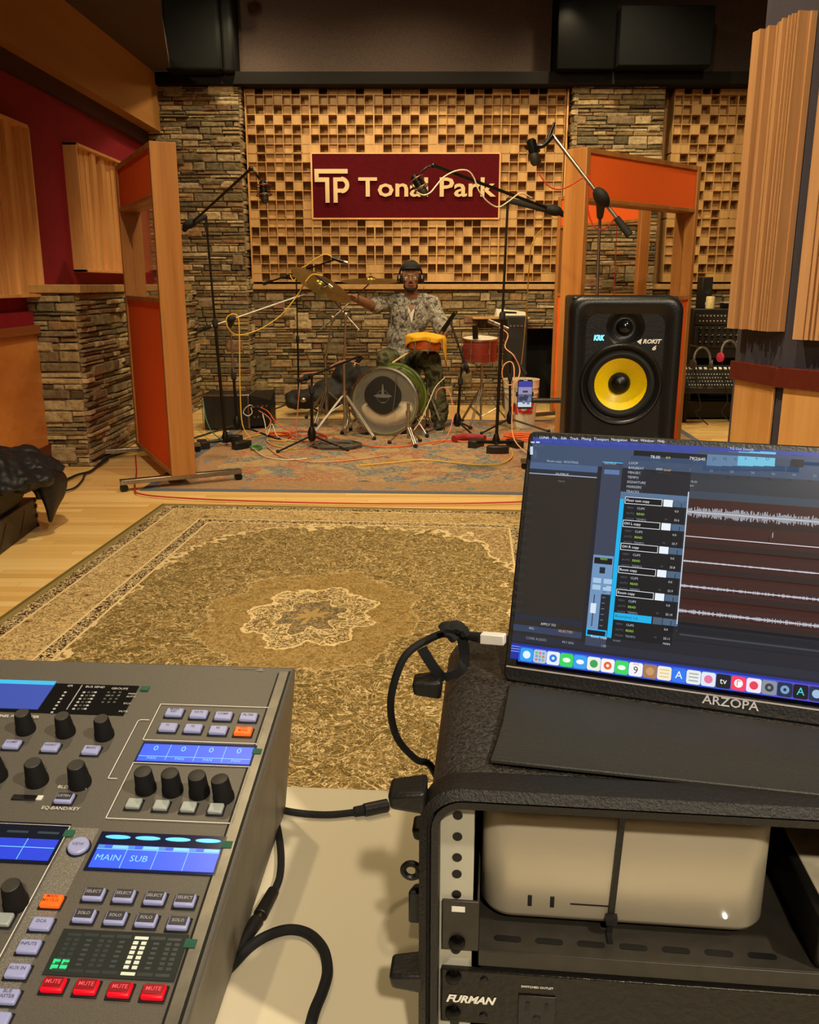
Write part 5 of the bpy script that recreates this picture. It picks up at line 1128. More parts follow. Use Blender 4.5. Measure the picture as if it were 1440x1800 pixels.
# ================================================================== MIC STANDS AND MICROPHONES
STM = plain('stand_black', '#15110f', .4, metal=.4, gs=30)
def mic_stand(label, base, top, A, B, kind='tripod', r=.011, FA=None, FB=None, chrome=False, leg=.30, rot=.3, collar=True, coarse=.55):
    b = G(*base); F = b.y; t = W(*top, F); t.x = b.x + (t.x - b.x)
    th = thing('microphone_stand', label, 'microphone stand', tuple(b)); bm = CHROME if chrome else STM
    z0 = .12 if kind == 'tripod' else .06
    m1 = b.lerp(t, coarse)
    mb = MB(); mb.cyl(V((b.x, b.y, z0 * .6)), m1, r, n=14); mb.build('pole', STM, th)
    mb = MB(); mb.cyl(m1, t, r * .72, n=12); mb.build('upper_pole', bm, th)
    mb = MB(); mb.lathe([(r * 1.2, -.03), (r * 1.9, -.02), (r * 1.9, .02), (r * 1.2, .035)], m1, t - b, 14); mb.build('clutch', RUBBER, th)
    if kind == 'tripod':
        mb = MB(); mb.lathe([(r * 1.6, .06), (r * 2.6, .075), (r * 2.8, .13), (r * 1.5, .17)], b, (0, 0, 1), 14); mb.build('hub', STM, th)
        for k in range(3):
            a = rot + k * 2 * math.pi / 3; d = V((math.cos(a), math.sin(a), 0)); lg = MB(); lg.cyl(b + V((0, 0, .10)) + d * .015, b + d * leg + V((0, 0, .013)), .008, n=8); l_ = lg.build('leg', STM, th)
            lg = MB(); lg.sph(b + d * leg + V((0, 0, .0145)), .0145, 10, 8); lg.build('foot', RUBBER, l_)
    else:
        mb = MB(); mb.lathe([(r * 2.2, .045), (r * 2.4, .075), (r * 1.3, .12)], b, (0, 0, 1), 14); mb.build('hub', STM, th)
        for k in range(3):
            a = rot + k * 2 * math.pi / 3; d = V((math.cos(a), math.sin(a), 0)); s_ = V((-d.y, d.x, 0)); lg = MB()
            c = b + d * leg; X_ = frame((c.x, c.y, 0), d, s_); lg.cyl(b + V((0, 0, .055)), b + d * (leg - .03) + V((0, 0, .045)), .016, .012, n=8); l_ = lg.build('leg', STM, th)
            lg = MB(); lg.X = X_; lg.prism([(.03, -.085), (.045, -.03), (.045, .03), (.03, .085), (-.035, .07), (-.03, 0), (-.035, -.07)], 0, .06); lg.build('weight', BLACK, l_, bevel=.006)
    if A:
        pa, pb = W(*A, FA or F), W(*B, FB or F)
        # boom passes the pole top; hinge block
        ab = (pb - pa); k = max(0, min(1, (t - pa).dot(ab) / ab.length_squared)); hp = pa + ab * k; hp2 = (t + hp) / 2
        mb = MB(); mb.tube([pa, pa.lerp(pb, .5), pb], r * .8, 10, 2); mb.build('boom', bm, th)
        mb = MB(); d = ab.normalized(); X_ = frame(hp, d, V((0, 1, 0)) - d * d.y); mb.X = X_; hs = 1.55 if label.startswith('tall') else 1.1; mb.sph((0, -r, 0), (r * 3.0 * hs, r * 3.4 * hs, r * 1.8 * hs), 14, 10); mb.X = Matrix.Identity(4); mb.cyl(t, hp, r * 1.5, r * 2.2, 12); mb.build('boom_hinge', RUBBER, th)
        if collar: mb = MB(); mb.cyl(pa - d * .02, pa + d * .09, r * 1.7, r * 1.35, 14); mb.build('counterweight', RUBBER, th)
        return th, pa, pb
    return th, None, t
def pen_mic(label, a, b, F, r=.012, F2=None, name='microphone', chrome=False):
    A, B = W(*a, F), W(*b, F2 or F); d = (B - A); L = d.length
    th = thing(name, label, 'microphone', tuple(A)); mb = MB(); mb.cyl(A, A + d * .72, r * .82, r, 16); mb.build('body', CHROME if chrome else BLACKM, th)
    mb = MB(); mb.lathe([(r, 0), (r * 1.08, L * .03), (r * 1.08, L * .25), (r * .7, L * .28), (0, L * .285)], A + d * .72, d, 16); mb.build('grille', STEEL, th); return th
def studio_mic(label, c, F, up, r=.026, h=.12, cage=True, dark=True, hang=None):
    C = W(*c, F); up = V(up).normalized(); th = thing('microphone', label, 'microphone', tuple(C - up * h / 2)); bm = BLACKM
    mb = MB(); mb.lathe([(r * .6, -h / 2), (r, -h * .42), (r, .0), (r * .95, .005)], C, up, 18); mb.build('body', bm, th)
    mb = MB(); mb.lathe([(r * 1.0, .005), (r * 1.05, .02), (r, h * .38), (r * .6, h * .48), (0, h * .5)], C, up, 18); mb.build('grille', STEEL if not dark else plain('dark_grille', '#3a3630', .5, metal=.6), th)
    if cage:
        for k in (-.28, .12):
            mb = MB(); mb.ring(C + up * h * k, up, r * 1.9, .004, 20, 6); mb.build('shock_mount_ring', plain('copper_ring', '#7a4a38', .4, metal=.6), th)
        mb = MB(); s_ = up.orthogonal().normalized(); q = up.cross(s_)
        for j in range(4):
            a = j * math.pi / 2; d = s_ * math.cos(a) + q * math.sin(a); mb.cyl(C + up * h * -.28 + d * r * 1.9, C + up * h * .12 + d * r * 1.9, .003, n=6); mb.cyl(C + up * h * .12 + d * r * 1.9, C + up * h * -.05 + d * r * 1.0, .0015, n=5)
        mb.build('shock_mount_frame', BLACKM, th)
    if hang is not None: mb = MB(); e = C + up * h * -.28 + (hang - C).normalized() * r * 1.9; mb.tube([hang, hang.lerp(e, .5) + V((0, -.01, .01)), e], .007, 8, 3); mb.sph(hang, .016, 10, 8); mb.build('mount_arm', BLACKM, th)
    return th
s1, a1, b1 = mic_stand('tall black boom stand farthest left, on a three-block base beside the left screen', (397, 785), (362, 380), (326, 402), (441, 297), 'blocks', .0115, leg=.17, rot=R(-35), FB=5.9)
studio_mic('condenser microphone in a reddish cage hanging from the far-left tall stand', (464, 338), 5.9, (.1, -.1, -1), .025, .14, hang=b1)
s2, a2, b2 = mic_stand('black boom stand with silver boom reaching right to the tilted crash cymbal', (418, 768), (405, 572), (352, 580), (574, 504), 'tripod', .0115, leg=.42, rot=R(-28), chrome=True, FA=6.9, FB=7.2)
pen_mic('slim microphone under the tilted crash cymbal', (556, 484), (586, 506), 7.15, .014)
s3, a3, b3 = mic_stand('thin black boom stand standing behind the tilted crash cymbal', (526, 722), (521, 490), (466, 498), (590, 456), 'tripod', .0095, leg=.30, rot=R(200), FB=8.3)
pen_mic('small black overhead microphone above the tilted crash cymbal', (583, 453), (612, 463), 8.3, .018)
s4, a4, b4 = mic_stand('low black boom stand in front of the bass drum at left', (549, 789), (548, 660), (528, 668), (632, 626), 'tripod', .0115, leg=.30, rot=R(-22), FB=7.2, coarse=.8)
pen_mic('small microphone on the low boom stand left of the bass drum', (637, 627), (621, 644), 7.2, .018)
s5, a5, b5 = mic_stand('tall black boom stand on a three-block base right of the drummer', (872, 790), (893, 352), (992, 377), (762, 291), 'blocks', .0125, leg=.17, rot=R(28), FB=5.7, FA=6.2, chrome=False)
studio_mic('microphone in a wire cage hanging in front of the red sign', (738, 327), 5.7, (.5, -.1, -.8), .027, .15, hang=b5)
s6, a6, b6 = mic_stand('tall boom stand with steel boom and big counterweight rising behind the speaker', (1036, 878), (1055, 380), (1103, 408), (972, 238), 'tripod', .012, leg=.32, rot=R(10), chrome=True, FA=4.6, FB=4.75)
studio_mic('black microphone at the top right hanging from the steel boom', (938, 268), 4.7, (.25, 0, -1), .024, .13, cage=False)
mb = MB(); F_ = 4.72; mb.tube([W(972, 238, F_), W(955, 256, F_), W(940, 256, F_)], .012, 8, 4); mb.cyl(W(975, 215, F_), W(962, 250, F_), .006, .012); mb.ring(W(936, 262, F_), (.25, 0, 1), .035, .007, 20, 6); mb.ring(W(941, 282, F_), (.25, 0, 1), .026, .006, 20, 6); mb.build('shock_mount', BLACKM, None, 'black shock mount clip at the end of the steel boom', cat='microphone mount')
s7, a7, b7 = mic_stand('black boom stand between drummer and chrome floor tom', (804, 762), (811, 648), (822, 652), (792, 566), 'tripod', .0115, leg=.26, rot=R(-60), coarse=.8, FA=7.4, FB=7.5)
pen_mic('black microphone pointing down at the towel-covered snare drum', (800, 550), (770, 594), 7.5, .021, 7.55)
s8, a8, b8 = mic_stand('black boom stand right of the chrome floor tom with silver microphone', (896, 757), (897, 640), (922, 655), (876, 585), 'tripod', .0105, leg=.34, rot=R(-20), coarse=.8, FA=7.3, FB=7.4)
pen_mic('silver pencil microphone over the chrome floor tom', (894, 578), (858, 563), 7.4, .015, chrome=True)

# ================================================================== DRUM KIT
F0 = 7.25; dax = V((-.20, -1, 0)).normalized()      # front of the bass drum faces us
bc = W(676, 709, F0); bc.z = .285; BR = .268
bd = thing('bass_drum', 'bass drum with clear front head, black round patch and lime green shell', 'drum', (bc.x, bc.y, 0))
CLR = M('clear_drum_head', .08); CLR.set('Base Color', (.75, .7, .6, 1)); CLR.set('Alpha', .10); CLR = CLR.mat
GRN = M('lime_shell', .25); GRN.set('Base Color', hx('#5c6e2a')); GRN = GRN.mat
OLV = plain('drum_interior', '#4e3e24', .6)
mb = MB(); mb.lathe([(BR, .0), (BR, -.38), (BR - .01, -.38), (BR - .01, 0)], bc, dax, 48, loop=True); mb.build('shell', GRN, bd)
mb = MB(); mb.lathe([(BR - .012, -.002), (BR - .012, -.375), (0, -.376)], bc, dax, 48, cap=False); mb.build('inner_lining', OLV, bd)
for d_ in (0, -.38):
    mb = MB(); mb.lathe([(BR + .016, -.022 + d_), (BR + .020, -.018 + d_), (BR + .020, .018 + d_), (BR + .004, .022 + d_), (BR + .004, -.02 + d_)], bc, dax, 48, loop=True); mb.build('hoop', STEEL if d_ == 0 else GRN, bd)
mb = MB(); mb.lathe([(BR + .003, .006), (0, .0065)], bc, dax, 48); mb.build('front_head', CLR, bd)
sx_ = V((dax.y, -dax.x, 0)) * -1; upv = V((0, 0, 1)); pc_ = bc + dax * .008 + V((-.01, 0, .0)) + upv * .055
mb = MB(); X_ = frame(pc_, sx_, upv)
if X_.to_3x3().col[2].dot(dax) < 0: X_ = frame(pc_, -sx_, upv)
mb.X = X_; rr_ = .152; ocl = [(rr_ * math.cos(t) * (1 + .03 * math.cos(4 * t)), rr_ * math.sin(t) * (1 + .03 * math.cos(4 * t))) for t in [i * math.pi / 24 for i in range(48)]]
mb.prism(ocl, 0, .006); pt_ = mb.build('port_patch', plain('patch_black', '#0e0e0e', .6), bd, 'black rounded patch with dim grey emblem')
mb = MB(); mb.X = X_; gc = (.12, .13, .12, 1)
mb.add([(.078 * math.cos(t), -.005 + .015 * math.sin(t) * (1 if abs(math.cos(t)) < .8 else .7), .0066) for t in [i * math.pi / 12 for i in range(24)]], [tuple(range(24))], gc)
for w_, y0, y1 in ((.012, .01, .09), (.03, -.055, -.02)): mb.add([(-w_, y0, .0064), (w_, y0, .0064), (w_ * .3, y1 if y1 > 0 else y0 - .01, .0064), (-w_ * .3, y1 if y1 > 0 else y0 - .01, .0064)], [(0, 1, 2, 3)], gc)
mb.ring((0, -.01, .0062), (0, 0, 1), .05, .002, 28, 4, gc); mb.build('emblem', PRINT, pt_, smooth=None)
for k in range(8):
    a = math.pi / 8 + k * math.pi / 4; d = sx_ * math.cos(a) + upv * math.sin(a)
    mb = MB(); mb.cyl(bc + d * (BR + .024) + dax * .02, bc + d * (BR + .024) - dax * .06, .006, n=8); mb.cyl(bc + d * (BR + .018) - dax * .075, bc + d * (BR + .018) - dax * .13, .013, .010, n=10); mb.build('tension_lug', CHROME, bd)
for s_ in (-1, 1):
    mb = MB(); q = bc + sx_ * s_ * (BR + .0) * .86 - dax * .10 + upv * -.12; e = q + sx_ * s_ * .13 + dax * .12; e.z = .02; mb.cyl(q, e, .010, .008, 10); lg = mb.build('spur_leg', CHROME, bd)
    mb = MB(); mb.sph(e, .018, 10, 8); mb.build('foot', RUBBER, lg)
# pillow inside the drum
mb = MB(); pcn = bc - dax * .135 + upv * -.13
def pil(u, v):
    a = u * 2 * math.pi; b_ = (v - .5) * math.pi; sgn = lambda t, p: math.copysign(abs(t) ** p, t)
    x_ = .225 * sgn(math.cos(b_), .55) * sgn(math.cos(a), .6); y_ = .12 * sgn(math.cos(b_), .7) * sgn(math.sin(a), .8); z_ = .085 * math.sin(b_) * (1 + .12 * math.sin(a * 3 + 1)) + .045 * (x_ / .225) ** 2 + .008 * math.sin(17 * a)
    return pcn + sx_ * x_ - dax * y_ + upv * (z_ + .01)
mb.grid(40, 16, pil); mb.build('pillow', plain('pillow_cotton', '#c9b898', .9, gs=14, var=.1), None, 'off white pillow stuffed inside the bass drum', cat='pillow', weld=True, smooth=80)
def drum(name, label, c, F, r, h, shell, tilt=(0, 0, 1), lugs=8):
    C = W(*c, F); ax_ = V(tilt).normalized(); th = thing(name, label, 'drum', tuple(C - ax_ * h / 2)); q = ax_.orthogonal().normalized(); w_ = ax_.cross(q)
    mb = MB(); mb.lathe([(r, -h / 2), (r, h / 2)], C, ax_, 40); mb.build('shell', shell, th)
    for s_ in (-1, 1):
        mb = MB(); mb.lathe([(r + .002, s_ * h / 2 - .006), (r + .009, s_ * h / 2 - .006), (r + .009, s_ * h / 2 + .008), (r + .004, s_ * h / 2 + .008), (r + .002, s_ * h / 2)], C, ax_, 40, loop=True); mb.build('hoop', CHROME, th)
    mb = MB(); mb.lathe([(r + .003, h / 2 + .001), (0, h / 2 + .0015)], C, ax_, 40); mb.build('head', plain('drum_head_white', '#cfc6b4', .5), th)
    for k in range(lugs):
        a = k * 2 * math.pi / lugs + .2; d = q * math.cos(a) + w_ * math.sin(a); mb = MB(); mb.cyl(C + d * (r + .012) - ax_ * (h / 2 + .005), C + d * (r + .012) + ax_ * (h / 2 + .01), .0035, n=6); mb.cyl(C + d * (r + .009) - ax_ * .022, C + d * (r + .009) + ax_ * .022, .009, n=8); mb.build('tension_lug', CHROME, th)
    return th, C
def drum_stand(label, base, topz, r=.011, leg=.22, rot=.4, name='drum_stand', hubz=.32, arms=0):
    b = G(*base); th = thing(name, label, 'stand', tuple(b))
    mb = MB(); mb.cyl(b + V((0, 0, .05)), b + V((0, 0, topz)), r, n=12); mb.build('pole', CHROME, th)
    mb = MB(); mb.lathe([(r * 1.9, -.02), (r * 1.9, .02)], b + V((0, 0, hubz)), (0, 0, 1), 12); mb.lathe([(r * 1.7, -.02), (r * 1.7, .02)], b + V((0, 0, topz * .75)), (0, 0, 1), 12); mb.build('clamp', CHROME, th)
    for k in range(3):
        a = rot + k * 2 * math.pi / 3; d = V((math.cos(a), math.sin(a), 0)); lg = MB(); s_ = V((-d.y, d.x, 0)) * .008
        for q in (-1, 1): lg.cyl(b + V((0, 0, hubz)) + d * .015 + s_ * q, b + d * leg + V((0, 0, .02)) + s_ * q, .006, n=8); lg.cyl(b + V((0, 0, .08)) + s_ * q, b + d * leg * .55 + V((0, 0, .02 + (hubz - .02) * .45)) + s_ * q, .004, n=6)
        l_ = lg.build('leg', CHROME, th); lg = MB(); lg.sph(b + d * leg + V((0, 0, .017)), .017, 10, 8); lg.build('foot', RUBBER, l_)
    return th, b
# snare with towel
SHO = wood('snare_amber', '#8a3a14', '#b0501e', 'x', .3)
sn, SC_ = drum('snare_drum', 'amber snare drum half covered by a yellow towel at the drummer\'s knee', (748, 604), 7.52, .15, .085, SHO, (.04, -.02, 1))
drum_stand('chrome snare stand right of the bass drum', (752, 755), SC_.z - .07, .011, .15, R(-30))
TOW = plain('yellow_towel', '#d9a21c', .95, grain=.6, gs=180, var=.12)
ax_ = V((.04, -.02, 1)).normalized(); q_ = V((1, 0, 0)) - ax_ * .05; q_.normalize(); w_ = ax_.cross(q_)
def tow(u, v):
    a = R(-180 + 360 * u) ; rr = .0 + v * .24; fold = .012 * math.sin(a * 7 + v * 3) * v
    da = (a + math.pi) % (2 * math.pi); rad_ = min(rr, .168) + fold; drop = max(0, rr - .162) * (.35 + 2.6 * math.exp(-((a - R(-8)) / .32) ** 2) + 1.2 * math.exp(-(min(abs(a - math.pi), abs(a + math.pi)) / .45) ** 2))
    return SC_ + q_ * rad_ * math.cos(a) + w_ * rad_ * math.sin(a) + ax_ * (.056 + .035 * (1 - v) + .007 * math.sin(5 * a + 4 * v)) - V((0, 0, drop))
mb = MB(); mb.grid(44, 14, tow); o = mb.build('towel', TOW, None, 'yellow towel draped over the snare drum', cat='towel', weld=True, smooth=80); s_ = o.modifiers.new('thick', 'SOLIDIFY'); s_.thickness = .006; s_.offset = 1
# floor tom
TOMS = M('red_clear_shell', .12); TOMS.set('Base Color', hx('#8a3028')); TOMS.set('Alpha', .75); TOMS = TOMS.mat
tm, TC = drum('tom_drum', 'small red tom with bright chrome hoops and lugs right of the drummer', (844, 614), 7.6, .145, .185, TOMS, (.0, -.1, 1), 6)
drum_stand('chrome tom stand under the red tom', (845, 748), TC.z - .1, .010, .26, .1)
mb = MB(); a, b = W(835, 572, 7.5), W(836, 596, 7.5); mb.cyl(a, b, .024, .024, 14); mb.build('microphone', BLACKM, None, 'stubby black microphone clipped on the rim of the red tom', cat='microphone')
# cymbals
BRZ = M('bronze_cymbal', .32, metal=1); _v = BRZ.xyz(); _n = BRZ.noise(BRZ.coord(), 30, 3); BRZ.set('Base Color', BRZ.ramp(_n, [(.3, hx('#7c6a34')), (.7, hx('#9c8442'))])); BRZ = BRZ.mat
def cymbal(label, c, F, r, n_):
    C = W(*c, F); n_ = V(n_).normalized(); th = thing('cymbal', label, 'cymbal', tuple(C))
    mb = MB(); mb.lathe([(r, -.012), (r, -.0105), (r * .55, .0), (r * .2, .006), (r * .17, .016), (r * .08, .026), (.006, .028), (.006, .026), (r * .07, .023), (r * .155, .014), (r * .2, .004), (r * .55, -.0018)], C, n_, 56); mb.build('plate', BRZ, th)
    mb = MB(); mb.lathe([(.014, .028), (.016, .036), (.006, .042), (.005, .058)], C, n_, 12); mb.build('wing_nut', CHROME, th); return C, n_
c1, n1_ = cymbal('crash cymbal tilted steeply beside the drummer\'s outstretched hand', (566, 499), 7.25, .262, (.46, -.22, .82))
c2, n2_ = cymbal('flat ride cymbal level with the drummer\'s chin', (652, 492), 7.95, .262, (.0, -.10, 1))
def cym_stand(label, base, c, n_, bend=None, hub=.36, r=.011, rot=.5):
    b = G(*base); th = thing('cymbal_stand', label, 'stand', tuple(b)); e = c - n_ * .02
    j = bend if bend is not None else V((b.x, b.y, e.z))
    mb = MB(); mb.cyl(b + V((0, 0, .04)), V((b.x, b.y, j.z * .62)), r * 1.15, n=12); mb.build('pole', CHROME, th)
    mb = MB(); mb.cyl(V((b.x, b.y, j.z * .62)), j, r * .8, n=12); mb.build('upper_pole', CHROME, th)
    mb = MB(); mb.cyl(j - (e - j).normalized() * .16 if bend is not None else j, e, r * .6, n=10); mb.build('boom', CHROME, th)
    mb = MB(); mb.sph(j, r * 2.4, 10, 8); mb.lathe([(r * 2, -.02), (r * 2, .02)], V((b.x, b.y, j.z * .62)), (0, 0, 1), 12); mb.lathe([(r * 2.2, -.025), (r * 2.2, .02)], V((b.x, b.y, hub)), (0, 0, 1), 12); mb.build('clamp', CHROME, th)
    for k in range(3):
        a = rot + k * 2 * math.pi / 3; d = V((math.cos(a), math.sin(a), 0)); s_ = V((-d.y, d.x, 0)) * .010; lg = MB()
        for q in (-1, 1): lg.cyl(V((b.x, b.y, hub)) + s_ * q, b + d * .30 + V((0, 0, .02)) + s_ * q, .007, n=8); lg.cyl(b + V((0, 0, .07)) + s_ * q, b + d * .17 + V((0, 0, .17)) + s_ * q, .005, n=6)
        l_ = lg.build('leg', CHROME, th); lg = MB(); lg.sph(b + d * .30 + V((0, 0, .018)), .018, 10, 8); lg.build('foot', RUBBER, l_)
cym_stand('double braced chrome cymbal stand left of the bass drum', (607, 768), c1, n1_, W(608, 553, 7.2), rot=R(-35))
cym_stand('chrome cymbal stand behind, carrying the flat ride cymbal', (575, 742), c2, n2_, W(585, 560, 7.75), rot=R(15), hub=.3)
drum_stand('short chrome post standing in front of the bass drum rim', (718, 782), .33, .012, .15, .9, 'floor_stand', .14)
# drum throne
thn = thing('drum_throne', 'black round drum throne under the drummer', 'stool', tuple(V((W(706, 640, 8.05).x, 8.05, 0)))); tb = V(thn.location)
mb = MB(); mb.lathe([(.17, .43), (.18, .45), (.18, .50), (.16, .52), (0, .522)], tb, (0, 0, 1), 28); mb.build('seat', BLACK, thn)
mb = MB(); mb.cyl(tb + V((0, 0, .08)), tb + V((0, 0, .43)), .014); mb.build('pole', CHROME, thn)
for k in range(3):
    a = k * 2.094 + .4; d = V((math.cos(a), math.sin(a), 0)); mb = MB(); mb.cyl(tb + V((0, 0, .25)), tb + d * .25 + V((0, 0, .012)), .010, n=8); mb.build('leg', CHROME, thn)

# ================================================================== DRUMMER
def remeshed(mb, name, mat, parent, vox, label=None, smooth_it=4, fac=.5, disp=None):
    o = mb.build(name, mat, parent, label, smooth=None)
    r_ = o.modifiers.new('remesh', 'REMESH'); r_.mode = 'VOXEL'; r_.voxel_size = vox; r_.use_smooth_shade = True
    s_ = o.modifiers.new('smooth', 'SMOOTH'); s_.factor = fac; s_.iterations = smooth_it
    if disp:
        tx = bpy.data.textures.new(name + '_folds', 'CLOUDS'); tx.noise_scale = disp[1]; d_ = o.modifiers.new('folds', 'DISPLACE'); d_.texture = tx; d_.strength = disp[0]; d_.mid_level = .5; d_.texture_coords = 'LOCAL'
    return o
def limb(mb, pts):
    "pts: (point, radius): tapered round-ended chain"
    for (a, ra), (b, rb) in zip(pts[:-1], pts[1:]): mb.cyl(a, b, ra, rb, 18)
    for p, r in pts: mb.sph(p, r, 18, 12)
SKN = M('skin', .55, spec=.4); _n = SKN.noise(SKN.coord(), 22, 3); SKN.set('Base Color', SKN.ramp(_n, [(.3, hx('#7c5440')), (.7, hx('#93674e'))])); SKN.set('Subsurface Weight', .08); SKN = SKN.mat
HAIR = plain('dark_hair', '#17100c', .8)
f = lambda px, py, F: W(px, py, F)
pelv, chest, neck = f(706, 630, 8.03), f(720, 556, 8.0), f(723, 521, 7.98)
hc = f(722, 489, 7.93)
shL, elL, wrL, hdL = f(686, 533, 8.0), f(652, 537, 7.78), f(622, 523, 7.52), f(608, 517, 7.42)
shR, elR, wrR, hdR = f(760, 535, 8.0), f(781, 584, 7.93), f(767, 598, 7.68), f(757, 603, 7.62)
hpL, knL, anL, toL = f(690, 630, 8.02), f(677, 632, 7.68), f(684, 722, 7.90), f(682, 738, 7.76)
hpR, knR, anR, toR = f(724, 630, 8.02), f(759, 632, 7.62), f(773, 735, 7.66), f(771, 757, 7.46)
dr = thing('person', 'drummer in black cap, grey patterned shirt and olive trousers seated at the kit', 'person', (pelv.x, pelv.y, 0))
mb = MB()
mb.sph(hc + V((0, .005, .015)), (.077, .095, .105), 24, 18); mb.sph(hc + V((0, -.035, -.055)), (.055, .06, .062), 20, 14); mb.sph(hc + V((0, -.055, -.088)), (.03, .03, .026), 14, 10)
mb.sph(hc + V((0, -.088, .028)), (.055, .018, .014), 14, 8)   # brow
mb.cyl(hc + V((0, -.092, .02)), hc + V((0, -.112, -.018)), .009, .013, 10); mb.sph(hc + V((0, -.108, -.022)), (.018, .013, .010), 12, 8)
mb.sph(hc + V((0, -.094, -.052)), (.026, .010, .007), 12, 8); mb.sph(hc + V((0, -.092, -.064)), (.022, .010, .007), 12, 8)
for s_ in (-1, 1): mb.sph(hc + V((s_ * .08, .01, -.005)), (.012, .022, .034), 12, 8); mb.sph(hc + V((s_ * .042, -.070, -.012)), (.022, .02, .018), 12, 8)
limb(mb, [(hc + V((0, .02, -.06)), .055), (neck + V((0, 0, -.02)), .062), (chest + V((0, .01, .06)), .10)])
mb.sph(chest, (.165, .105, .17), 22, 16); mb.sph(chest.lerp(pelv, .55), (.145, .10, .16), 22, 16); mb.sph(pelv, (.165, .12, .12), 22, 16)
limb(mb, [(chest + V((-.07, 0, .12)), .065), (shL, .06), (shL.lerp(elL, .5), .05), (elL, .041), (elL.lerp(wrL, .35), .041), (wrL, .027)])
limb(mb, [(chest + V((.07, 0, .12)), .065), (shR, .06), (shR.lerp(elR, .5), .05), (elR, .041), (elR.lerp(wrR, .35), .041), (wrR, .027)])
def hand(mb, wr, hd, up, thumb):
    d = (hd - wr).normalized(); up = (V(up) - d * V(up).dot(d)).normalized(); s_ = d.cross(up); pm = wr + d * .05
    Rm = Matrix((d, s_, up)).transposed(); mb.sph(pm, (.05, .04, .016), 16, 10, Rm); mb.sph(wr + d * .01, (.028, .026, .02), 12, 8, Rm)
    for k, (off_, ln) in enumerate(((-.03, .062), (-.010, .072), (.010, .068), (.029, .054))):
        p = pm + d * .035 + s_ * off_; q = p + d * ln * .5 - up * .006; r_ = q + d * ln * .33 - up * .02; t_ = r_ + d * ln * .12 - up * .022
        limb(mb, [(p, .0095), (q, .009), (r_, .0082), (t_, .0072)])
    p = wr + d * .022 + s_ * thumb * .028; limb(mb, [(p, .012), (p + d * .028 + s_ * thumb * .024 - up * .008, .0105), (p + d * .055 + s_ * thumb * .028 - up * .014, .0088)])
hand(mb, wrL, hdL, (0, 0, 1), 1); hand(mb, wrR, hdR, (0, 0, 1), -1)
limb(mb, [(pelv + V((-.07, 0, -.02)), .10), (hpL + V((0, -.04, 0)), .09), (hpL.lerp(knL, .6), .072), (knL, .055), (knL.lerp(anL, .35), .055), (anL, .036), (toL, .032)])
limb(mb, [(pelv + V((.07, 0, -.02)), .10), (hpR + V((0, -.04, 0)), .09), (hpR.lerp(knR, .6), .072), (knR, .055), (knR.lerp(anR, .35), .055), (anR, .036), (toR, .032)])
remeshed(mb, 'body', SKN, dr, .006, smooth_it=3)
# shirt
m = M('patterned_shirt', .85, spec=.2); nv = m.coord(); n1 = m.noise(nv, 14, 4, .65, 1.5); n2 = m.voro(nv, 22)
c = m.ramp(n1, [(.36, hx('#3a3835')), (.46, hx('#6c6a66')), (.54, hx('#aaa498')), (.64, hx('#4e4c48'))]); c = m.mix(n2.lt(.22) * .6, c, hx('#c6c0b0')); m.set('Base Color', c); m.bump(n1, .4, .01); SHIRT = m.mat
mb = MB(); mb.sph(chest + V((0, .0, .01)), (.185, .125, .185), 22, 16); mb.sph(chest.lerp(pelv, .5), (.17, .125, .17), 22, 16); mb.sph(pelv + V((0, 0, .035)), (.185, .14, .10), 22, 16)
limb(mb, [(chest + V((-.06, .01, .13)), .075), (shL + V((0, 0, .0)), .075), (shL.lerp(elL, .45), .073), (shL.lerp(elL, .72), .078)])
limb(mb, [(chest + V((.06, .01, .13)), .075), (shR, .075), (shR.lerp(elR, .5), .073), (shR.lerp(elR, .86), .082)])
remeshed(mb, 'shirt', SHIRT, dr, .008, 'short sleeved grey shirt with blotchy pattern', 3, disp=(.022, .09))
# collar, undershirt
mb = MB(); cz = neck + V((0, -.0, -.028)); fy = chest.y - .127
A_ = V((cz.x - .052, fy + .012, cz.z - .01)); B_ = V((cz.x + .048, fy + .012, cz.z - .01)); D_ = V((cz.x + .004, fy - .008, cz.z - .20)); E_ = V((cz.x, fy - .012, cz.z - .09))
mb.add([A_ + V((.01, -.006, -.03)), E_ + V((0, 0, .0)), B_ + V((-.01, -.006, -.03)), D_, A_ + V((.01, .02, -.03)), E_ + V((0, .02, 0)), B_ + V((-.01, .02, -.03)), D_ + V((0, .02, 0))], [(0, 3, 1), (1, 3, 2), (4, 5, 7), (5, 6, 7), (0, 1, 5, 4), (1, 2, 6, 5), (0, 4, 7, 3), (2, 3, 7, 6)]); mb.build('undershirt', WHITEP, dr, 'white undershirt in the open collar', smooth=None)
mb = MB(); mb.add([A_ + V((.012, .0, .0)), A_ + V((-.02, .01, -.02)), A_ + V((.0, -.012, -.075)), A_ + V((.034, -.012, -.052)), ], [(0, 1, 2, 3)]); mb.add([B_ + V((-.012, 0, 0)), B_ + V((.02, .01, -.02)), B_ + V((.0, -.012, -.075)), B_ + V((-.034, -.012, -.052))], [(3, 2, 1, 0)]); o = mb.build('collar', SHIRT, dr, smooth=None); s_ = o.modifiers.new('t', 'SOLIDIFY'); s_.thickness = .008
mb = MB(); mb.add([E_ + V((-.035, .012, .05)), E_ + V((.035, .012, .05)), E_ + V((.0, -.003, -.012)), E_ + V((0, .02, .05))], [(0, 2, 1), (0, 1, 3), (1, 2, 3), (2, 0, 3)]); mb.build('neck_skin', SKN, dr, smooth=None)
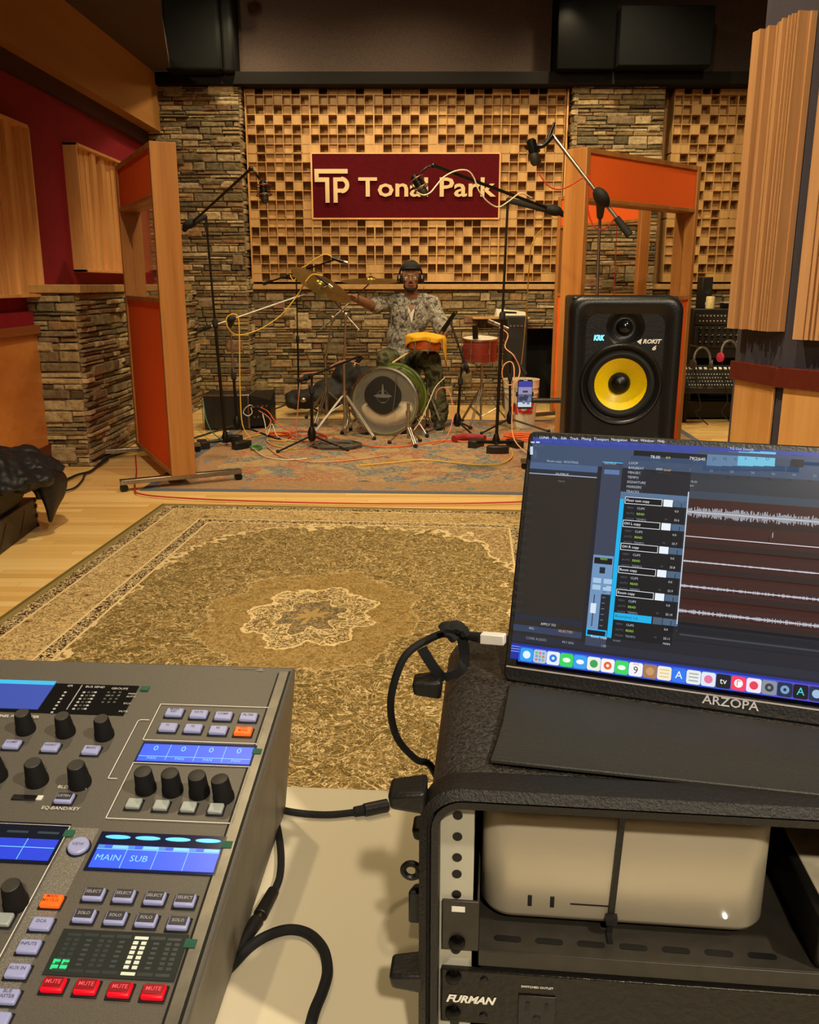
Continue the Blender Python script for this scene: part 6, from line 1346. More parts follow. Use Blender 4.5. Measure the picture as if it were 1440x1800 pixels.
# trousers
m = M('olive_camouflage', .9, spec=.2); n1 = m.noise(m.coord(), 9, 3, .6, .8); m.set('Base Color', m.ramp(n1, [(.38, hx('#23231a')), (.46, hx('#4a4a34')), (.56, hx('#5d5c42')), (.64, hx('#2f3022'))])); m.bump(n1, .5, .015); TRS = m.mat
mb = MB(); mb.sph(pelv + V((0, 0, -.02)), (.19, .14, .11), 22, 16)
limb(mb, [(pelv + V((-.08, 0, -.03)), .11), (hpL + V((-.01, -.04, 0)), .102), (hpL.lerp(knL, .6), .092), (knL, .078), (knL.lerp(anL, .4), .078), (anL + V((0, 0, .04)), .068)])
limb(mb, [(pelv + V((.08, 0, -.03)), .11), (hpR + V((.01, -.04, 0)), .102), (hpR.lerp(knR, .6), .092), (knR, .078), (knR.lerp(anR, .4), .082), (anR + V((0, 0, .05)), .082), (anR + V((0, 0, .02)), .076)])
remeshed(mb, 'trousers', TRS, dr, .009, 'loose olive camouflage trousers', 3, disp=(.028, .08))
# shoes
for an, to in ((anL, toL), (anR, toR)):
    mb = MB(); a = V((an.x, an.y + .03, .055)); b = V((to.x, to.y - .02, .045)); limb(mb, [(a, .046), (a.lerp(b, .5), .048), (b, .04)]); mb.sph(a + V((0, 0, .04)), (.042, .05, .04)); sh_ = remeshed(mb, 'shoe', plain('dark_shoe', '#26221b', .6), dr, .006)
    mb = MB(); d = (b - a).normalized(); X_ = frame((a + b) / 2 - V((0, 0, .0)), d, V((-d.y, d.x, 0))); X_.translation.z = .002; mb.X = X_; L2 = (b - a).length / 2
    mb.prism([(-L2 - .045, -.035), (0, -.045), (L2 + .02, -.042), (L2 + .042, 0), (L2 + .02, .042), (0, .045), (-L2 - .045, .035)], 0, .022); mb.build('sole', plain('cream_sole', '#b8b08c', .6), sh_, bevel=.004)
# cap, hair, beard, glasses, eyes
mb = MB(); mb.sph(hc + V((0, .016, .088)), (.088, .100, .056), 26, 16); mb.sph(hc + V((0, -.090, .080)), (.062, .040, .008), 20, 8); remeshed(mb, 'cap', plain('black_cap', '#0f0d0c', .85), dr, .005, 'black cap', 2)
mb = MB(); mb.sph(hc + V((0, .034, .01)), (.083, .082, .085), 22, 14); 
for s_ in (-1, 1): mb.sph(hc + V((s_ * .074, -.018, .0)), (.010, .02, .05), 10, 8)
remeshed(mb, 'hair', HAIR, dr, .005, None, 2)
mb = MB(); mb.sph(hc + V((0, -.045, -.092)), (.046, .050, .030), 20, 12); mb.sph(hc + V((0, -.100, -.040)), (.028, .009, .006), 12, 6)
for s_ in (-1, 1): mb.sph(hc + V((s_ * .050, -.034, -.066)), (.014, .030, .026), 12, 8)
remeshed(mb, 'beard', HAIR, dr, .004, 'short dark beard', 2)
mb = MB(); mb.sph(hc + V((0, -.101, -.056)), (.020, .010, .006), 12, 8); mb.build('lips', plain('lips', '#7c4038', .5), dr)
for s_ in (-1, 1):
    ec = hc + V((s_ * .031, -.079, .004)); mb = MB(); mb.sph(ec, (.014, .011, .010), 14, 10); ey_ = mb.build('eye', WHITEP, dr)
    mb = MB(); mb.sph(ec + V((0, -.009, -.001)), .0055, 10, 8); mb.build('iris', plain('iris', '#1a0f0a', .2), ey_)
    mb = MB(); mb.tube([ec + V((-.018, -.016, .024)), ec + V((0, -.020, .029)), ec + V((.018, -.014, .024))], .0026, 6, 4); mb.build('eyebrow', HAIR, dr)
mb = MB()
for s_ in (-1, 1): mb.ring(hc + V((s_ * .033, -.104, .0)), (0, 1, 0), .0235, .0013, 24, 6); mb.cyl(hc + V((s_ * .057, -.102, .006)), hc + V((s_ * .08, .0, .008)), .002, n=6)
mb.cyl(hc + V((-.009, -.106, .004)), hc + V((.009, -.106, .004)), .002, n=6); gl = mb.build('glasses', plain('wire_frame', '#8a7448', .3, metal=.8), dr)
# watch / wristband
mb = MB(); mb.lathe([(.031, -.012), (.033, -.01), (.033, .01), (.031, .012)], wrL + (elL - wrL).normalized() * .02, wrL - elL, 18); mb.build('wristband', STEEL, dr)
# headphones
hp = thing('headphones', 'dark studio headphones worn over the drummer\'s black cap', 'headphones', tuple(hc))
mb = MB(); mb.tube([hc + V((math.cos(t) * .100, .022, math.sin(t) * .148)) for t in [R(a) for a in range(0, 181, 15)]], .008, 8, 3); mb.build('headband', BLACKM, hp)
for s_ in (-1, 1):
    mb = MB(); mb.lathe([(.036, 0), (.042, .008), (.042, .022), (.030, .034), (0, .036)], hc + V((s_ * .084, .012, -.008)), (s_, 0, 0), 24); mb.build('ear_cup', plain('ear_cup', '#1b1210', .35), hp)
mb = MB(); mb.tube([f(745, 505, 7.9), f(742, 522, 7.85), f(735, 535, 7.8), f(722, 548, 7.78), f(708, 572, 7.8), f(690, 590, 7.84), f(684, 640, 7.9)], .0022, 6, 6); mb.build('cord', RUBBER, hp)
mb = MB(); mb.tube([f(690, 638, 7.42), f(718, 620, 7.50), f(757, 601, 7.60)], .0072, 8, 2); mb.build('drumstick', plain('stick_maple', '#d2b27c', .5), None, 'pale wooden drumstick resting across the drummer\'s thigh', cat='drumstick')
mb = MB(); mb.tube([hdR + V((.01, 0, .012)), hdR + V((-.12, -.14, .02)), hdR + V((-.23, -.27, .03))], .007, 8, 2)
# ================================================================== LEFT FOREGROUND: CASE AND JACKETS
a, b = G(8, 970), G(66, 926); uu = (b - a); uu.normalize(); nn = V((-uu.y, uu.x, 0))
cs = thing('road_case', 'black road case on the floor at the left edge under the dark jacket', 'case', tuple(a))
XC = frame(a, uu, nn)
mb = MB(); mb.X = XC; mb.box2((-.9, 0, .0), (.46, .5, .155)); mb.build('body', plain('case_black', '#2a2620', .5, gs=30), cs, bevel=.004)
mb = MB(); mb.X = XC; 
for x_ in (-.25, .05, .30):
    mb.add([(x_ - .1, -.003, .02), (x_ - .085, -.003, .02), (x_ + .015, -.003, .12), (x_, -.003, .12)], [(0, 1, 2, 3)])
mb.build('seam', BLACKM, cs)
for x_ in (-.9, .44):
    for z_ in (.0, .05, .10, .135): mb = MB(); mb.X = XC; mb.box2((x_, -.006, z_), (x_ + .02, .02, z_ + .02)); mb.build('corner_rivet', BLACKM, cs, bevel=.002)
cs2 = thing('open_case', 'dark open case lid stacked on the road case holding the jacket', 'case', tuple(a + V((0, 0, .16))))
mb = MB(); mb.X = XC; mb.add([(-.9, .02, .158), (.30, .02, .158), (.30, .5, .158), (-.9, .5, .158), (-.9, -.01, .27), (.42, -.01, .27), (.42, .5, .27), (-.9, .5, .27)], [(3, 2, 1, 0), (4, 5, 6, 7), (0, 1, 5, 4), (1, 2, 6, 5), (2, 3, 7, 6), (3, 0, 4, 7)]); mb.build('lid', plain('case_dark', '#16130f', .6), cs2, bevel=.004)
LEA = M('dark_leather', .5, spec=.4); _n = LEA.noise(LEA.coord(), 14, 5, .6, 1); LEA.set('Base Color', LEA.ramp(_n, [(.3, hx('#0e0e0d')), (.7, hx('#20222a'))])); LEA.bump(_n, .4, .02); LEA = LEA.mat
jk = thing('jacket', 'dark leather jacket thrown over the case, one pointed flap hanging down', 'jacket', tuple(G(60, 900)))
FJ = 4.3
mb = MB()
for (px, py, F, r) in ((10, 812, 4.3, (.17, .16, .055)), (45, 818, 4.35, (.15, .14, .05)), (72, 822, 4.4, (.12, .12, .045)), (5, 838, 4.1, (.16, .14, .05)), (40, 842, 4.15, (.14, .12, .045)), (-30, 830, 4.1, (.2, .2, .09)), (8, 856, 4.0, (.10, .09, .03)), (20, 800, 4.45, (.16, .1, .05))): mb.sph(W(px, py, F), r, 20, 12)
remeshed(mb, 'body', LEA, jk, .009, smooth_it=3, disp=(.07, .11))
def cloth(name, rows, label, parent, mat, thick=.008, cat=None):
    P_ = [[V(p) for p in r] for r in rows]; P_ = [smooth_path(r, 5) for r in P_]; nc = len(P_[0]); cols = [smooth_path([r[i] for r in P_], 5) for i in range(nc)]; nr = len(cols[0])
    mb = MB(); vs = [cols[i][j] for j in range(nr) for i in range(nc)]; mb.add(vs, [(j * nc + i, j * nc + i + 1, (j + 1) * nc + i + 1, (j + 1) * nc + i) for j in range(nr - 1) for i in range(nc - 1)])
    o = mb.build(name, mat, parent, label, cat=cat, smooth=80); s_ = o.modifiers.new('t', 'SOLIDIFY'); s_.thickness = thick; return o
cloth('hanging_flap', [[W(28, 806, 4.5), W(52, 798, 4.5), W(74, 803, 4.5), W(90, 816, 4.5)],
                       [W(30, 818, 4.35), W(58, 812, 4.35), W(92, 818, 4.4), W(110, 832, 4.45)],
                       [W(44, 840, 4.3), W(68, 836, 4.25), W(94, 838, 4.3), W(116, 846, 4.42)],
                       [W(64, 858, 4.3), W(76, 866, 4.25), W(96, 868, 4.3), W(112, 868, 4.4)],
                       [W(80, 886, 4.3), W(85, 895, 4.28), W(93, 895, 4.3), W(100, 890, 4.36)],
                       [W(87, 912, 4.3), W(88, 916, 4.3), W(89, 917, 4.3), W(90, 914, 4.32)]], 'pointed hanging flap', jk, LEA)
cloth('collar', [[W(-10, 790, 4.5), W(10, 789, 4.5), W(28, 792, 4.5), W(38, 796, 4.5)], [W(-10, 806, 4.4), W(8, 800, 4.42), W(26, 800, 4.42), W(34, 806, 4.45)], [W(-10, 822, 4.25), W(8, 816, 4.25), W(22, 818, 4.3), W(28, 822, 4.32)]], 'grey suede collar', jk, plain('grey_suede', '#4a443c', .9, grain=.3, gs=90))
cloth('lower_flap', [[W(40, 850, 4.25), W(55, 850, 4.25), W(66, 852, 4.28)], [W(60, 864, 4.25), W(66, 864, 4.25), W(74, 864, 4.28)], [W(66, 877, 4.25), W(70, 878, 4.25), W(74, 876, 4.28)]], None, jk, LEA)

# ================================================================== AMP CASE, BAG, BUCKET, BACK ITEMS
def boxthing(name, label, cat, px0, px1, F, z0, z1, dep, mat, part='body', bev=.006, rz=0):
    x0, x1 = W(px0, 700, F).x, W(px1, 700, F).x; th = thing(name, label, cat, ((x0 + x1) / 2, F + dep / 2, z0), (0, 0, rz)); X = WORLD[th.name]; w = (x1 - x0)
    mb = MB(); mb.X = X; mb.box2((-w / 2, -dep / 2, 0), (w / 2, dep / 2, z1 - z0)); mb.build(part, mat, th, bevel=bev); return th, X, w
fc, X, w = boxthing('flight_case', 'black flight case with steel edges against the left stone pillar, cables spilling out', 'case', 357, 437, 7.55, .01, .30, .40, plain('flight_black', '#0f0e0d', .5))
for sx1 in (-1, 1):
    for sy in (-1, 1): mb = MB(); mb.X = X; mb.box2((sx1 * w / 2 - .012, sy * .2 - .012, 0), (sx1 * w / 2 + .006 * sx1, sy * .2 + .006 * sy, .292)); mb.build('edge_strip', STEEL, fc, bevel=.002)
    mb = MB(); mb.X = X; mb.box2((sx1 * w / 2 - .01, -.2, .283), (sx1 * w / 2 + .006 * sx1, .2, .296)); mb.build('edge_strip', STEEL, fc, bevel=.002)
mb = MB(); mb.X = X; mb.box2((-w / 2, -.207, .283), (w / 2, -.19, .297)); mb.build('edge_strip', STEEL, fc, bevel=.002)
mb = MB(); mb.X = X; mb.add([(w / 2 + .008, -.18, .02), (w / 2 + .17, -.1, .02), (w / 2 + .17, -.1, .24), (w / 2 + .008, -.18, .29), (w / 2 + .008, .18, .02), (w / 2 + .17, .18, .02), (w / 2 + .17, .18, .30), (w / 2 + .008, .18, .29)], [(0, 1, 2, 3), (4, 7, 6, 5), (3, 2, 6, 7), (1, 5, 6, 2)])
snk = mb.build('connector_panel', plain('panel_dark', '#1c1b1a', .4, metal=.4), fc, 'dark connector panel')
for i in range(4):
    for j in range(2): mb = MB(); p = X @ V((w / 2 + .04 + i * .034, -.165 + i * .018, .10 + j * .09)); mb.cyl(p, p + V((-.004, -.014, 0)), .011, n=12); mb.build('socket', STEEL, snk)
bg = thing('gig_bag', 'black soft gear bag slumped on the floor behind the drum kit', 'bag', tuple(G(590, 722)))
mb = MB()
for (px, py, F, r) in ((540, 700, 8.5, (.22, .16, .10)), (580, 692, 8.6, (.20, .16, .15)), (612, 675, 8.65, (.17, .15, .22)), (640, 678, 8.7, (.14, .14, .20)), (520, 708, 8.45, (.10, .12, .06))): 
    c = W(px, py, F); c.z = max(c.z, r[2] + .0); mb.sph(c, r, 18, 12)
remeshed(mb, 'body', plain('bag_black', '#13120f', .7), bg, .014, smooth_it=6, disp=(.06, .15))
mb = MB(); c = W(533, 703, 8.28); mb.sph(c + V((0, 0, .0)), (.03, .02, .022), 14, 10); mb.build('reflector', CHROME, bg)
BUC = plain('bucket_white', '#d8cfb8', .45, var=.03)
bk = thing('bucket', 'white plastic bucket with red lettering behind the smartphone, cords inside', 'bucket', tuple(G(914, 752))); B0 = G(914, 750); bh = .42
mb = MB(); mb.lathe([(.0, .002), (.125, .0), (.128, .01), (.145, .30), (.152, .30), (.152, .315), (.147, .32), (.150, .35), (.156, .35), (.157, bh - .01), (.160, bh), (.150, bh), (.142, .3), (.12, .02), (0, .02)], B0, (0, 0, 1), 40); mb.build('pail', BUC, bk)
mb = MB(); mb.tube([B0 + V((-.155, 0, .33)), B0 + V((-.12, -.13, .25)), B0 + V((0, -.175, .2)), B0 + V((.12, -.13, .25)), B0 + V((.155, 0, .33))], .003, 6, 6); mb.build('handle', STEEL, bk)
mb = MB(); tm_ = MB(); tm_.text('ACE', .115, Matrix.Identity(4), (.5, .02, .02, 1), bold=.06, shear=.2)
vs = []
for p in tm_.v: a_ = p.x / .142 - .10; vs.append(B0 + V((math.sin(a_) * (.146), -math.cos(a_) * .146, .175 + p.y)))
mb.add(vs, tm_.f, (.5, .015, .015, 1)); mb.build('lettering', PRINT, bk, smooth=None)
amp, X, w = boxthing('guitar_amplifier', 'black amplifier cabinet standing at the back wall right of the red tom', 'amplifier', 889, 923, 8.75, .01, .92, .35, BLACK)
mb = MB(); mb.X = X; mb.box2((-w / 2 + .015, -.182, .06), (w / 2 - .015, -.176, .7)); mb.build('grille', plain('grille_dark', '#1b1815', .9, grain=.5, gs=300), amp)
for k in range(5): mb = MB(); p = X @ V((-w / 2 + .03 + k * .035, -.176, .82)); mb.cyl(p, p + V((0, -.012, 0)), .009, n=10); mb.build('knob', CHROME, amp)
sf, X, w = boxthing('wall_shelf', 'narrow stone coloured shelf on the back wall behind the red tom', 'shelf', 829, 927, 8.98, .885, .905, .2, CAPM, 'board', .003)
for sx1 in (-1, 1): mb = MB(); mb.X = X; mb.add([(sx1 * w * .35 - .01, .1, -.1), (sx1 * w * .35 + .01, .1, -.1), (sx1 * w * .35 + .01, .1, 0), (sx1 * w * .35 - .01, .1, 0), (sx1 * w * .35 - .01, -.06, 0), (sx1 * w * .35 + .01, -.06, 0)], [(0, 1, 2, 3), (0, 4, 5, 1), (0, 3, 4), (1, 5, 2), (3, 2, 5, 4)]); mb.build('bracket', BLACKM, sf)
pr = thing('small_mixer', 'cream coloured wedge shaped device lying on the wall shelf', 'electronic device', tuple(W(898, 560, 9.0)))
x0, x1 = W(871, 550, 8.99).x, W(926, 550, 8.99).x; mb = MB(); mb.add([(x0, 8.99, .906), (x1, 8.99, .906), (x1, 8.99, .925), (x0 + .02, 8.99, .925), (x0, 9.13, .906), (x1, 9.13, .906), (x1, 9.13, .955), (x0 + .02, 9.13, .985)], [(0, 1, 2, 3), (3, 2, 6, 7), (0, 3, 7, 4), (1, 5, 6, 2), (4, 7, 6, 5), (0, 4, 5, 1)]); mb.build('body', plain('device_cream', '#cfc8b4', .5), pr, bevel=.003)
mb = MB(); mb.add([(x0 + .09, 9.04, .9455), (x0 + .22, 9.04, .9412), (x0 + .22, 9.09, .9532), (x0 + .09, 9.09, .9605)], [(0, 1, 2, 3)]); mb.build('panel', BLACKM, pr)
# ---- outboard rack behind the slatted column
OF = 8.15; x0 = W(1212, 640, OF).x; x1 = x0 + 1.0
zt, zb = W(1215, 543, OF).z, W(1215, 618, OF).z
orr = thing('outboard_rack', 'tall black rack of studio gear with rows of knobs, left of the slatted column', 'equipment rack', ((x0 + x1) / 2, OF + .3, 0))
mb = MB(); mb.box2((x0, OF, zb - .06), (x1, OF + .5, zt)); mb.build('cabinet', BLACK, orr, bevel=.006)
for (pa, pb) in ((552, 571), (573, 612)):
    za, zc = W(1215, pa, OF).z, W(1215, pb, OF).z; mb = MB(); mb.box2((x0 + .02, OF - .012, zc + .003), (x1 - .02, OF - .001, za - .003)); mb.build('front_panel', plain('gear_panel', '#2c2a26', .45, metal=.3), orr, bevel=.002)
mb = MB()
for r_ in (555, 564):
    z_ = W(1215, r_, OF).z
    for k in range(26): mb.box((x0 + .06 + k * .032, OF - .014, z_), (.009, .004, .009), col=(.75, .72, .65, 1))
mb.build('patch_lamps', PRINT, orr, kind='stuff', smooth=None)
for r_ in (579, 591, 603):
    z_ = W(1215, r_, OF).z
    for k in range(10): mb = MB(); p = V((x0 + .07 + k * .055, OF - .012, z_)); mb.lathe([(.016, 0), (.015, .01), (.011, .012), (.010, .022), (0, .023)], p, (0, -1, 0), 12); kk = mb.build('knob', BLACKM, orr); mb = MB(); mb.box(p + V((0, -.0235, .014)), (.006, .002, .006)); mb.build('marker', WHITEP, kk)
mb = MB(); mb.box2((x0, OF + .02, .02), (x1, OF + .5, .17)); mb.build('base', BLACK, orr, bevel=.004)
for x_ in (x0 + .02, x1 - .05): mb = MB(); mb.box2((x_, OF + .05, .17), (x_ + .03, OF + .45, zb - .06)); mb.build('post', BLACK, orr)
mb = MB(); mb.box2((x0 + .05, OF + .46, .17), (x1 - .05, OF + .48, zb - .06)); mb.build('back_panel', FB, orr)
ck = thing('keyboard_console', 'sloping black console with pale buttons in front of the outboard rack', 'console', ((x0 + x1) / 2, OF - .12, 0)); CF = 7.85
zc1, zc0 = W(1230, 642, CF + .2).z, W(1230, 682, CF).z; cx0_ = W(1208, 660, CF).x; 
mb = MB(); mb.add([(cx0_, CF, zc0 - .05), (cx0_ + .9, CF, zc0 - .05), (cx0_ + .9, CF, zc0), (cx0_, CF, zc0), (cx0_, CF + .25, zc0 - .05), (cx0_ + .9, CF + .25, zc0 - .05), (cx0_ + .9, CF + .25, zc1), (cx0_, CF + .25, zc1)], [(0, 1, 2, 3), (3, 2, 6, 7), (0, 3, 7, 4), (1, 5, 6, 2), (4, 7, 6, 5), (0, 4, 5, 1)]); mb.build('body', BLACK, ck, bevel=.004)
def con(fx, fy, h=.002): return V((cx0_ + fx * .9, CF + .25 * fy, zc0 + (zc1 - zc0) * fy + h))
for k in range(12): mb = MB(); mb.X = frame(con(.05 + k * .05, .82, .004), (1, 0, 0), (0, .25, zc1 - zc0)); mb.box((0, 0, 0), (.026, .03, .008)); mb.build('key', WHITEP, ck, bevel=.002)
mb = MB()
for r_ in range(4):
    for k in range(22): mb.X = frame(con(.04 + k * .028, .12 + r_ * .15, .002), (1, 0, 0), (0, .25, zc1 - zc0)); mb.box((0, 0, 0), (.008, .012, .006), col=(.5, .48, .42, 1))
mb.build('small_buttons', PRINT, ck, kind='stuff', smooth=None)
for x_ in (cx0_ + .05, cx0_ + .8): mb = MB(); mb.cyl((x_, CF + .15, 0), (x_, CF + .15, zc0 - .05), .02); mb.build('leg', BLACKM, ck)
for i, (px, py, col_, nm) in enumerate(((1234, 640, '#3a3835', 'grey studio headphones hanging in front of the outboard rack, left pair'), (1282, 628, '#c03050', 'studio headphones with pink cushion hanging beside the slatted column'))):
    c = W(px, py, 7.78); h_ = thing('headphones', nm, 'headphones', tuple(c)); mb = MB(); mb.tube([c + V((math.cos(t) * .07, math.sin(t) * .02, math.sin(t) * .10 + .04)) for t in [R(a) for a in range(0, 181, 20)]], .011, 8, 3); mb.build('headband', plain('band_grey', '#55524c', .4), h_)
    for s_ in (-1, 1): mb = MB(); mb.lathe([(.035, 0), (.042, .01), (.040, .03), (.0, .036)], c + V((s_ * .062, 0, .0)), (s_, -.3, 0), 18); mb.build('ear_cup', plain('cup', col_, .5), h_)
    mb = MB(); mb.cyl(c + V((0, .0, .14)), V((c.x, OF, c.z + .14)), .006); mb.build('hook', STEEL, h_)
    mb = MB(); mb.tube([c + V((-.06, 0, -.03)), c + V((-.03, -.02, -.2)), c + V((.02, 0, -.38)), V((c.x - .02, c.y, .12)), V((c.x + .1, c.y, .012))], .005, 6, 6); mb.build('cord', RUBBER, h_)
cd = W(1248, 541, 8.3); mb = MB(); mb.lathe([(.038, 0), (.039, .10), (.034, .108), (0, .104)], (cd.x, cd.y, zt), (0, 0, 1), 20); mb.build('candle', plain('candle_wax', '#e0cc92', .5), None, 'thick cream candle on top of the outboard rack', cat='candle')
ts, X, w = boxthing('small_speaker', 'slim black speaker standing on the outboard rack beside the cream candle', 'speaker', 1219, 1237, 8.4, zt, W(1228, 487, 8.4).z, .16, BLACK)
mb = MB(); p = X @ V((0, -.08, .16)); mb.lathe([(.034, .0), (.034, .004), (.02, .001), (0, .0)], p, (0, -1, 0), 20); mb.build('cone', RUBBER, ts)
bx_, X, w = boxthing('small_box', 'little white and red box beside the candle on the outboard rack', 'box', 1230, 1241, 8.3, zt, zt + .055, .06, plain('box_pink', '#b08078', .6)); mb = MB(); mb.X = X; mb.box2((-w / 2 - .001, -.031, .03), (w / 2 + .001, .031, .056)); mb.build('lid', WHITEP, bx_)
bx_, X, w = boxthing('remote_control', 'dark device lying on top of the outboard rack right of the candle', 'electronic device', 1259, 1284, 8.3, zt, zt + .05, .12, BLACKM); mb = MB(); mb.X = X; mb.box2((-w / 2 - .001, -.04, .051), (w / 2, .06, .056)); mb.build('top', WHITEP, bx_)
# ================================================================== CABLES
def cmat(nm, c): return plain('cable_' + nm, c, .5, var=.05)
YELC, ORC, REDC, PINK, WHC, GRC, TEAL, GREY, PEACH = cmat('yellow', '#d8b040'), cmat('orange', '#d8602c'), cmat('red', '#b02a1a'), cmat('pink', '#c87860'), cmat('white', '#d0c4a8'), cmat('green', '#1c7a3c'), cmat('teal', '#3a7a6c'), cmat('grey', '#55524c'), cmat('peach', '#d89a6c')
def cable(label, mat, pts, r=.0042, F=None):
    P_ = []
    for p in pts:
        if len(p) == 3: P_.append(W(*p))
        elif F == 'boom': P_.append(W(p[0], p[1], 5.68 + max(-30, p[0] - 762) / 230 * .5 - .02))
        elif F: P_.append(W(p[0], p[1], F))
        else: P_.append(G(p[0], p[1], .010 + r))
    for p in P_: p.z = max(p.z, .006 + r)
    mb = MB(); mb.tube(P_, r, 6, 6); return mb.build('cable', mat, None, label, cat='cable')
cable('yellow cable rising from the microphone above the tilted crash cymbal', YELC, [(583, 451), (572, 447), (556, 454), (540, 466), (530, 472), (518, 492), (512, 488), (510, 482)], .0045, 8.1)
cable('yellow cable swooping from under the crash cymbal to the silver boom stand and down', YELC, [(566, 485, 7.1), (552, 482, 7.1), (541, 490, 7.1), (522, 520, 7.1), (495, 553, 7.05), (460, 577, 7.0), (428, 588, 6.9), (410, 586, 6.85), (399, 572, 6.8), (399, 558, 6.8), (410, 552, 6.8), (419, 560, 6.8), (421, 600, 6.8), (422, 680, 6.8), (426, 745, 6.8), (440, 770, 6.8)], .0045)
cable('cream cable wound along the tall boom in front of the red sign', WHC, [(733, 338), (745, 343), (757, 338), (768, 325), (782, 310), (803, 300), (822, 300), (833, 312), (842, 335), (858, 355), (876, 364), (893, 355), (915, 340), (935, 348)], .0045, 'boom')
cable('long pale yellow cord hanging straight down into the white bucket', YELC, [(957, 398, 6.3), (940, 420, 6.4), (932, 450, 6.5), (926, 540, 7.0), (919, 620, 7.6), (914, 655, 7.9), (906, 690, 8.0)], .004)
cable('peach cable looping around the stand in front of the bucket', PEACH, [(878, 576, 7.3), (893, 588, 7.3), (888, 610, 7.25), (903, 625, 7.2), (914, 650, 7.2), (907, 672, 7.1), (892, 676, 7.1), (883, 660, 7.1), (886, 642, 7.1), (898, 636, 7.1), (904, 650, 7.0), (902, 700, 6.9), (900, 750, 6.8), (906, 776, 6.6), (925, 796, 6.4)], .0048)
cable('red cable drooping from the top right microphone along the steel boom', REDC, [(947, 300), (952, 312), (966, 328), (984, 333), (1003, 326), (1024, 313), (1035, 310), (1034, 325), (1033, 345), (1035, 375), (1045, 398), (1058, 404), (1072, 395), (1083, 380)], .0036, 4.68)
cable('thin dark red cord hanging in front of the right stone pillar', REDC, [(1084, 385), (1083, 430), (1080, 520), (1078, 640)], .003, 6.2)
cable('thin red cable lying across the floor in front of the pastel rug', REDC, [(238, 800), (240, 830), (237, 858), (250, 869), (330, 876), (480, 882), (640, 885), (800, 885), (920, 882)], .005)
cable('black cable running from the jacket to the stone wing', RUBBER, [(112, 846), (135, 835), (158, 829), (172, 818), (185, 806), (205, 800), (232, 792), (262, 786)], .008)
cable('second black cable bending across the floor beside the jacket', RUBBER, [(108, 864), (130, 858), (144, 845), (150, 833), (162, 826), (190, 808)], .006)
cable('orange cable snaking along the rug in front of the bass drum', ORC, [(585, 768), (620, 778), (660, 785), (700, 785), (740, 780), (785, 774), (820, 776), (870, 770), (930, 776)], .006)
cable('pale yellow cable curving across the pastel rug toward the monitor', YELC, [(632, 818), (690, 813), (740, 808), (790, 812), (840, 817), (880, 815), (900, 803), (898, 788)], .0045)
cable('pink cable arching beside the drummer\'s shoe', PINK, [(766, 702, 7.35), (768, 688, 7.35), (779, 681, 7.35), (790, 690, 7.35), (796, 715, 7.3), (795, 742, 7.2), (787, 765, 7.1), (776, 785, 6.9), (760, 792, 6.8)], .0045)
cable('white cable arching in front of the trouser leg', WHC, [(728, 756, 7.2), (742, 735, 7.25), (755, 705, 7.3), (766, 680, 7.35), (782, 664, 7.4)], .0042)
cable('grey cable hanging across the bass drum head', GREY, [(697, 655), (695, 690), (691, 722)], .0036, 7.18)
cable('teal cable hanging from the flight case past the far-left stand', TEAL, [(357, 705, 7.5), (362, 735, 7.3), (372, 758, 7.0), (388, 772, 6.7)], .0045)
cable('white cable looped over the flight case beside the connector panel', WHC, [(445, 716, 7.4), (440, 712, 7.3), (431, 718, 7.3), (428, 726, 7.3), (436, 731, 7.3), (443, 726, 7.3), (441, 716, 7.3)], .004)
cable('green cable coiled flat on the rug by the far-left stand', GRC, [(440, 786), (450, 783), (460, 786), (452, 791), (442, 789), (448, 785), (458, 788)], .006)
cable('red cable curving on the rug left of the low black stand', REDC, [(505, 763), (530, 758), (560, 762), (575, 770), (550, 776), (520, 774), (508, 768), (540, 765), (570, 768)], .006)
cable('pink cable spilling from the connector panel onto the rug', PINK, [(455, 722, 7.5), (468, 730, 7.4), (476, 740, 7.2), (470, 752, 7.1), (455, 760, 7.0), (430, 765, 6.9)], .0045)
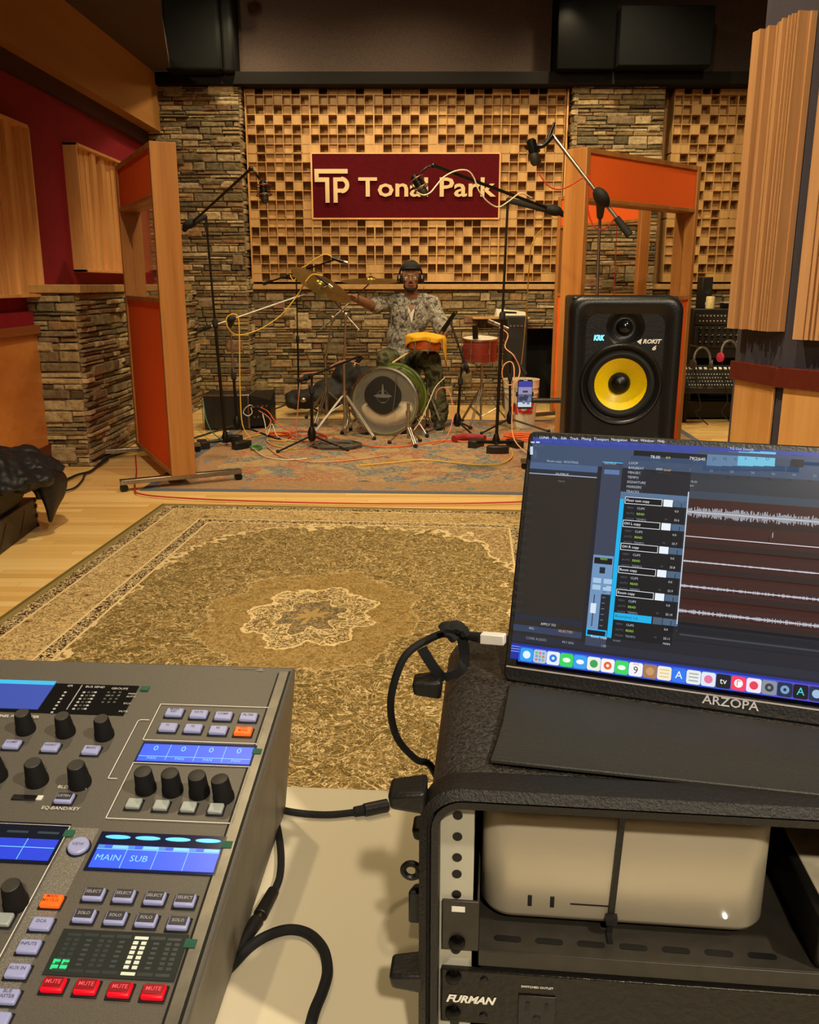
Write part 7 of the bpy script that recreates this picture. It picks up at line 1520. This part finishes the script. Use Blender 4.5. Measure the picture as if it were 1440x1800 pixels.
cable('orange cable spilling from the connector panel toward the drum', ORC, [(458, 716, 7.5), (472, 724, 7.4), (485, 742, 7.2), (505, 755, 7.1), (540, 768, 7.0), (580, 775, 6.9)], .0045)
cable('yellow cable tangled on the rug between the two left stands', YELC, [(420, 775), (450, 765), (480, 762), (515, 768), (500, 775), (470, 772), (480, 782), (520, 790)], .0045)
cable('cream cable tangled on the rug below the flight case', WHC, [(462, 728, 7.4), (466, 745, 7.2), (470, 765, 7.0), (478, 745, 7.2), (486, 765, 7.1), (500, 772, 7.0), (530, 776, 6.9)], .004)
cable('peach cable running along the near edge of the pastel rug', PEACH, [(470, 785), (490, 800), (520, 808), (560, 812), (620, 808), (680, 800)], .0045)
cable('pale cable crossing the rug from the three-block stand to the low stand', WHC, [(400, 780), (430, 772), (445, 788), (465, 802), (500, 808), (540, 806)], .0045)
cable('salmon cable lying along the low boom and dropping to the floor', PINK, [(632, 640, 7.15), (610, 634, 7.1), (588, 640, 7.05), (570, 652, 6.95), (548, 655, 6.9), (530, 660, 6.9), (526, 690, 6.9), (522, 740, 6.9), (521, 775, 6.9)], .004)
def coil(label, mat, c, rx_, ry_, n, r=.005, seed=1):
    rnd = random.Random(seed); C = G(*c); P_ = []
    for i in range(n * 12):
        a = i * math.pi / 6; k = 1 + .12 * math.sin(i * .37 + seed); P_.append(C + V((rx_ * k * math.cos(a) + rnd.uniform(-.01, .01), ry_ * k * math.sin(a), .008 + r + (i / (n * 12)) * r * 4)))
    mb = MB(); mb.tube(P_, r, 6, 2); mb.build('cable_coil', mat, None, label, cat='cable')
coil('grey cable coiled on the rug in front of the left drum stands', GREY, (592, 787), .17, .13, 6, .006, 3)
coil('orange cable coiled on the floor beside the bucket', ORC, (915, 772), .12, .10, 4, .006, 5)
coil('orange cable heaped inside the tangle right of the flight case', ORC, (492, 768), .10, .08, 3, .005, 8)
mb = MB(); mb.tube([G(798, 772, .03), G(815, 768, .035), G(835, 768, .035), G(852, 771, .03)], .028, 10, 4); mb.build('equipment_pouch', plain('pouch_red', '#8a1c20', .6), None, 'long red pouch lying on the rug right of the drummer\'s foot', cat='pouch')
